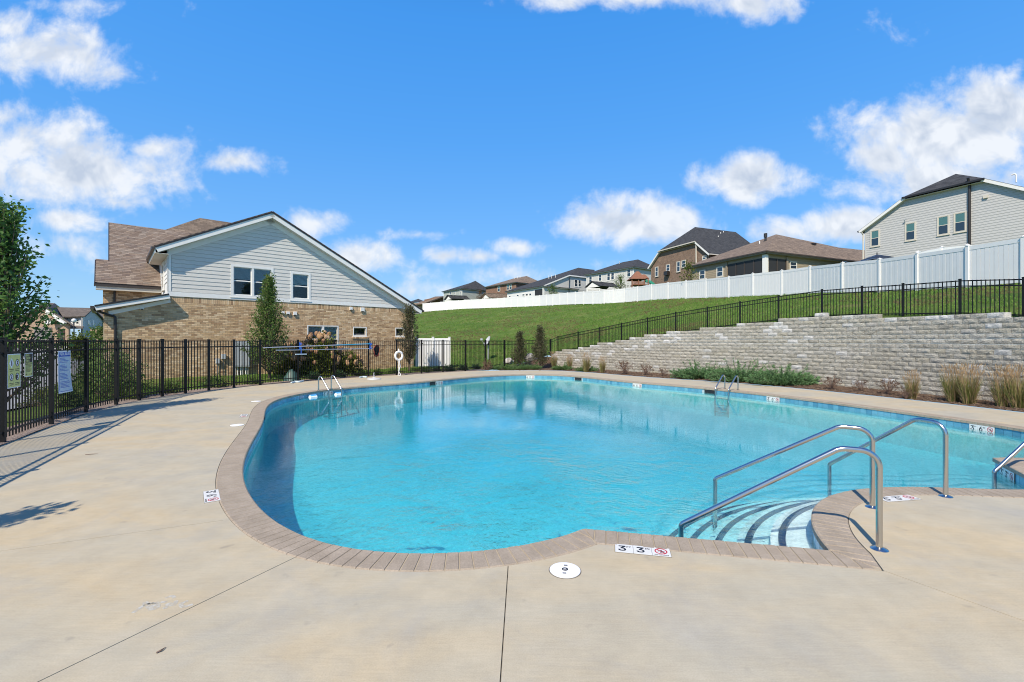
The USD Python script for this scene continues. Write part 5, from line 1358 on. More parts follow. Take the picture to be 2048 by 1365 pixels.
MB().tube([pt_ - [0, 0, .05], c0 - ax * .03], .05, 8).build('dish_mount', 'gutter_dark', dish)
# ------------------------------------------------------------------ long white vinyl fence on the hill
vpath = resample(VF[:, :2], .1)
vz = np.interp(np.arange(len(vpath)), np.linspace(0, len(vpath) - 1, 400), np.interp(np.linspace(0, 1, 400), np.r_[0, np.cumsum(np.linalg.norm(np.diff(VF[:, :2], axis=0), axis=1))] / np.sum(np.linalg.norm(np.diff(VF[:, :2], axis=0), axis=1)), VF[:, 2]))
vu = proj(np.c_[vpath, vz])[0]
def on_hill(u):
    k = np.interp(u, vu, np.arange(len(vu))); i = np.arange(len(vu))
    return np.array([np.interp(k, i, vpath[:, 0]), np.interp(k, i, vpath[:, 1]), np.interp(k, i, vz)])
pu = [846, 861, 882, 893.6, 905, 917, 930, 943.7, 955.9, 969.3, 982.5, 995.7, 1008.4, 1021.9, 1035.3, 1050.5, 1065.8, 1079.5, 1092.2, 1105.7, 1119.6, 1135, 1150.6, 1167.4, 1185.7, 1207.8, 1226, 1248.6, 1275, 1303, 1336, 1372, 1412, 1457.7, 1505.7, 1563.6, 1620, 1685.5, 1759.5, 1835, 1936, 2046]
vposts = [on_hill(u) for u in pu]
vposts[-1] = vposts[-2] + (vposts[-2] - vposts[-3]) * .82 + [.15, 0, .05]
vposts.append(vposts[-1] + np.array([.5, -2.35, -.1]))
def vinyl_fence(g, posts, height=1.83, detail_from=30):
    for k, p in enumerate(posts):
        a, b = posts[max(k - 1, 0)], posts[min(k + 1, len(posts) - 1)]; d = (b - a)[:2]; d = d / np.linalg.norm(d)
        MB().box((p[0], p[1], p[2] + height / 2 - .05), (.13, .13, height + .1), (*d, 0)).build('fence_post', 'vinyl', g)
        MB().box((p[0], p[1], p[2] + height + .015), (.155, .155, .03), (*d, 0)).tube([p + [0, 0, height + .03], p + [0, 0, height + .07]], [.09, .01], 4).build('post_cap', 'vinyl', g)
    for k, (a, b) in enumerate(zip(posts[:-1], posts[1:])):
        d = (b - a) / np.linalg.norm(b - a); dh = np.array([d[0], d[1], 0]); l = np.linalg.norm((b - a)[:2]); n_ = np.array([d[1], -d[0], 0]) / np.hypot(d[0], d[1])
        for zz in (.13, height - .10): MB().beam(a + [0, 0, zz], b + [0, 0, zz], .055, .17).build('fence_rail', 'vinyl', g)
        n = max(6, int(round(l / .165)))
        def board(mb, t0, t1, off):
            q = [a + (b - a) * t0 + [0, 0, .20], a + (b - a) * t1 + [0, 0, .20], a + (b - a) * t1 + [0, 0, height - .16], a + (b - a) * t0 + [0, 0, height - .16]]
            q = np.array(q); o = n_ * off; return mb.add(np.vstack([q + o, q - o]), [[0, 1, 2, 3], [7, 6, 5, 4], [0, 4, 5, 1], [1, 5, 6, 2], [2, 6, 7, 3], [3, 7, 4, 0]])
        if k >= detail_from:
            for j in range(n): board(MB(), (j + .04) / n, (j + .96) / n, .016 if j % 2 else .020).build('fence_board', 'vinyl', g)
        else:
            mb = MB()
            for j in range(n): board(mb, (j + .05) / n, (j + .95) / n, .016 if j % 2 else .024)
            mb.build('fence_panel', 'vinyl', g)
wf = thing('vinyl_fence', 'long tall white vinyl privacy fence running along the top of the grass hill', 'fence', vposts[20])
vinyl_fence(wf, vposts, 1.83, 33)
sf = [vposts[39]] + [np.array([x, y, z - 1.83]) for x, y, z in ((22.27, 23.3, 6.64), (24.5, 24.2, 6.96), (26.7, 25.1, 7.13), (29.0, 26.0, 7.25))]
g = thing('vinyl_fence', 'short white vinyl side fence branching uphill below the grey house', 'fence', sf[1])
vinyl_fence(g, [sf[0] + [.12, .1, .1]] + sf[1:], 1.83, 9)

# ------------------------------------------------------------------ houses on the hill
def roof_faces(house, polys, mat, t=.14, name='roof'):
    """Roof planes as one roof part; each polygon wound counter-clockwise seen from above."""
    mb = MB()
    for q in polys:
        q = np.array(q, float)
        def nrm(q):
            n = np.zeros(3)
            for k in range(len(q)): n += np.cross(q[k], q[(k + 1) % len(q)])
            return n / (np.linalg.norm(n) + 1e-12)
        n = nrm(q)
        flat = len(q) == 3 or np.max(np.abs((q - q.mean(0)) @ n)) < .06
        for r in ([q] if flat else [q[[0, k, k + 1]] for k in range(1, len(q) - 1)]):      # warped planes are folded into triangles
            n = nrm(r); mb.slab(r if n[2] > 0 else r[::-1], t)
    return mb.build(name, mat, house, uv=True)
def v3(*a): return np.array(a, float)
def pwin(face, tl, ur, vb, parent, **kw):
    a = face.px(*tl); s1 = face.px(ur, tl[1])[0]; z0 = face.px(tl[0], vb)[1]
    return window(face, a[0], s1, z0, a[1], parent, **{**dict(trim=.08, off=.03), **kw})
def pipe(parent, p, h, r=.05, mat='trim_white'): MB().cyl(np.array(p) - [0, 0, .3], r, h + .3, 8).build('vent_pipe', mat, parent)

# grey sided house with clipped gable at the right
def clipped_gable(g, face, W_, gz, ze, s1, zc, depth, cladding, roof, step=.2, trim='trim_cream', gut='gutter_dark'):
    sl = (zc - ze) / s1; apex = ze + sl * W_ / 2; s2 = W_ - s1; hb = (apex - zc) / sl * .9
    shp = Polygon([(0, gz), (W_, gz), (W_, ze), (s2, zc), (s1, zc), (0, ze)])
    face.poly(MB(), shp, -.2, -.012).build('wall', cladding, g, uv=True)
    if step:
        siding(face, shp.intersection(sbox(.10, gz, W_ - .10, 99)), step, cladding, g)
        face.box(MB(), -.02, .10, gz, ze, -.01, .03).build('corner_board', cladding, g)
        face.box(MB(), W_ - .10, W_ + .02, gz, ze, -.01, .03).build('corner_board', cladding, g)
    oh = .32; P = face.P
    e = .4; zl_ = ze - e * sl + .12
    roof_faces(g, [[P(-e, zl_, oh), P(s1, zc + .12, oh), P(W_ / 2, apex + .12, -hb), P(W_ / 2, apex + .12, -depth), P(-e, zl_, -depth)],
                   [P(W_ + e, zl_, oh), P(W_ + e, zl_, -depth), P(W_ / 2, apex + .12, -depth), P(W_ / 2, apex + .12, -hb), P(s2, zc + .12, oh)],
                   [P(s1, zc + .12, oh), P(s2, zc + .12, oh), P(W_ / 2, apex + .12, -hb)]], roof)
    for a, b in (((-e, zl_), (s1, zc + .12)), ((s2, zc + .12), (W_ + e, zl_))):
        a, b = np.array(a), np.array(b); d = (b - a) / np.linalg.norm(b - a); p = np.array([-d[1], d[0]])
        face.poly(MB(), Polygon([a - p * .03, b - p * .03, b - p * .24, a - p * .24]), oh - .02, oh + .02).build('rake_board', 'trim_white' if trim == 'trim_cream' else trim, g)
        face.poly(MB(), Polygon([a - p * .24, b - p * .24, b - p * .22, a - p * .22]), 0, oh - .02).build('rake_soffit', trim, g)
    gutter(P(s1 - .1, zc + .03, oh + .06), P(s2 + .1, zc + .03, oh + .06), g, gut, .07)
    face.box(MB(), s1, s2, zc - .14, zc - .12, 0, oh).build('eave_soffit', trim, g)
    for fx, sd_ in ((Face(P(0, 0)[:2], -face.n[:2], -face.d[:2]), 0), (Face(P(W_, 0)[:2], -face.n[:2], face.d[:2]), 1)):
        fx.box(MB(), 0, depth - .3, gz, ze, -.2, 0).build('side_wall', cladding, g, uv=True)
        if step and sd_ == 1: pass
        gutter(P(-e - .03 if not sd_ else W_ + e + .03, zl_ - .05, oh), P(-e - .03 if not sd_ else W_ + e + .03, zl_ - .05, -depth), g, gut, .06)
    face_b = Face(P(0, 0, -depth + .3)[:2], face.d[:2], -face.n[:2]); face_b.poly(MB(), shp, -.2, 0).build('back_wall', cladding, g, uv=True)
f8 = Face((32.95, 42), (.433, -.901), (-.901, -.433))
h8 = thing('grey_house', 'tall grey sided house with clipped gable at the right edge behind the white fence', 'house', (32.95, 42, 6))
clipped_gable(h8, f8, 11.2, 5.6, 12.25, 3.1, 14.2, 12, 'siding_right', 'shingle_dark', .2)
for tl, ur, vb in (((1741, 461.5), 1760, 495), ((1810, 447), 1832.4, 483.5), ((1874.5, 433.8), 1899.6, 472.5), ((1907.5, 426.7), 1934, 467)):
    pwin(f8, tl, ur, vb, h8, frame='trim_cream', upper='pane_green', sash='trim_cream')
a = f8.px(1940, 372); MB().tube([f8.P(a[0], a[1] + .6, .36), f8.P(a[0], a[1] + .1, .1), f8.P(a[0], 5.6, .09)], .09, 8).build('downspout', 'gutter_dark', h8)
MB().tube([f8.P(-.15, 12.0, .3), f8.P(-.12, 11.7, .08), f8.P(-.12, 5.6, .08)], .06, 8).build('downspout', 'trim_cream', h8)
a = f8.px(1972, 393.5); f8.box(MB(), a[0] - .13, a[0] + .13, a[1] - .12, a[1] + .12, 0, .14).build('vent_cover', 'trim_cream', h8)
a = f8.px(1813.5, 440); MB().tube([f8.P(a[0] - .1, a[1] - .25, .03), f8.P(a[0] - .1, a[1], .2), f8.P(a[0] + .08, a[1] + .1, .22)], .04, 6).build('wall_bracket', 'metal_box', h8)
MB().tube(fillet([f8.P(9.2, 14.0, -2.0), f8.P(9.2, 14.65, -2.0), f8.P(8.95, 14.65, -2.0)], [.12], 5), .05, 8).build('vent_pipe', 'trim_white', h8)
# brown brick house with clipped gable
f6 = Face((21.0, 68), (.378, -.926), (-.926, -.378))
h6 = thing('brown_brick_house', 'brown brick house with dark roof and clipped gable on the hill', 'house', (21, 68, 7))
clipped_gable(h6, f6, 11.2, 6.8, 13.1, 2.1, 14.9, 11, 'brick_brown', 'shingle_dark', 0, gut='trim_cream')
zz5 = lambda x, y: (1280 + x / 4.2667, 440 + y / 4.2667)
for x0, y0, x1, y1 in ((130, 403, 158, 487), (224, 382, 257, 443), (314, 357, 346, 447), (356, 347, 393, 412), (533, 308, 570, 345)):
    tl = zz5(x0, y0); br = zz5(x1, y1); pwin(f6, tl, br[0], br[1], h6, frame='trim_cream')
a = f6.px(*zz5(225, 442)); b = f6.px(*zz5(255, 470)); f6.box(MB(), a[0], b[0], b[1], a[1], 0, .5).build('window_air_conditioner', 'gutter_dark', h6)
a = f6.px(*zz5(488, 200)); MB().tube([f6.P(a[0], a[1], .2), f6.P(a[0], 6.9, .1)], .08, 8).build('downspout', 'trim_cream', h6)
for x, y in ((688, 135), (712, 125), (668, 165)): pipe(h6, onplane(*zz5(x, y), f6.P(8.2, 15.4, -5), np.cross(f6.P(11.2, 13.1, 0) - f6.P(5.6, 18, 0), f6.n)), .5, .06)
# generic two-wing corner house: C is the near corner, walls run left (d1) and right (d2) of it
def corner_house(name, label, C, d1, len1, len2, gz, ze, clad, roof, ridge, step=.2, trim='trim_white', gut='gutter_dark', clad2=None, base=None):
    C = np.array(C, float); d1 = np.array(d1) / np.linalg.norm(d1); d2 = np.array([d1[1], -d1[0]])
    if d2[0] < 0: d2 = -d2
    g = thing(name, label, 'house', (*C, gz))
    L = C + d1 * len1
    fl = Face(L, -d1, [-d2[0], -d2[1]]); fr_ = Face(C, d2, -d1)
    for fc, ln_, cl in ((fl, len1, clad), (fr_, len2, clad2 or clad)):
        shp = sbox(0, gz, ln_, ze)
        fc.poly(MB(), shp, -.2, -.012).build('wall', cl, g, uv=True)
        if step and cl.startswith('siding'):
            siding(fc, sbox(.1, gz, ln_ - .1, ze), step, cl, g)
        fc.box(MB(), -.02, .10, gz, ze, -.01, .03).build('corner_board', trim, g) if cl.startswith('siding') else None
        fc.box(MB(), ln_ - .10, ln_ + .02, gz, ze, -.01, .03).build('corner_board', trim, g) if cl.startswith('siding') else None
        fc.box(MB(), -.3, ln_ + .3, ze - .02, ze + .0, 0, .38).build('eave_soffit', 'trim_tan', g)
        fc.box(MB(), -.35, ln_ + .35, ze + .02, ze + .14, .36, .40).build('eave_fascia', trim, g)
        fc.box(MB(), -.45, ln_ + .45, ze + .12, ze + .23, .40, .50).build('gutter', gut, g)
    b1 = Face(L, d2, d1); b2 = Face(C + d2 * len2, d1, d2)
    for fc, ln_ in ((b1, len2), (b2, len1)): fc.box(MB(), 0, ln_, gz, ze, -.2, 0).build('rear_wall', clad, g, uv=True)
    o = .42; q = lambda a, b, z: v3(*(C + d1 * a + d2 * b), z)
    if ridge:
        (a1, b1_, z1), (a2, b2_, z2) = ridge; e = ze + .2
        A, B_, D, E = q(-o, -o, e), q(len1 + o, -o, e), q(len1 + o, len2 + o, e), q(-o, len2 + o, e)
        R1, R2 = q(a1, b1_, z1), q(a2, b2_, z2)
        roof_faces(g, [[A, R1, R2, B_], [A, E, R1], [E, D, R2, R1], [B_, R2, D]], roof)
    return g, fl, fr_, q
zz4 = lambda x, y: (820 + x / 3.9385, 460 + y / 3.9385)
# tan sided house with screened porch
h7, f7l, f7r, q7 = corner_house('tan_house', 'single storey tan sided house with brown hip roof and dark screened porch', (23.75, 42.2), (-.397, .918), 9.1, 14.5, 6.6, 9.95, 'siding_tan', 'shingle_tan', None, .18, 'trim_tan', 'gutter_brown')
C7, L7, R7 = q7(-.42, -.42, 10.2), q7(9.6, -.42, 10.2), q7(-.42, 15, 10.2)
P7 = q7(5.2, 8.6, 13.75)
n7 = np.cross(R7 - C7, P7 - C7)
Q1, Q2 = onplane(1678, 495, C7, n7), onplane(1740, 501.5, C7, n7)
roof_faces(h7, [[C7, P7, L7], [C7, R7, Q2, Q1, P7], [L7, P7, q7(14, 14, 9.8)], [P7, Q1, q7(14, 14, 9.8)], [Q1, Q2, q7(12, 20, 9.8)], [Q1, q7(12, 20, 9.8), q7(14, 14, 9.8)]], 'shingle_tan')
for (x0, y0, x1, y1), fc in (((508, 432, 560, 513), f7l), ((654, 403, 713, 492), f7l), ((1275, 350, 1335, 422), f7r)):
    tl, br = zz5(x0, y0), zz5(x1, y1); pwin(fc, tl, br[0], br[1], h7, frame='trim_cream')
for x0, x1 in ((752, 820), (822, 893), (897, 973), (977, 1060)):
    a, b = f7l.px(*zz5(x0, 360))[0], f7l.px(*zz5(x1, 320))[0]
    s_ = f7l.box(MB(), a, b, 7.3, 9.62, -.01, .05).build('porch_screen', 'screen_mesh', h7)
    f7l.box(MB(), b - .02, b + .05, 7.3, 9.62, -.01, .09).build('screen_post', 'gutter_brown', s_)
for x0, x1 in ((1098, 1165), (1168, 1240)):
    a, b = f7r.px(*zz5(x0, 330))[0], f7r.px(*zz5(x1, 320))[0]
    s_ = f7r.box(MB(), max(a, .2), b, 7.3, 9.62, -.01, .05).build('porch_screen', 'screen_mesh', h7)
    f7r.box(MB(), b - .03, b + .06, 7.3, 9.62, -.01, .09).build('screen_post', 'gutter_brown', s_)
MB().box(q7(.0, .0, 8.3) , (.36, .36, 3.2), (*f7l.d[:2], 0)).build('porch_column', 'trim_white', h7)
f7l.box(MB(), f7l.px(*zz5(748, 360))[0] - .14, f7l.px(*zz5(748, 360))[0], 7.0, 9.9, 0, .12).build('porch_post', 'trim_tan', h7)
f7r.box(MB(), f7r.px(*zz5(1243, 320))[0], f7r.px(*zz5(1256, 320))[0], 7.0, 9.9, 0, .12).build('porch_post', 'trim_tan', h7)
nl = np.cross(P7 - C7, L7 - C7); pipe(h7, onplane(*zz5(1071, 180), C7, nl), .78, .12, 'gutter_dark'); pipe(h7, onplane(*zz5(1071, 180), C7, nl) + [0, 0, .7], .12, .17, 'gutter_dark'); pipe(h7, onplane(*zz5(1020, 202), C7, nl), .28, .06)
MB().box(onplane(*zz5(1480, 212), C7, n7) + [0, 0, .08], (.45, .35, .2)).build('roof_vent', 'gutter_dark', h7)
def porch(g, apex, left, right, Y, back, depth, gz, clad='siding_white', roof='shingle_dark', posts=True):
    """Small gabled porch: apex/left/right are photo pixels of its gable at distance Y; it runs back along 'back'."""
    A, Lp, Rp = at(*apex, Y), at(*left, Y), at(*right, Y); bk_ = np.array([*back, 0.0]) / np.linalg.norm(back) * depth
    roof_faces(g, [[Lp - bk_ * .06, A - bk_ * .06, A + bk_, Lp + bk_], [A - bk_ * .06, Rp - bk_ * .06, Rp + bk_, A + bk_]], roof, .12, 'porch_roof')
    w = Rp - Lp; fc = Face(Lp[:2], w[:2], [w[1], -w[0]]); l = np.linalg.norm(w[:2])
    fc.poly(MB(), Polygon([(0.1, Lp[2] - .15), (l - .1, Rp[2] - .15), (l * ((A - Lp)[:2] @ w[:2]) / (w[:2] @ w[:2]), A[2] - .15)]), -.1, 0).build('porch_gable', clad, g)
    fc.box(MB(), .1, l - .1, Lp[2] - .38, Lp[2] - .16, -.1, .02).build('porch_beam', 'trim_white', g)
    if posts:
        for x in (.2, l - .3): fc.box(MB(), x, x + .16, gz, Lp[2] - .38, -.16, 0).build('porch_post', 'trim_white', g)
# pale grey two storey house beside the playset
h5, f5l, f5r, q5 = corner_house('pale_grey_house', 'pale grey two storey house with dark hip roof left of the brown brick house', (22.95, 85), (-.596, .803), 12.2, 9, 9.0, 15.6, 'siding_cool', 'shingle_dark', ((4, 6.5, 18.5), (8, 6.5, 18.5)), .22, gut='gutter_brown')
for x0, y0, x1, y1 in ((1410, 364, 1436, 420), (1487, 349, 1511, 406), (1552, 339, 1579, 401), (1583, 334, 1611, 396), (1709, 309, 1740, 373)):
    tl, br = zz4(x0, y0), zz4(x1, y1); pwin(f5l, tl, br[0], br[1], h5)
porch(h5, zz4(1437, 402), zz4(1384, 452), zz4(1502, 438), 80.5, (.803, .5), 5.0, 9.5)
for x, y in ((1655, 255), (1672, 250)): pipe(h5, q5(7.5, 5.0, 17.6), .8 if x < 1660 else .9, .06)
# house with long dark roof
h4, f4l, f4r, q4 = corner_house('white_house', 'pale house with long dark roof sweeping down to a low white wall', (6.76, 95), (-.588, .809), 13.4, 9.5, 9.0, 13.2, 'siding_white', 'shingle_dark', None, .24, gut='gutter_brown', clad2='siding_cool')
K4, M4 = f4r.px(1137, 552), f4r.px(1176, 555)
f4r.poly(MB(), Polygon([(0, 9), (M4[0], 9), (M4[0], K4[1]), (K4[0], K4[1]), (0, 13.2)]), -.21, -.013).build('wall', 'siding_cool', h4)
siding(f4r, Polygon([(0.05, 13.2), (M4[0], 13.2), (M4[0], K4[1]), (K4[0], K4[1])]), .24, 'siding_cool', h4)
C4, L4, KK, MM = q4(-.35, -.35, 13.5), q4(13.8, -.35, 13.5), f4r.P(K4[0], K4[1] + .2, .35), f4r.P(M4[0] + 1, K4[1] + .2, .35)
n4 = np.cross(L4 - C4, KK - C4); T4 = onplane(1156.5, 535.4, C4, n4)
N4 = T4 + (MM - KK) * .8
roof_faces(h4, [[C4, KK, T4, L4], [KK, MM, N4, T4]], 'shingle_dark')
_b = N4 + v3(*(f4r.n * -9)) + v3(0, 0, -5); roof_faces(h4, [[L4, T4, _b], [T4, N4, _b]], 'shingle_dark')
for pa_, pb_ in ((C4, KK), (KK, MM)): MB().beam(pa_ + v3(0, 0, -.12), pb_ + v3(0, 0, -.12), .05, .24).build('rake_board', 'trim_white', h4)
for x0, y0, x1, y1 in ((1294, 388, 1319, 446), (1324, 390, 1347, 447)):
    tl, br = zz4(x0, y0), zz4(x1, y1); pwin(f4r, tl, br[0], br[1], h4)
for x0, y0, x1, y1 in ((779, 517, 796, 532), (841, 509, 859, 525), (884, 504, 905, 522), (911, 502, 932, 522), (938, 499, 958, 520)):
    tl, br = zz4(x0, y0), zz4(x1, y1); pwin(f4l, tl, br[0], br[1], h4, hung=False)
a, b = f4l.px(*zz4(985, 480)), f4l.px(*zz4(1048, 508)); f4l.box(MB(), a[0], b[0], 10.4, 12.85, -.011, .035).build('porch_opening', 'screen_mesh', h4)
f4l.box(MB(), 13.2, 13.42, 9.5, 13.1, .0, .25).build('porch_post', 'trim_white', h4)
for x in (6.5, 8.0, 10.5): pipe(h4, L4 + (T4 - L4) * .45 + (C4 - L4) * x / 24 + v3(0, 0, .05), .7, .06)
MB().tube([f4r.P(K4[0], K4[1], .3), f4r.P(K4[0], 9.5, .1)], .07, 8).build('downspout', 'gutter_dark', h4)
# red-brown brick house
h3, f3l, f3r, q3 = corner_house('red_brick_house', 'red brown brick house with tan roof between the two dark roofed houses', (1.02, 115), (-.624, .782), 13.3, 10.5, 10.2, 16.6, 'brick_red', 'shingle_tan', ((4, 7, 19.5), (9, 7, 19.5)), 0, 'trim_cream', 'gutter_brown')
for x0, y0, x1, y1 in ((692, 444, 711, 486), (764, 431, 783, 476), (787, 428, 804, 471)):
    tl, br = zz4(x0, y0), zz4(x1, y1); pwin(f3l, tl, br[0], br[1], h3, frame='trim_cream', upper='pane_green')
porch(h3, zz4(600, 495), zz4(562, 537), zz4(642, 532), 108, (.9, .4), 9.0, 10.4, roof='shingle_tan')
for x in (5, 6, 7.5): pipe(h3, q3(x, 5.5, 18.9), .7, .06)
# green grey house
h2, f2l, f2r, q2 = corner_house('green_grey_house', 'green grey sided house with dark roof near the left end of the hill', (-13.9, 125), (-.626, .78), 10, 9.4, 10.2, 16.2, 'siding_green', 'shingle_dark', ((3, 6.5, 19.4), (6, 6.5, 19.0)), .24, gut='gutter_dark')
for x0, y0, x1, y1 in ((314, 484, 328, 512), (350, 480, 357, 512), (393, 466, 402, 480), (393, 488, 402, 510)):
    tl, br = zz4(x0, y0), zz4(x1, y1); pwin(f2l, tl, br[0], br[1], h2, trim=.05)
porch(h2, zz4(300, 512), zz4(273, 550), zz4(330, 540), 119, (.9, .35), 5.0, 10.4)
# far roofs at the left end
f1 = Face((-24, 140), (1, 0), (0, -1))
h1 = thing('brick_house', 'far brick house with tan roof half hidden behind the left end of the white fence', 'house', (-24, 140, 10))
a = f1.px(868, 607); b = f1.px(888.5, 592.5)
f1.poly(MB(), Polygon([(a[0] - 3, 10), (b[0], 10), (b[0], b[1]), (a[0] - 3, f1.px(868, 599)[1])]), -.3, 0).build('wall', 'brick_red', h1, uv=True)
p_ = lambda u, v, Y: at(u, v, Y)
roof_faces(h1, [[p_(824, 609.5, 139), p_(846, 608, 138), p_(889, 592.0, 139.4), p_(870.4, 592.9, 148)]], 'shingle_tan')
MB().beam(p_(846, 608.5, 137.9), p_(889, 592.6, 139.3), .3, .35).build('eave_fascia', 'gutter_brown', h1)
f1.box(MB(), a[0] - 7, a[0] - 3, 10, f1.px(850, 606)[1], -.3, -.1).build('wall', 'siding_tan', h1)
h0 = thing('far_house', 'farthest house, only its dark roof showing at the left end of the hill', 'house', (-36, 170, 10))
roof_faces(h0, [[p_(818, 605, 168), p_(846, 603, 168), p_(836.4, 597.5, 174)], [p_(846, 603, 168), p_(850, 603, 180), p_(836.4, 597.5, 174)], [p_(818, 605, 168), p_(836.4, 597.5, 174), p_(815, 605, 180)]], 'shingle_dark')
f0 = Face(p_(820, 605, 168.4)[:2], (1, 0), (0, -1)); f0.box(MB(), 0, 4.6, 10, at(0, 605, 168)[2], -.3, 0).build('wall', 'siding_cool', h0)
# playset
ps = thing('playset', 'wooden playset with two small roofs and a green slide behind the white fence', 'playset', at(1275, 575, 58))
Y = 58.0; u2 = lambda u, v, dy=0.0: at(u, v, Y + dy)
zz = lambda x, y, dy=0.0: u2(*zz4(x, y), dy)
for x0, xa, x1, yt, yb, d0, d1 in ((1738, 1781, 1858, 326, 384, -.9, 1.2), (1790, 1830, 1884, 350, 380, -.6, .9)):
    L0, A0_, R0 = zz(x0, yb, d0), zz(xa, yt, .1), zz(x1, yb - 2, d0)
    dz = v3(0, d1 - d0, 0)
    roof_faces(ps, [[L0, zz(x1, yb, d0), zz(xa + 22, yt, .1), zz(xa, yt, .1)], [L0, zz(xa, yt, .1), L0 + dz], [zz(x1, yb, d0), zz(x1, yb, d0) + dz, zz(xa + 22, yt, .1)], [L0 + dz, zz(xa, yt, .1), zz(xa + 22, yt, .1), zz(x1, yb, d0) + dz]], 'wood_play', .06)
gz = ground(*zz(1790, 440)[:2])
for x in (1748, 1800, 1846, 1876):
    for dy in (-.7, .8):
        t_ = zz(x, 384, dy); MB().beam(v3(t_[0], t_[1], gz), t_, .12, .12, up=(1, 0, 0)).build('playset_post', 'wood_play', ps)
for y in (408, 416, 424, 432):
    MB().beam(zz(1745, y, -.75), zz(1850, y, -.75), .04, .10).build('playset_board', 'wood_play', ps)
MB().box((zz(1745, 436) + zz(1850, 436)) / 2, (np.ptp([zz(1745, 436)[0], zz(1850, 436)[0]]), 1.7, .08)).build('platform', 'wood_play', ps)
sld = MB(); pA, pB, pC = zz(1850, 408, -.3), zz(1890, 415, -.5), zz(1925, 445, -.7)
for a_, b_ in ((pA, pB), (pB, pC)): sld.beam(a_, b_, .6, .06)
for off in (-.3, .3):
    for a_, b_ in ((pA, pB), (pB, pC)): sld.beam(a_ + v3(0, off, .12), b_ + v3(0, off, .12), .05, .25)
sld.build('slide', 'slide_green', ps)
# gazebo roof over the fence
gz_c = at(1754, 517, 30.5)
gb = thing('gazebo', 'dark metal gazebo with two tier roof peeping over the white fence', 'gazebo', gz_c)
def pyr(c, w, h): 
    q = [c + v3(x, y, 0) for x, y in ((-w, -w), (w, -w), (w, w), (-w, w))]; t = c + v3(0, 0, h)
    return [[q[i], q[(i + 1) % 4], t] for i in range(4)]
roof_faces(gb, pyr(gz_c + v3(0, 0, -.33), 1.6, .5), 'gutter_dark', .05); roof_faces(gb, pyr(gz_c + v3(0, 0, .0), .62, .28), 'gutter_dark', .05)
MB().cyl(gz_c + v3(0, 0, .25), .03, .16, 8).build('finial', 'gutter_dark', gb)
g0 = ground(gz_c[0], gz_c[1])
for x in (-1.4, 1.4):
    for y in (-1.4, 1.4): MB().box((gz_c[0] + x, gz_c[1] + y, (gz_c[2] - .33 + g0 - .1) / 2), (.1, .1, gz_c[2] - .33 - g0 + .1)).build('gazebo_post', 'gutter_dark', gb)

# ------------------------------------------------------------------ across the street at the far left
fF = Face((-64, 60), (1, 0), (0, -1))
hF = thing('brick_house', 'brick and grey house across the street behind the big leafy tree', 'house', (-60, 60, 1))
zz7 = lambda x, y: (60 + x / 10.5, 590 + y / 10.5)
def fp(x, y): return tuple(fF.px(*zz7(x, y)))
fF.poly(MB(), Polygon([fp(-420, 1010), fp(810, 1010), fp(810, 600), fp(340, 275), fp(240, 210), fp(-420, 640)]), -.25, 0).build('wall', 'brick_tan', hF, uv=True)
fF.poly(MB(), Polygon([fp(820, 1010), fp(1500, 1010), fp(1500, 690), fp(820, 690)]), -3.2, -3.0).build('wall', 'brick_tan', hF, uv=True)
fW = Face((-64, 63.2), (1, 0), (0, -1))
def fw(x, y): return tuple(fW.px(*zz7(x, y)))
fW.poly(MB(), Polygon([fw(760, 655), fw(1110, 655), fw(1110, 455), fw(700, 455)]), -.2, 0).build('wall', 'siding_white', hF)
window(fW, fw(955, 500)[0], fw(1045, 500)[0], fw(955, 622)[1], fw(955, 500)[1], hF, trim=.1, upper='pane_green')
for x in (800, 850, 900, 1070): fW.box(MB(), fw(x, 500)[0], fw(x, 500)[0] + .06, fw(x, 650)[1], fw(x, 460)[1], 0, .05).build('batten', 'siding_white', hF)
c0, c1, c2 = at(*zz7(1110, 655), 63), at(*zz7(1520, 600), 72), at(*zz7(1285, 282), 67.5)
dd_ = (c1 - c0)[:2]; fG = Face(c0[:2], dd_, [dd_[1], -dd_[0]]); Lg = np.linalg.norm(dd_)
ca = fG.px(*zz7(1285, 290)); ce = fG.px(*zz7(1120, 455))
fG.poly(MB(), Polygon([(0, 1.0), (Lg, 1.0), (Lg, ce[1]), (ca[0], ca[1]), (0, ce[1])]), -.2, 0).build('wall', 'siding_blue', hF)
for x0, x1 in ((1208, 1232), (1240, 1264), (1308, 1336)):
    a = fG.px(*zz7(x0, 525)); b = fG.px(*zz7(x1, 632)); window(fG, a[0], b[0], b[1], a[1], hF, trim=.05, off=.02)
ridge_l, ridge_r = at(*zz7(560, 265), 67.5), fG.P(ca[0], ca[1] + .12, .3)
roof_faces(hF, [[at(*zz7(690, 458), 62.6), fG.P(-.3, ce[1] + .0, .3), ridge_r, ridge_l]], 'shingle_grey'); roof_faces(hF, [[ridge_l, ridge_r, fG.P(Lg + .3, ce[1], .3), ridge_l + v3(3, 8, -5)]], 'shingle_grey')
roof_faces(hF, [[at(*zz7(360, 275), 59.6), at(*zz7(930, 640), 59.6), at(*zz7(700, 455), 66), at(*zz7(640, 262), 70), at(*zz7(520, 172), 70), at(*zz7(345, 160), 70), at(*zz7(240, 200), 59.6)]], 'shingle_grey')
roof_faces(hF, [[at(*zz7(-440, 645), 59.6), at(*zz7(240, 200), 59.6), at(*zz7(345, 160), 70), at(*zz7(-300, 500), 70)]], 'shingle_grey')
roof_faces(hF, [[at(*zz7(810, 690), 61), at(*zz7(1110, 690), 61.5), at(*zz7(1130, 655), 63.2), at(*zz7(820, 650), 63.2)]], 'shingle_grey')
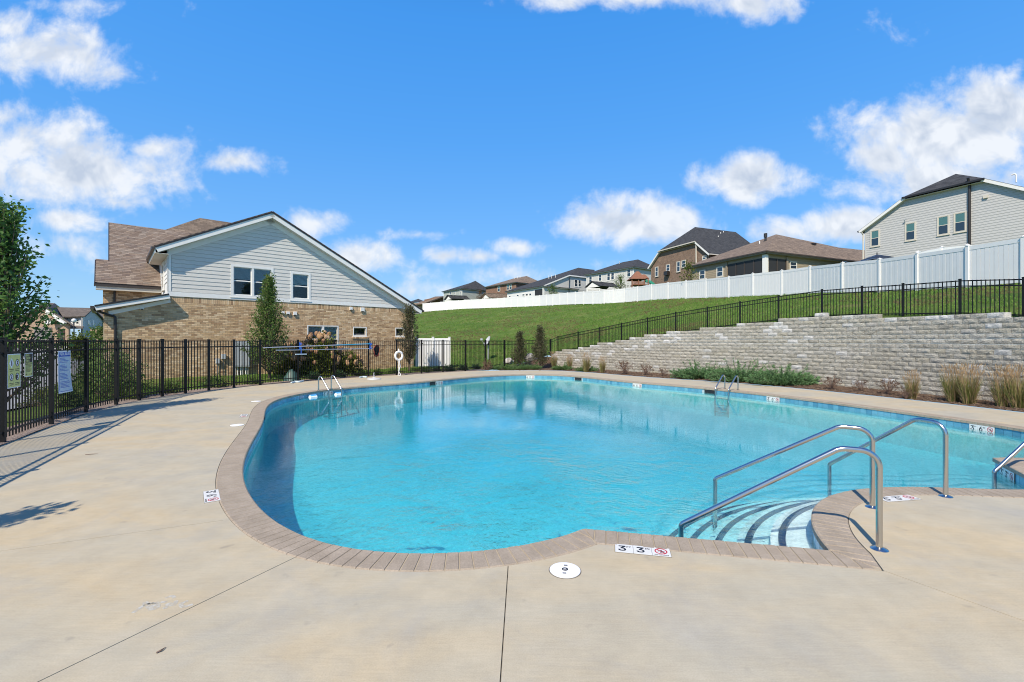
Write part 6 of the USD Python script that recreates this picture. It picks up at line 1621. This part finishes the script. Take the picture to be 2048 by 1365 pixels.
for (x0, y0), (x1, y1) in (((345, 285), (812, 600)), ((505, 600), (660, 500)), ((660, 500), (815, 600))):
    a, b = np.array(fp(x0, y0)), np.array(fp(x1, y1)); d = (b - a) / np.linalg.norm(b - a); p = np.array([-d[1], d[0]]) * .14
    fF.poly(MB(), Polygon([a - p, b - p, b + p, a + p]), .25 if x0 == 345 else .5, .45 if x0 == 345 else .7).build('rake_board', 'trim_white', hF)
roof_faces(hF, [[fF.P(*fp(505, 600), .65), fF.P(*fp(660, 500), .65), fF.P(*fp(660, 500), 0), fF.P(*fp(505, 600), 0)], [fF.P(*fp(660, 500), .65), fF.P(*fp(815, 600), .65), fF.P(*fp(815, 600), 0), fF.P(*fp(660, 500), 0)]], 'shingle_grey', .1, 'porch_roof')
for x0, y0, x1, y1 in ((332, 345, 390, 412), (640, 555, 695, 622)): fF.box(MB(), fp(x0, 0)[0], fp(x1, 0)[0], fp(0, y1)[1], fp(0, y0)[1], 0, .06).build('gable_vent', 'trim_white', hF)
window(fF, fp(310, 0)[0], fp(382, 0)[0], fp(0, 610)[1], fp(0, 482)[1], hF, trim=.08, upper='pane_green')
fF.box(MB(), fp(388, 0)[0], fp(432, 0)[0], fp(0, 610)[1], fp(0, 485)[1], 0, .06).build('shutter', 'garage', hF)
dr = fF.box(MB(), fp(592, 0)[0], fp(735, 0)[0], fp(0, 990)[1], fp(0, 715)[1], .0, .05).build('door', 'door_dark', hF)
fF.box(MB(), fp(630, 0)[0], fp(700, 0)[0], fp(0, 985)[1], fp(0, 760)[1], .05, .08).build('door_leaf', 'screen_mesh', dr)
gd = fF.box(MB(), fp(90, 0)[0], fp(470, 0)[0], fp(0, 1000)[1], fp(0, 785)[1], 0, .05).build('garage_door', 'garage', hF)
for k in range(4): fF.box(MB(), fp(95, 0)[0], fp(465, 0)[0], fp(0, 1000)[1] + .52 * k, fp(0, 1000)[1] + .48 + .52 * k, .05, .09).build('door_panel', 'garage', gd)
fF.box(MB(), fp(552, 0)[0], fp(566, 0)[0], fp(0, 815)[1], fp(0, 785)[1], 0, .2).build('wall_lamp', 'gutter_dark', hF)
hG = thing('far_house', 'grey roofed house showing beside the left corner of the brick house', 'house', at(200, 690, 85))
roof_faces(hG, [[at(186, 632, 84), at(215, 634, 84), at(222, 612, 92), at(197, 620, 92)]], 'shingle_grey'); roof_faces(hG, [[at(186, 632, 84), at(197, 620, 92), at(180, 632, 100)]], 'shingle_grey')
f_ = Face(at(188, 640, 84.6)[:2], (1, 0), (0, -1)); f_.box(MB(), 0, 4, 1, at(0, 632, 84)[2], -.3, 0).build('wall', 'siding_cool', hG)
lm = at(148, 690, 45.0)
lp_ = thing('street_lamp', 'black street lamp with pale globe in front of the house across the street', 'street lamp', (lm[0], lm[1], ground(lm[0], lm[1])))
tz = at(148, 645, 45)[2]; bz = ground(lm[0], lm[1])
MB().tube([(lm[0], lm[1], bz - .1), (lm[0], lm[1], bz + .8), (lm[0], lm[1], tz)], [.10, .07, .045], 10).build('lamp_pole', 'gutter_dark', lp_, smooth=40)
m = trimesh.creation.icosphere(2, .2); MB().add(np.array(m.vertices) + [lm[0], lm[1], tz + .2], m.faces).build('lamp_globe', 'lamp_glass', lp_, smooth=True)
MB().cyl((lm[0], lm[1], tz - .02), .12, .08, 10).build('lamp_collar', 'gutter_dark', lp_)
# road, verge and drive seen through the fence
def ground_sheet(name, poly, mat, label, lift, cat, sp=.7):
    poly = poly.intersection(GROUND)
    v, f = sheet(poly, lambda p: ground(p) + lift, sp)
    MB().add(v, f).top(name, mat, label, cat, kind='structure', smooth=True)
road = LineString([(-10, -40), (-13.4, 2), (-16.2, 10.2), (-23.6, 19.4), (-36, 33), (-58, 50), (-80, 62)]).buffer(3.6)
ground_sheet('road', road, 'asphalt', 'grey asphalt street passing beyond the left fence', .05, 'road')
walk = LineString([(-14.2, -10), (-16.9, 1.5), (-20.0, 12.5), (-27.6, 22.4), (-39.5, 36.5), (-60, 54)]).buffer(.75)
drive = Polygon([(-52, 58.5), (-60, 58.5), (-53, 47), (-46, 42)])
ground_sheet('driveway', drive, 'pavement', 'pale concrete driveway of the house across the street', .05, 'driveway')
# ------------------------------------------------------------------ plants
def leaf_cloud(mb, P, D, size, ratio, rng, fold=.25, droop=0.0):
    """One folded four-cornered leaf per row: P base point, D direction, size length."""
    P, D = np.asarray(P, float), np.asarray(D, float); n = len(P)
    D = D / (np.linalg.norm(D, axis=1, keepdims=True) + 1e-9)
    R = rng.normal(size=(n, 3)); S = np.cross(D, R); S /= np.linalg.norm(S, axis=1, keepdims=True) + 1e-9
    U = np.cross(S, D); L = np.broadcast_to(size, (n,))[:, None]
    tip = P + D * L - np.array([0, 0, 1.0]) * L * droop
    mid = P + D * L * .48
    a = mid + S * L * ratio + U * L * fold * ratio; b = mid - S * L * ratio + U * L * fold * ratio
    v = np.stack([P, a, tip, b], 1).reshape(-1, 3); k = np.arange(n)[:, None] * 4
    return mb.add(v, np.vstack([k + [0, 1, 2], k + [0, 2, 3]]))
def bezier(a, b, c, n=8):
    t = np.linspace(0, 1, n)[:, None]; return (1 - t) ** 2 * a + 2 * t * (1 - t) * b + t * t * c
def tree_parts(path, rng, height, prof, nb, nleaf, leaf, lsize, trunk_r=.05, low=.06, steep=1.0, leaders=5, spread=.10, ratio=.32, wood='bark', upward=.3, lean=.05):
    """Tapered trunk, ascending limbs and a crown of leaves held on those limbs. prof(t) is the crown radius at height t*height."""
    wd, cr = MB(), MB()
    tr = np.array([[rng.normal(0, lean) * t * height * .3, rng.normal(0, lean) * t * height * .3, t * height * .93] for t in np.linspace(0, 1, 9)]); tr[0] = 0; tr[0, 2] = -.15
    wd.tube(tr, np.linspace(trunk_r, trunk_r * .18, 9), 8)
    P, D = [], []
    per = max(4, nleaf // nb)
    for i in range(nb):
        t0 = low + (.86 - low) * (i + rng.uniform(0, .8)) / nb
        t1 = min(.995, t0 + rng.uniform(.10, .24) * steep)
        th = i * 2.39996 + rng.uniform(-.4, .4); rad = prof(t1) * rng.uniform(.62, 1.08)
        a = np.array([np.interp(t0, np.linspace(0, 1, 9), tr[:, k]) for k in range(3)]); a[2] = t0 * height * .93
        e = np.array([math.cos(th) * rad, math.sin(th) * rad, t1 * height]); m = a + (e - a) * .5 + np.array([math.cos(th), math.sin(th), 0]) * rad * .22
        q = bezier(a, m, e, 7); wd.tube(q, np.linspace(trunk_r * .38 * (1 - t0 * .6), .004, 7), 5, cap=False)
        s = rng.uniform(.12, 1.02, per) ** .8
        pts = (1 - s[:, None]) ** 2 * a + 2 * s[:, None] * (1 - s[:, None]) * m + s[:, None] ** 2 * e
        dv = q[-1] - q[-3]; dv = dv / np.linalg.norm(dv)
        pts = pts + rng.normal(0, spread, (per, 3)) * (.35 + .65 * s[:, None])
        P.append(pts); D.append(rng.normal(size=(per, 3)) + dv * .5 + np.array([math.cos(th), math.sin(th), 0]) * .5 + np.array([0, 0, upward]))
    for i in range(leaders):                       # shoots standing out of the top
        th = rng.uniform(0, 2 * PI); r0 = prof(.85) * rng.uniform(.1, .9); base = np.array([math.cos(th) * r0 * .8, math.sin(th) * r0 * .8, height * rng.uniform(.72, .86)])
        e = base + np.array([rng.normal(0, .06), rng.normal(0, .06), 1]) * height * rng.uniform(.10, .17)
        q = bezier(base, (base + e) / 2 + rng.normal(0, .03, 3), e, 6); wd.tube(q, np.linspace(.010, .003, 6), 4, cap=False)
        m = 26; s = rng.uniform(0, 1, m); P.append(base + (e - base) * s[:, None] + rng.normal(0, .03, (m, 3))); D.append(rng.normal(size=(m, 3)) + [0, 0, .4])
    P, D = np.vstack(P), np.vstack(D); P[:, 2] = np.maximum(P[:, 2], .03)
    leaf_cloud(cr, P, D, lsize * rng.uniform(.6, 1.25, len(P)), ratio, rng, droop=.15)
    wd.build('trunk', wood, path, smooth=50, local=True); cr.build('crown', leaf, path, local=True)
def bush_parts(path, rng, h, r, nleaf, leaf, lsize, ratio=.34, flat=1.0, stems=9, core=None):
    wd, cr = MB(), MB()
    P, D = [], []
    nb = 46; per = nleaf // nb
    for i in range(nb):
        th = rng.uniform(0, 2 * PI); ph = math.acos(rng.uniform(-.15, 1)); k = rng.uniform(.78, 1.08)
        e = np.array([r * math.sin(ph) * math.cos(th), r * math.sin(ph) * math.sin(th) * flat, max(.05, h * (.12 + .88 * math.cos(ph)))]) * [k, k, k]
        a = np.array([rng.normal(0, .05), rng.normal(0, .05), .0])
        q = bezier(a, np.array([e[0] * .6, e[1] * .6, e[2] * .35 + .03]), e, 5)
        if i < stems * 3: wd.tube(q, np.linspace(.010, .003, 5), 4, cap=False)
        s = rng.uniform(.45, 1.02, per); pts = a + (e - a) * s[:, None] + rng.normal(0, r * .11, (per, 3))
        P.append(pts); D.append(rng.normal(size=(per, 3)) + e / np.linalg.norm(e) * .8 + [0, 0, .35])
    P, D = np.vstack(P), np.vstack(D); P[:, 2] = np.maximum(P[:, 2], .015)
    leaf_cloud(cr, P, D, lsize * rng.uniform(.6, 1.25, len(P)), ratio, rng)
    wd.build('stems', 'twig', path, local=True); cr.build('foliage', leaf, path, local=True)
def G(u, v, z0=.08):
    p = W(u, v, z0); p[2] = ground(p[0], p[1]) if p[1] > 0 else 0; return p

# the big leafy tree outside the left fence, and others of its kind
rng = np.random.default_rng(31)
g = thing('leafy_tree', 'big dark leafy tree at the left edge of the photo outside the fence', 'tree', (-11.0, 9.7, ground(-11.0, 9.7)))
tree_parts(g, rng, 4.75, lambda t: .95 * min(1, (t + .05) * 3.2) * (1 - .72 * max(0, t - .35) / .65), 105, 6200, 'leaf_dark', .105, .085, .08, 1.3, 14, .10)
sx0, sy0 = -6.2, 1.72
g = thing('leafy_tree', 'young leafy tree left of the camera whose shadow tip falls on the deck', 'tree', (sx0, sy0, ground(sx0, sy0)))
tree_parts(g, rng, 3.55, lambda t: .62 * min(1, (t + .05) * 3) * (1 - .8 * max(0, t - .3) / .7), 46, 2200, 'leaf_dark', .10, .05, .2, 1.3, 5, .08)
g = thing('columnar_tree', 'tall narrow green tree in front of the brick house', 'tree', (-10.96, 20.3, .10))
tree_parts(g, rng, 4.62, lambda t: 1.08 * (1 - abs(t - .30) / .72) ** .85 if t > .30 else .88 + .20 * t / .30, 160, 11500, 'leaf_mid', .085, .06, .04, 1.25, 9, .085)
g = thing('columnar_tree', 'smaller narrow tree by the right corner of the brick house', 'tree', (-5.84, 25.6, .12))
tree_parts(g, rng, 3.75, lambda t: .60 * (1 - abs(t - .5) / .62) ** .7 if t > .5 else .40 + .2 * t / .5, 80, 4600, 'leaf_bronze', .085, .045, .10, 1.2, 6, .08)
for lab, x, y, h, r, n in (('bronze leaved upright shrub at the end of the block wall, the left of the pair', .50, 29.0, 2.35, .66, 3800), ('bronze leaved upright shrub against the end of the block wall, the right of the pair', 1.78, 28.75, 2.66, .70, 4600)):
    g = thing('tall_shrub', lab, 'shrub', (x, y, .04))
    tree_parts(g, rng, h, lambda t, r=r: r * (1 - abs(t - .3) / .75) ** .8 if t > .3 else r * (.75 + .25 * t / .3), 85, n, 'leaf_bronze', .085, .04, .04, 1.2, 4, .09)
for lab, nm, p, h, r, n, lf in (('small green tree in front of the pale grey house on the hill', 'small_tree', at(1240, 577, 62), None, .9, 900, 'leaf_mid'), ('small green tree by the corner of the long dark roof', 'small_tree', at(1106, 592, 82), None, 1.0, 900, 'leaf_mid'),
                                ('small rusty columnar tree beside the red brown brick house', 'small_tree', at(960, 600, 103), None, .9, 800, 'leaf_rust'), ('thin yellowing young tree in front of the tan house', 'small_tree', at(1378, 560, 46.5), None, .95, 620, 'leaf_lime'),
                                ('low round tree beyond the fence in front of the house across the street', 'small_tree', np.array([-27.2, 30.0, 0]), 2.75, 1.0, 1500, 'leaf_mid'), ('low bushy tree beyond the fence left of the street lamp', 'small_tree', np.array([-29.8, 31.0, 0]), 2.2, .9, 1300, 'leaf_lime')):
    gz_ = ground(p[0], p[1]); top = {62: 549, 82: 568, 103: 579, 46: 523}.get(int(p[1]))
    hh = h or (H + (682 - top) * p[1] / FP - gz_)
    g = thing(nm, lab, 'tree', (p[0], p[1], gz_))
    tree_parts(g, rng, hh, lambda t, r=r: r * math.sin(min(1, max(.05, t)) * PI * .95) ** .6, 40, n, lf, .17, .06, .12, 1.0, 3, .16)
# shrubs along the fence: a few made once, then placed by reference
for nm, h, r, n, lf, ls in (('bush_green', .45, .40, 1300, 'leaf_mid', .06), ('bush_dark', .62, .52, 1900, 'leaf_evergreen', .075), ('bush_lime', .5, .45, 1200, 'leaf_lime', .06), ('bush_big', 1.65, .80, 3600, 'leaf_mid', .075), ('bush_rust', .55, .32, 520, 'leaf_rust', .05)):
    bush_parts(proto(nm), rng, h, r, n, lf, ls)
low = [('bush_green', 262, 797, 1.0, 'low green bush behind the fence at the left end of the brick wall'), ('bush_green', 338, 787, .95, 'low green bush behind the fence below the garden hose'), ('bush_green', 428, 777, 1.05, 'low green bush in the grass in front of the dark evergreen'),
       ('bush_green', 505, 771, .85, 'low green bush at the foot of the tall narrow tree'), ('bush_dark', 626, 757, .62, 'low dark bush below the hydrangeas behind the brush'), ('bush_dark', 678, 752, .6, 'low dark bush behind the fence right of the left ladder'),
       ('bush_green', 719, 749, .75, 'low bush behind the fence left of the net'), ('bush_green', 754, 746.5, .75, 'low bush behind the fence above the parasol base'), ('bush_green', 786, 744, .72, 'low bush behind the fence left of the life ring'),
       ('bush_dark', 381, 757, .6, 'small dark bush standing alone in the mulch by the brick wall'), ('bush_dark', 455, 752, 1.12, 'round dark evergreen below the meter boxes'), ('bush_dark', 485, 749, .75, 'smaller dark evergreen below the pale cabinets'),
       ('bush_dark', 719, 731, .85, 'dark bush by the brick wall right of the hydrangeas'), ('bush_dark', 756, 732.5, .75, 'dark bush by the brick wall under the small square window'), ('bush_dark', 784, 730, .75, 'dark bush by the brick wall behind the life ring'),
       ('bush_green', 851, 742, .75, 'low bush in front of the white privacy screen'), ('bush_dark', 873, 740.5, .55, 'small dark bush in front of the right end of the privacy screen'), ('bush_dark', 899, 739.5, .68, 'round dark bush just right of the privacy screen'),
       ('bush_dark', 926, 737.5, .66, 'round dark bush on the grass between the screen and the dish'), ('bush_dark', 951, 736, .6, 'round dark bush below the satellite dish feed'), ('bush_rust', 974, 738, 1.25, 'rusty brown bush at the end of the low juniper')]
for nm, u, v, s, lab in low:
    p = W(u, v, .10)
    while fence_line.distance(Point(p[:2])) < .48 or DECK.contains(Point(p[:2])): p = p * [1.01, 1.01, 1]
    p[2] = ground(p[0], p[1]) + .01
    copy_of(nm, 'low_bush', lab, 'bush', p, None, rotz=rng.uniform(0, 6.28), scale=s)
for nm, x, y, s, lab in (('bush_big', -12.6, 13.9, 1.08, 'large loose shrub behind the fence left of the brick house'), ('bush_big', -13.4, 15.6, .85, 'shrub behind the fence close to the house corner'), ('bush_green', -12.1, 12.2, 1.2, 'green bush behind the fence right of the pool rules sign'), ('bush_lime', -13.2, 12.6, 1.0, 'yellow green bush below the pool rules sign'),
                         ('bush_lime', -14.6, 14.3, 1.1, 'yellow green bush beyond the pool rules sign by the street')):
    copy_of(nm, 'low_bush', lab, 'bush', (x, y, ground(x, y)), None, rotz=rng.uniform(0, 6.28), scale=s)
# hydrangeas
for lab, u, Y, h, r, n, nh in (('hydrangea with tan flower heads, the left one by the tall narrow tree', 585, 22.2, 1.5, .95, 3000, 44), ('tallest hydrangea, its tan heads before the low double window', 640, 22.6, 2.02, 1.05, 4200, 64), ('hydrangea at the right end of the clump with few tan heads', 690, 23.2, 1.35, .9, 2400, 26)):
    p = at(u, 700, Y); p[2] = ground(p[0], p[1])
    g = thing('hydrangea', lab, 'hydrangea', p)
    bush_parts(g, rng, h, r, n, 'leaf_lime', .13, .36)
    for k in range(nh):
        th = rng.uniform(0, 2 * PI); ph = math.acos(rng.uniform(.05, 1)); e = np.array([r * math.sin(ph) * math.cos(th), r * math.sin(ph) * math.sin(th), h * (.25 + .78 * math.cos(ph))]) * rng.uniform(.92, 1.06)
        m = trimesh.creation.icosphere(2, 1.0); vv = np.array(m.vertices); vv = vv * (1 + .35 * (meshkit.noise(vv * 4 + k, 7)[:, None] - .5)) * [.09, .09, .12] * rng.uniform(.8, 1.25) + e
        MB().add(vv, m.faces).build('flower_head', 'flower_tan', g, local=True)
# spreading junipers
def juniper_parts(path, rng, rx, ry, h, nspray, leaf, rise=1.0, lsz=.05, per=46, wood=True):
    wd, cr = MB(), MB(); P, D = [], []
    for i in range(nspray):
        th = rng.uniform(0, 2 * PI); k = rng.uniform(.25, 1.0) ** .7; hh = h * rng.uniform(.2, 1.0) * (1.2 - .5 * k)
        if i < nspray * .035: hh = h * rng.uniform(1.2, 1.6); k = rng.uniform(.2, .7)
        e = np.array([rx * k * math.cos(th), ry * k * math.sin(th), max(.06, hh)])
        a = np.array([e[0] * .25, e[1] * .25, .03]); m = np.array([e[0] * .6, e[1] * .6, e[2] * .25 + .03])
        q = bezier(a, m, e, 6)
        if wood: wd.tube(q, np.linspace(.014, .003, 6), 4, cap=False)
        dv = q[-1] - q[-3]; dv /= np.linalg.norm(dv)
        s = rng.uniform(.35, 1.05, per)[:, None]; pts = (1 - s) ** 2 * a + 2 * s * (1 - s) * m + s * s * e + rng.normal(0, .045, (per, 3)) * (1.3 - s)
        P.append(pts); D.append(rng.normal(0, .55, size=(per, 3)) + dv * 1.0 + [0, 0, .10 * rise])
    P, D = np.vstack(P), np.vstack(D); P[:, 2] = np.maximum(P[:, 2], .01)
    leaf_cloud(cr, P, D, lsz * rng.uniform(.6, 1.6, len(P)), .17, rng)
    if wood: wd.build('branches', 'bark', path, local=True)
    cr.build('foliage', leaf, path, local=True)
for lab, x, y, rx, ry, h in (('spreading blue green juniper left of the right ladder', 8.95, 21.35, 1.45, .85, .52), ('spreading blue green juniper right behind the right ladder', 10.05, 19.8, 1.5, .95, .58), ('spreading blue green juniper reaching farthest right along the block wall', 11.0, 18.35, 1.4, .9, .55)):
    g = thing('spreading_juniper', lab, 'juniper', (x, y, .03))
    juniper_parts(g, rng, rx, ry, h, 380, 'leaf_juniper', lsz=.07, per=46)
for lab, x, y, rx, ry, h in (('low green creeping juniper at the far end of the pool, the left mound', -.55, 27.75, 1.05, .42, .30), ('low green creeping juniper at the far end of the pool, the middle mound', .95, 28.0, 1.05, .45, .32), ('low green creeping juniper below the first ornamental grasses, the left mound', 3.05, 27.6, .72, .40, .26), ('low green creeping juniper below the first ornamental grasses, the right mound', 4.35, 26.3, .72, .38, .26)):
    g = thing('creeping_juniper', lab, 'juniper', (x, y, .03))
    juniper_parts(g, rng, rx, ry, h, 130, 'leaf_cover', lsz=.055, per=40, wood=False)
# ornamental grasses
def grass_clump(path, rng, h, r, n=240, plume=90, dead=60):
    def blades(mb, n, h0, h1, spread, w, curl):
        for i in range(n):
            th = rng.uniform(0, 2 * PI); k = math.sqrt(rng.uniform(0, 1)); hh = rng.uniform(h0, h1)
            a = np.array([r * .35 * k * math.cos(th), r * .35 * k * math.sin(th), 0]); th2 = th + rng.normal(0, .5)
            o = spread * r * rng.uniform(.15, 1.0) * (.4 + .6 * k); e = a + np.array([o * math.cos(th2), o * math.sin(th2), hh]); m = a + np.array([0.25 * o * math.cos(th2), .25 * o * math.sin(th2), hh * (.62 + curl)])
            q = bezier(a, m, e, 5); s = np.array([-math.sin(th2 + 1), math.cos(th2 + 1), 0]) * w; wd = np.array([1, 1, .85, .6, .05])[:, None]
            v = np.vstack([q - s * wd, q + s * wd]); k_ = np.arange(4)[:, None]; mb.add(v, np.hstack([k_, k_ + 1, k_ + 6, k_ + 5]))
    b, p, d = MB(), MB(), MB()
    blades(b, n, h * .45, h * .86, .9, .0055, .0); blades(p, plume, h * .75, h * 1.05, .8, .0045, -.02); blades(d, dead, h * .2, h * .5, 1.25, .006, .2)
    P, D = [], []
    for i in range(plume):
        th = rng.uniform(0, 2 * PI); k = rng.uniform(.1, 1); P.append([r * .8 * k * math.cos(th), r * .8 * k * math.sin(th), h * rng.uniform(.72, 1.02)]); D.append([.3 * math.cos(th), .3 * math.sin(th), 1])
    leaf_cloud(p, np.array(P), np.array(D) + rng.normal(0, .15, (plume, 3)), .14, .07, rng)
    b.build('green_blades', 'grass_blade', path, local=True); p.build('plumes', 'grass_plume', path, local=True); d.build('dry_blades', 'grass_dead', path, local=True)
for k in range(3): grass_clump(proto(f'clump_{"abc"[k]}'), rng, 1.0, .42, (260, 220, 300)[k], (110, 130, 90)[k], (70, 90, 60)[k])
gr = [(1108, 737, 1.0, 'ornamental grass at the left end of the block wall, first of the row'), (1139, 738, .85, 'ornamental grass second from the left end of the block wall'), (1172.5, 743.5, 1.02, 'ornamental grass third from the left end of the block wall'), (1205, 745, .82, 'ornamental grass fourth from the left end of the block wall beside the drain pipe'),
      (1824, 797, .80, 'small narrow ornamental grass left of the big clumps at the right'), (1905, 803, 1.02, 'big green and tan ornamental grass, the left clump of the touching pair'), (1938, 807, 1.04, 'big tan ornamental grass, the right clump of the touching pair'), (2006, 813, 1.02, 'big ornamental grass near the right edge of the photo'), (2036, 816, 1.05, 'big ornamental grass at the right edge of the photo')]
for k, (u, v, s, lab) in enumerate(gr):
    p = W(u, v, .03); p[2] = .03
    copy_of(f'clump_{"abc"[k % 3]}', 'ornamental_grass', lab, 'ornamental grass', p, None, rotz=rng.uniform(0, 6.28), scale=(s * (.85 if u < 1830 else .92), s * (.85 if u < 1830 else .92), s))
# bare twiggy shrubs along the wall
def twig_parts(path, rng, h, r, heads=26):
    wd, lf = MB(), MB(); P, D = [], []
    for i in range(34):
        th = rng.uniform(0, 2 * PI); k = rng.uniform(.3, 1); e = np.array([r * k * math.cos(th), r * k * math.sin(th), h * rng.uniform(.5, 1) * (1.1 - .35 * k)])
        m = np.array([e[0] * .35, e[1] * .35, e[2] * .55]); q = bezier(np.zeros(3), m, e, 6) + rng.normal(0, .01, (6, 3)); wd.tube(q, np.linspace(.008, .003, 6), 4, cap=False)
        for j in range(3):
            b = q[rng.integers(2, 5)]; e2 = b + rng.normal(0, .09, 3) + [0, 0, .08]; wd.tube([b, (b + e2) / 2 + rng.normal(0, .01, 3), e2], [.004, .003, .002], 3, cap=False)
            if rng.random() < .4: P.append(e2); D.append(rng.normal(size=3))
        if rng.random() < .8:
            for _ in range(7): P.append(e + rng.normal(0, .022, 3)); D.append(rng.normal(size=3))
    leaf_cloud(lf, np.array(P), np.array(D), .045, .4, rng)
    wd.build('twigs', 'twig', path, local=True); lf.build('withered_leaves', 'leaf_rust', path, local=True)
for k in range(2): twig_parts(proto(f'twiggy_{"ab"[k]}'), rng, .62, .42)
for k, (u, v, s, lab) in enumerate(((1250, 748, 1.25, 'twiggy brown shrub along the wall, wide one nearest the drain pipe'), (1291, 750, 1.0, 'twiggy brown shrub along the wall right of the wide one'), (1326, 752.5, .7, 'smallest twiggy shrub along the wall left of the big junipers'), (1663, 779, .85, 'twiggy brown shrub against the wall just right of the big junipers'), (1722, 783, .7, 'small twiggy shrub in the middle of the right hand bed'), (1776, 789, .9, 'twiggy shrub with withered brown heads left of the narrow grass'), (1812, 797, .55, 'low dark twiggy shrub touching the narrow grass'))):
    p = W(u, v, .03); p[2] = .03
    copy_of(f'twiggy_{"ab"[k % 2]}', 'twiggy_shrub', lab, 'shrub', p, None, rotz=rng.uniform(0, 6.28), scale=s)
# boulders behind the far fence
for lab, p, s in (('pale boulder behind the fence left of the bronze shrubs', at(1018, 709, 31.0), (.38, .3, .26)), ('pale boulder showing between the two bronze shrubs', at(1060, 717, 31.2), (.45, .35, .32))):
    m = trimesh.creation.icosphere(3, 1.0); vv = np.array(m.vertices); vv = vv * (1 + .5 * (meshkit.fbm(vv * 1.6 + s[0] * 9)[:, None] - .5)) * s
    c = np.array([p[0], p[1], ground(p[0], p[1]) + s[2] * .55])
    MB().add(vv + c, m.faces).top('boulder', 'boulder', lab, 'boulder', smooth=40)
# ------------------------------------------------------------------ grass and mulch nobody could count
def instancer(name, label, cat, protos, pts, idx, yaw, scale, tilt=None):
    path = numbered('/World', name); pi = UsdGeom.PointInstancer.Define(stage, path)
    rel = []
    for k, (mb, mat) in enumerate(protos):
        v, f, _ = mb.arrays(); pp_ = f'{path}/{name}_kind_{k:03d}'; put(pp_, v, f, mat); rel.append(pp_)
    pi.CreatePrototypesRel().SetTargets([Sdf.Path(x) for x in rel])
    pi.CreatePositionsAttr(Vt.Vec3fArray.FromNumpy(np.asarray(pts, np.float32))); pi.CreateProtoIndicesAttr(Vt.IntArray.FromNumpy(np.asarray(idx, np.int32)))
    q = np.c_[np.cos(yaw / 2), np.zeros_like(yaw), np.zeros_like(yaw), np.sin(yaw / 2)]
    pi.CreateOrientationsAttr(Vt.QuathArray([Gf.Quath(float(a), 0, 0, float(d)) for a, _, _, d in q]))
    pi.CreateScalesAttr(Vt.Vec3fArray.FromNumpy(np.asarray(scale, np.float32)))
    tag(pi, label, cat, None, 'stuff')
def tuft(rng, n, h, r):
    mb = MB()
    for i in range(n):
        th = rng.uniform(0, 2 * PI); o = rng.uniform(.1, 1) * r; a = np.array([rng.normal(0, r * .45), rng.normal(0, r * .45), -.01]); hh = h * rng.uniform(.5, 1.1)
        e = a + [o * math.cos(th), o * math.sin(th), hh]; m = a + [.2 * o * math.cos(th), .2 * o * math.sin(th), hh * .6]; s = np.array([-math.sin(th), math.cos(th), 0]) * .006
        mb.add(np.array([a - s, a + s, m + s * .8, m - s * .8, e]), [[0, 1, 2], [0, 2, 3], [3, 2, 4]])
    return mb
rng = np.random.default_rng(77)
tufts = [(tuft(rng, 16, .075, .06), 'turf'), (tuft(rng, 18, .11, .08), 'turf'), (tuft(rng, 12, .06, .05), 'turf'), (tuft(rng, 15, .085, .07), 'turf_dry')]
def scatter(poly, n):
    x0, y0, x1, y1 = poly.bounds; p = np.c_[rng.uniform(x0, x1, n), rng.uniform(y0, y1, n)]; return p[shapely.contains_xy(poly, p[:, 0], p[:, 1])]
hillzone = Polygon([tuple(p) for p in UF[::8] if p[1] > 9] + [(20.3, 9)] + [tuple(p[:2]) for p in VF[::-1]] + [(-30, 97), (-14, 34), (-4.3, 31), (-.8, 30), (2.7, 32)]).buffer(0)
lawnzone = Polygon([(-11.6, 12.5), (-11.7, 15), (-11.3, 17), (-10.7, 18.4), (-8.8, 21.6), (-6.3, 24.3), (-2.2, 28.6), (-.4, 30), (-3.9, 30.8), (-5.8, 27.4), (-13.6, 20.0), (-14.6, 16)]).difference(strip)
pts = np.vstack([scatter(hillzone, 150000), scatter(lawnzone, 16000)])
d = np.hypot(pts[:, 0], pts[:, 1]); pts = pts[rng.random(len(pts)) < np.clip((22 / d) ** 1.5, 0, 1)]
bare = meshkit.fbm(np.c_[pts * .5, np.zeros(len(pts))], 3); pts = pts[bare > .30]
z = ground(pts); n = len(pts)
d = np.hypot(pts[:, 0], pts[:, 1]); sc = rng.uniform(.7, 1.4, n) * np.clip(d / 24, .8, 1.6)
instancer('grass_tufts', 'short green and yellowing grass blades on the slope and lawn', 'grass', tufts, np.c_[pts, z], np.where(rng.random(n) < np.clip((meshkit.fbm(np.c_[pts[:, :1] * .22, pts[:, 1:] * .22, np.zeros(n)], 4, 9) - .45) * 4.0, .03, .7), 3, rng.integers(0, 3, n)), rng.uniform(0, 6.28, n), np.c_[sc, sc, sc])
chip = MB().box((0, 0, .008), (.07, .02, .012)); chip2 = MB().box((0, 0, .008), (.04, .03, .014)).box((.03, .02, .006), (.05, .012, .008), (.7, .7, 0))
M('chips', rough=.95, tones=[(.06, .035, .022), (.12, .075, .05), (.20, .135, .09), (.09, .055, .036), (.26, .19, .13)])
pts = np.vstack([scatter(BEDR.intersection(sbox(-2, 9, 16, 33)), 60000)]); d = np.hypot(pts[:, 0], pts[:, 1]); pts = pts[rng.random(len(pts)) < np.clip((14 / d) ** 1.5, 0, 1) * .8]; n = len(pts)
zz_ = .02 + .05 * meshkit.fbm(np.c_[pts * 1.3, np.zeros(n)]) * np.clip(DECK.boundary.distance(shapely.points(pts)) * 1.5, 0, 1); sc = rng.uniform(.5, 1.5, n)
instancer('mulch_chips', 'loose brown wood chips on the mulch bed along the wall', 'mulch', [(chip, 'chips'), (chip2, 'chips')], np.c_[pts, zz_], rng.integers(0, 2, n), rng.uniform(0, 6.28, n), np.c_[sc, sc, sc])
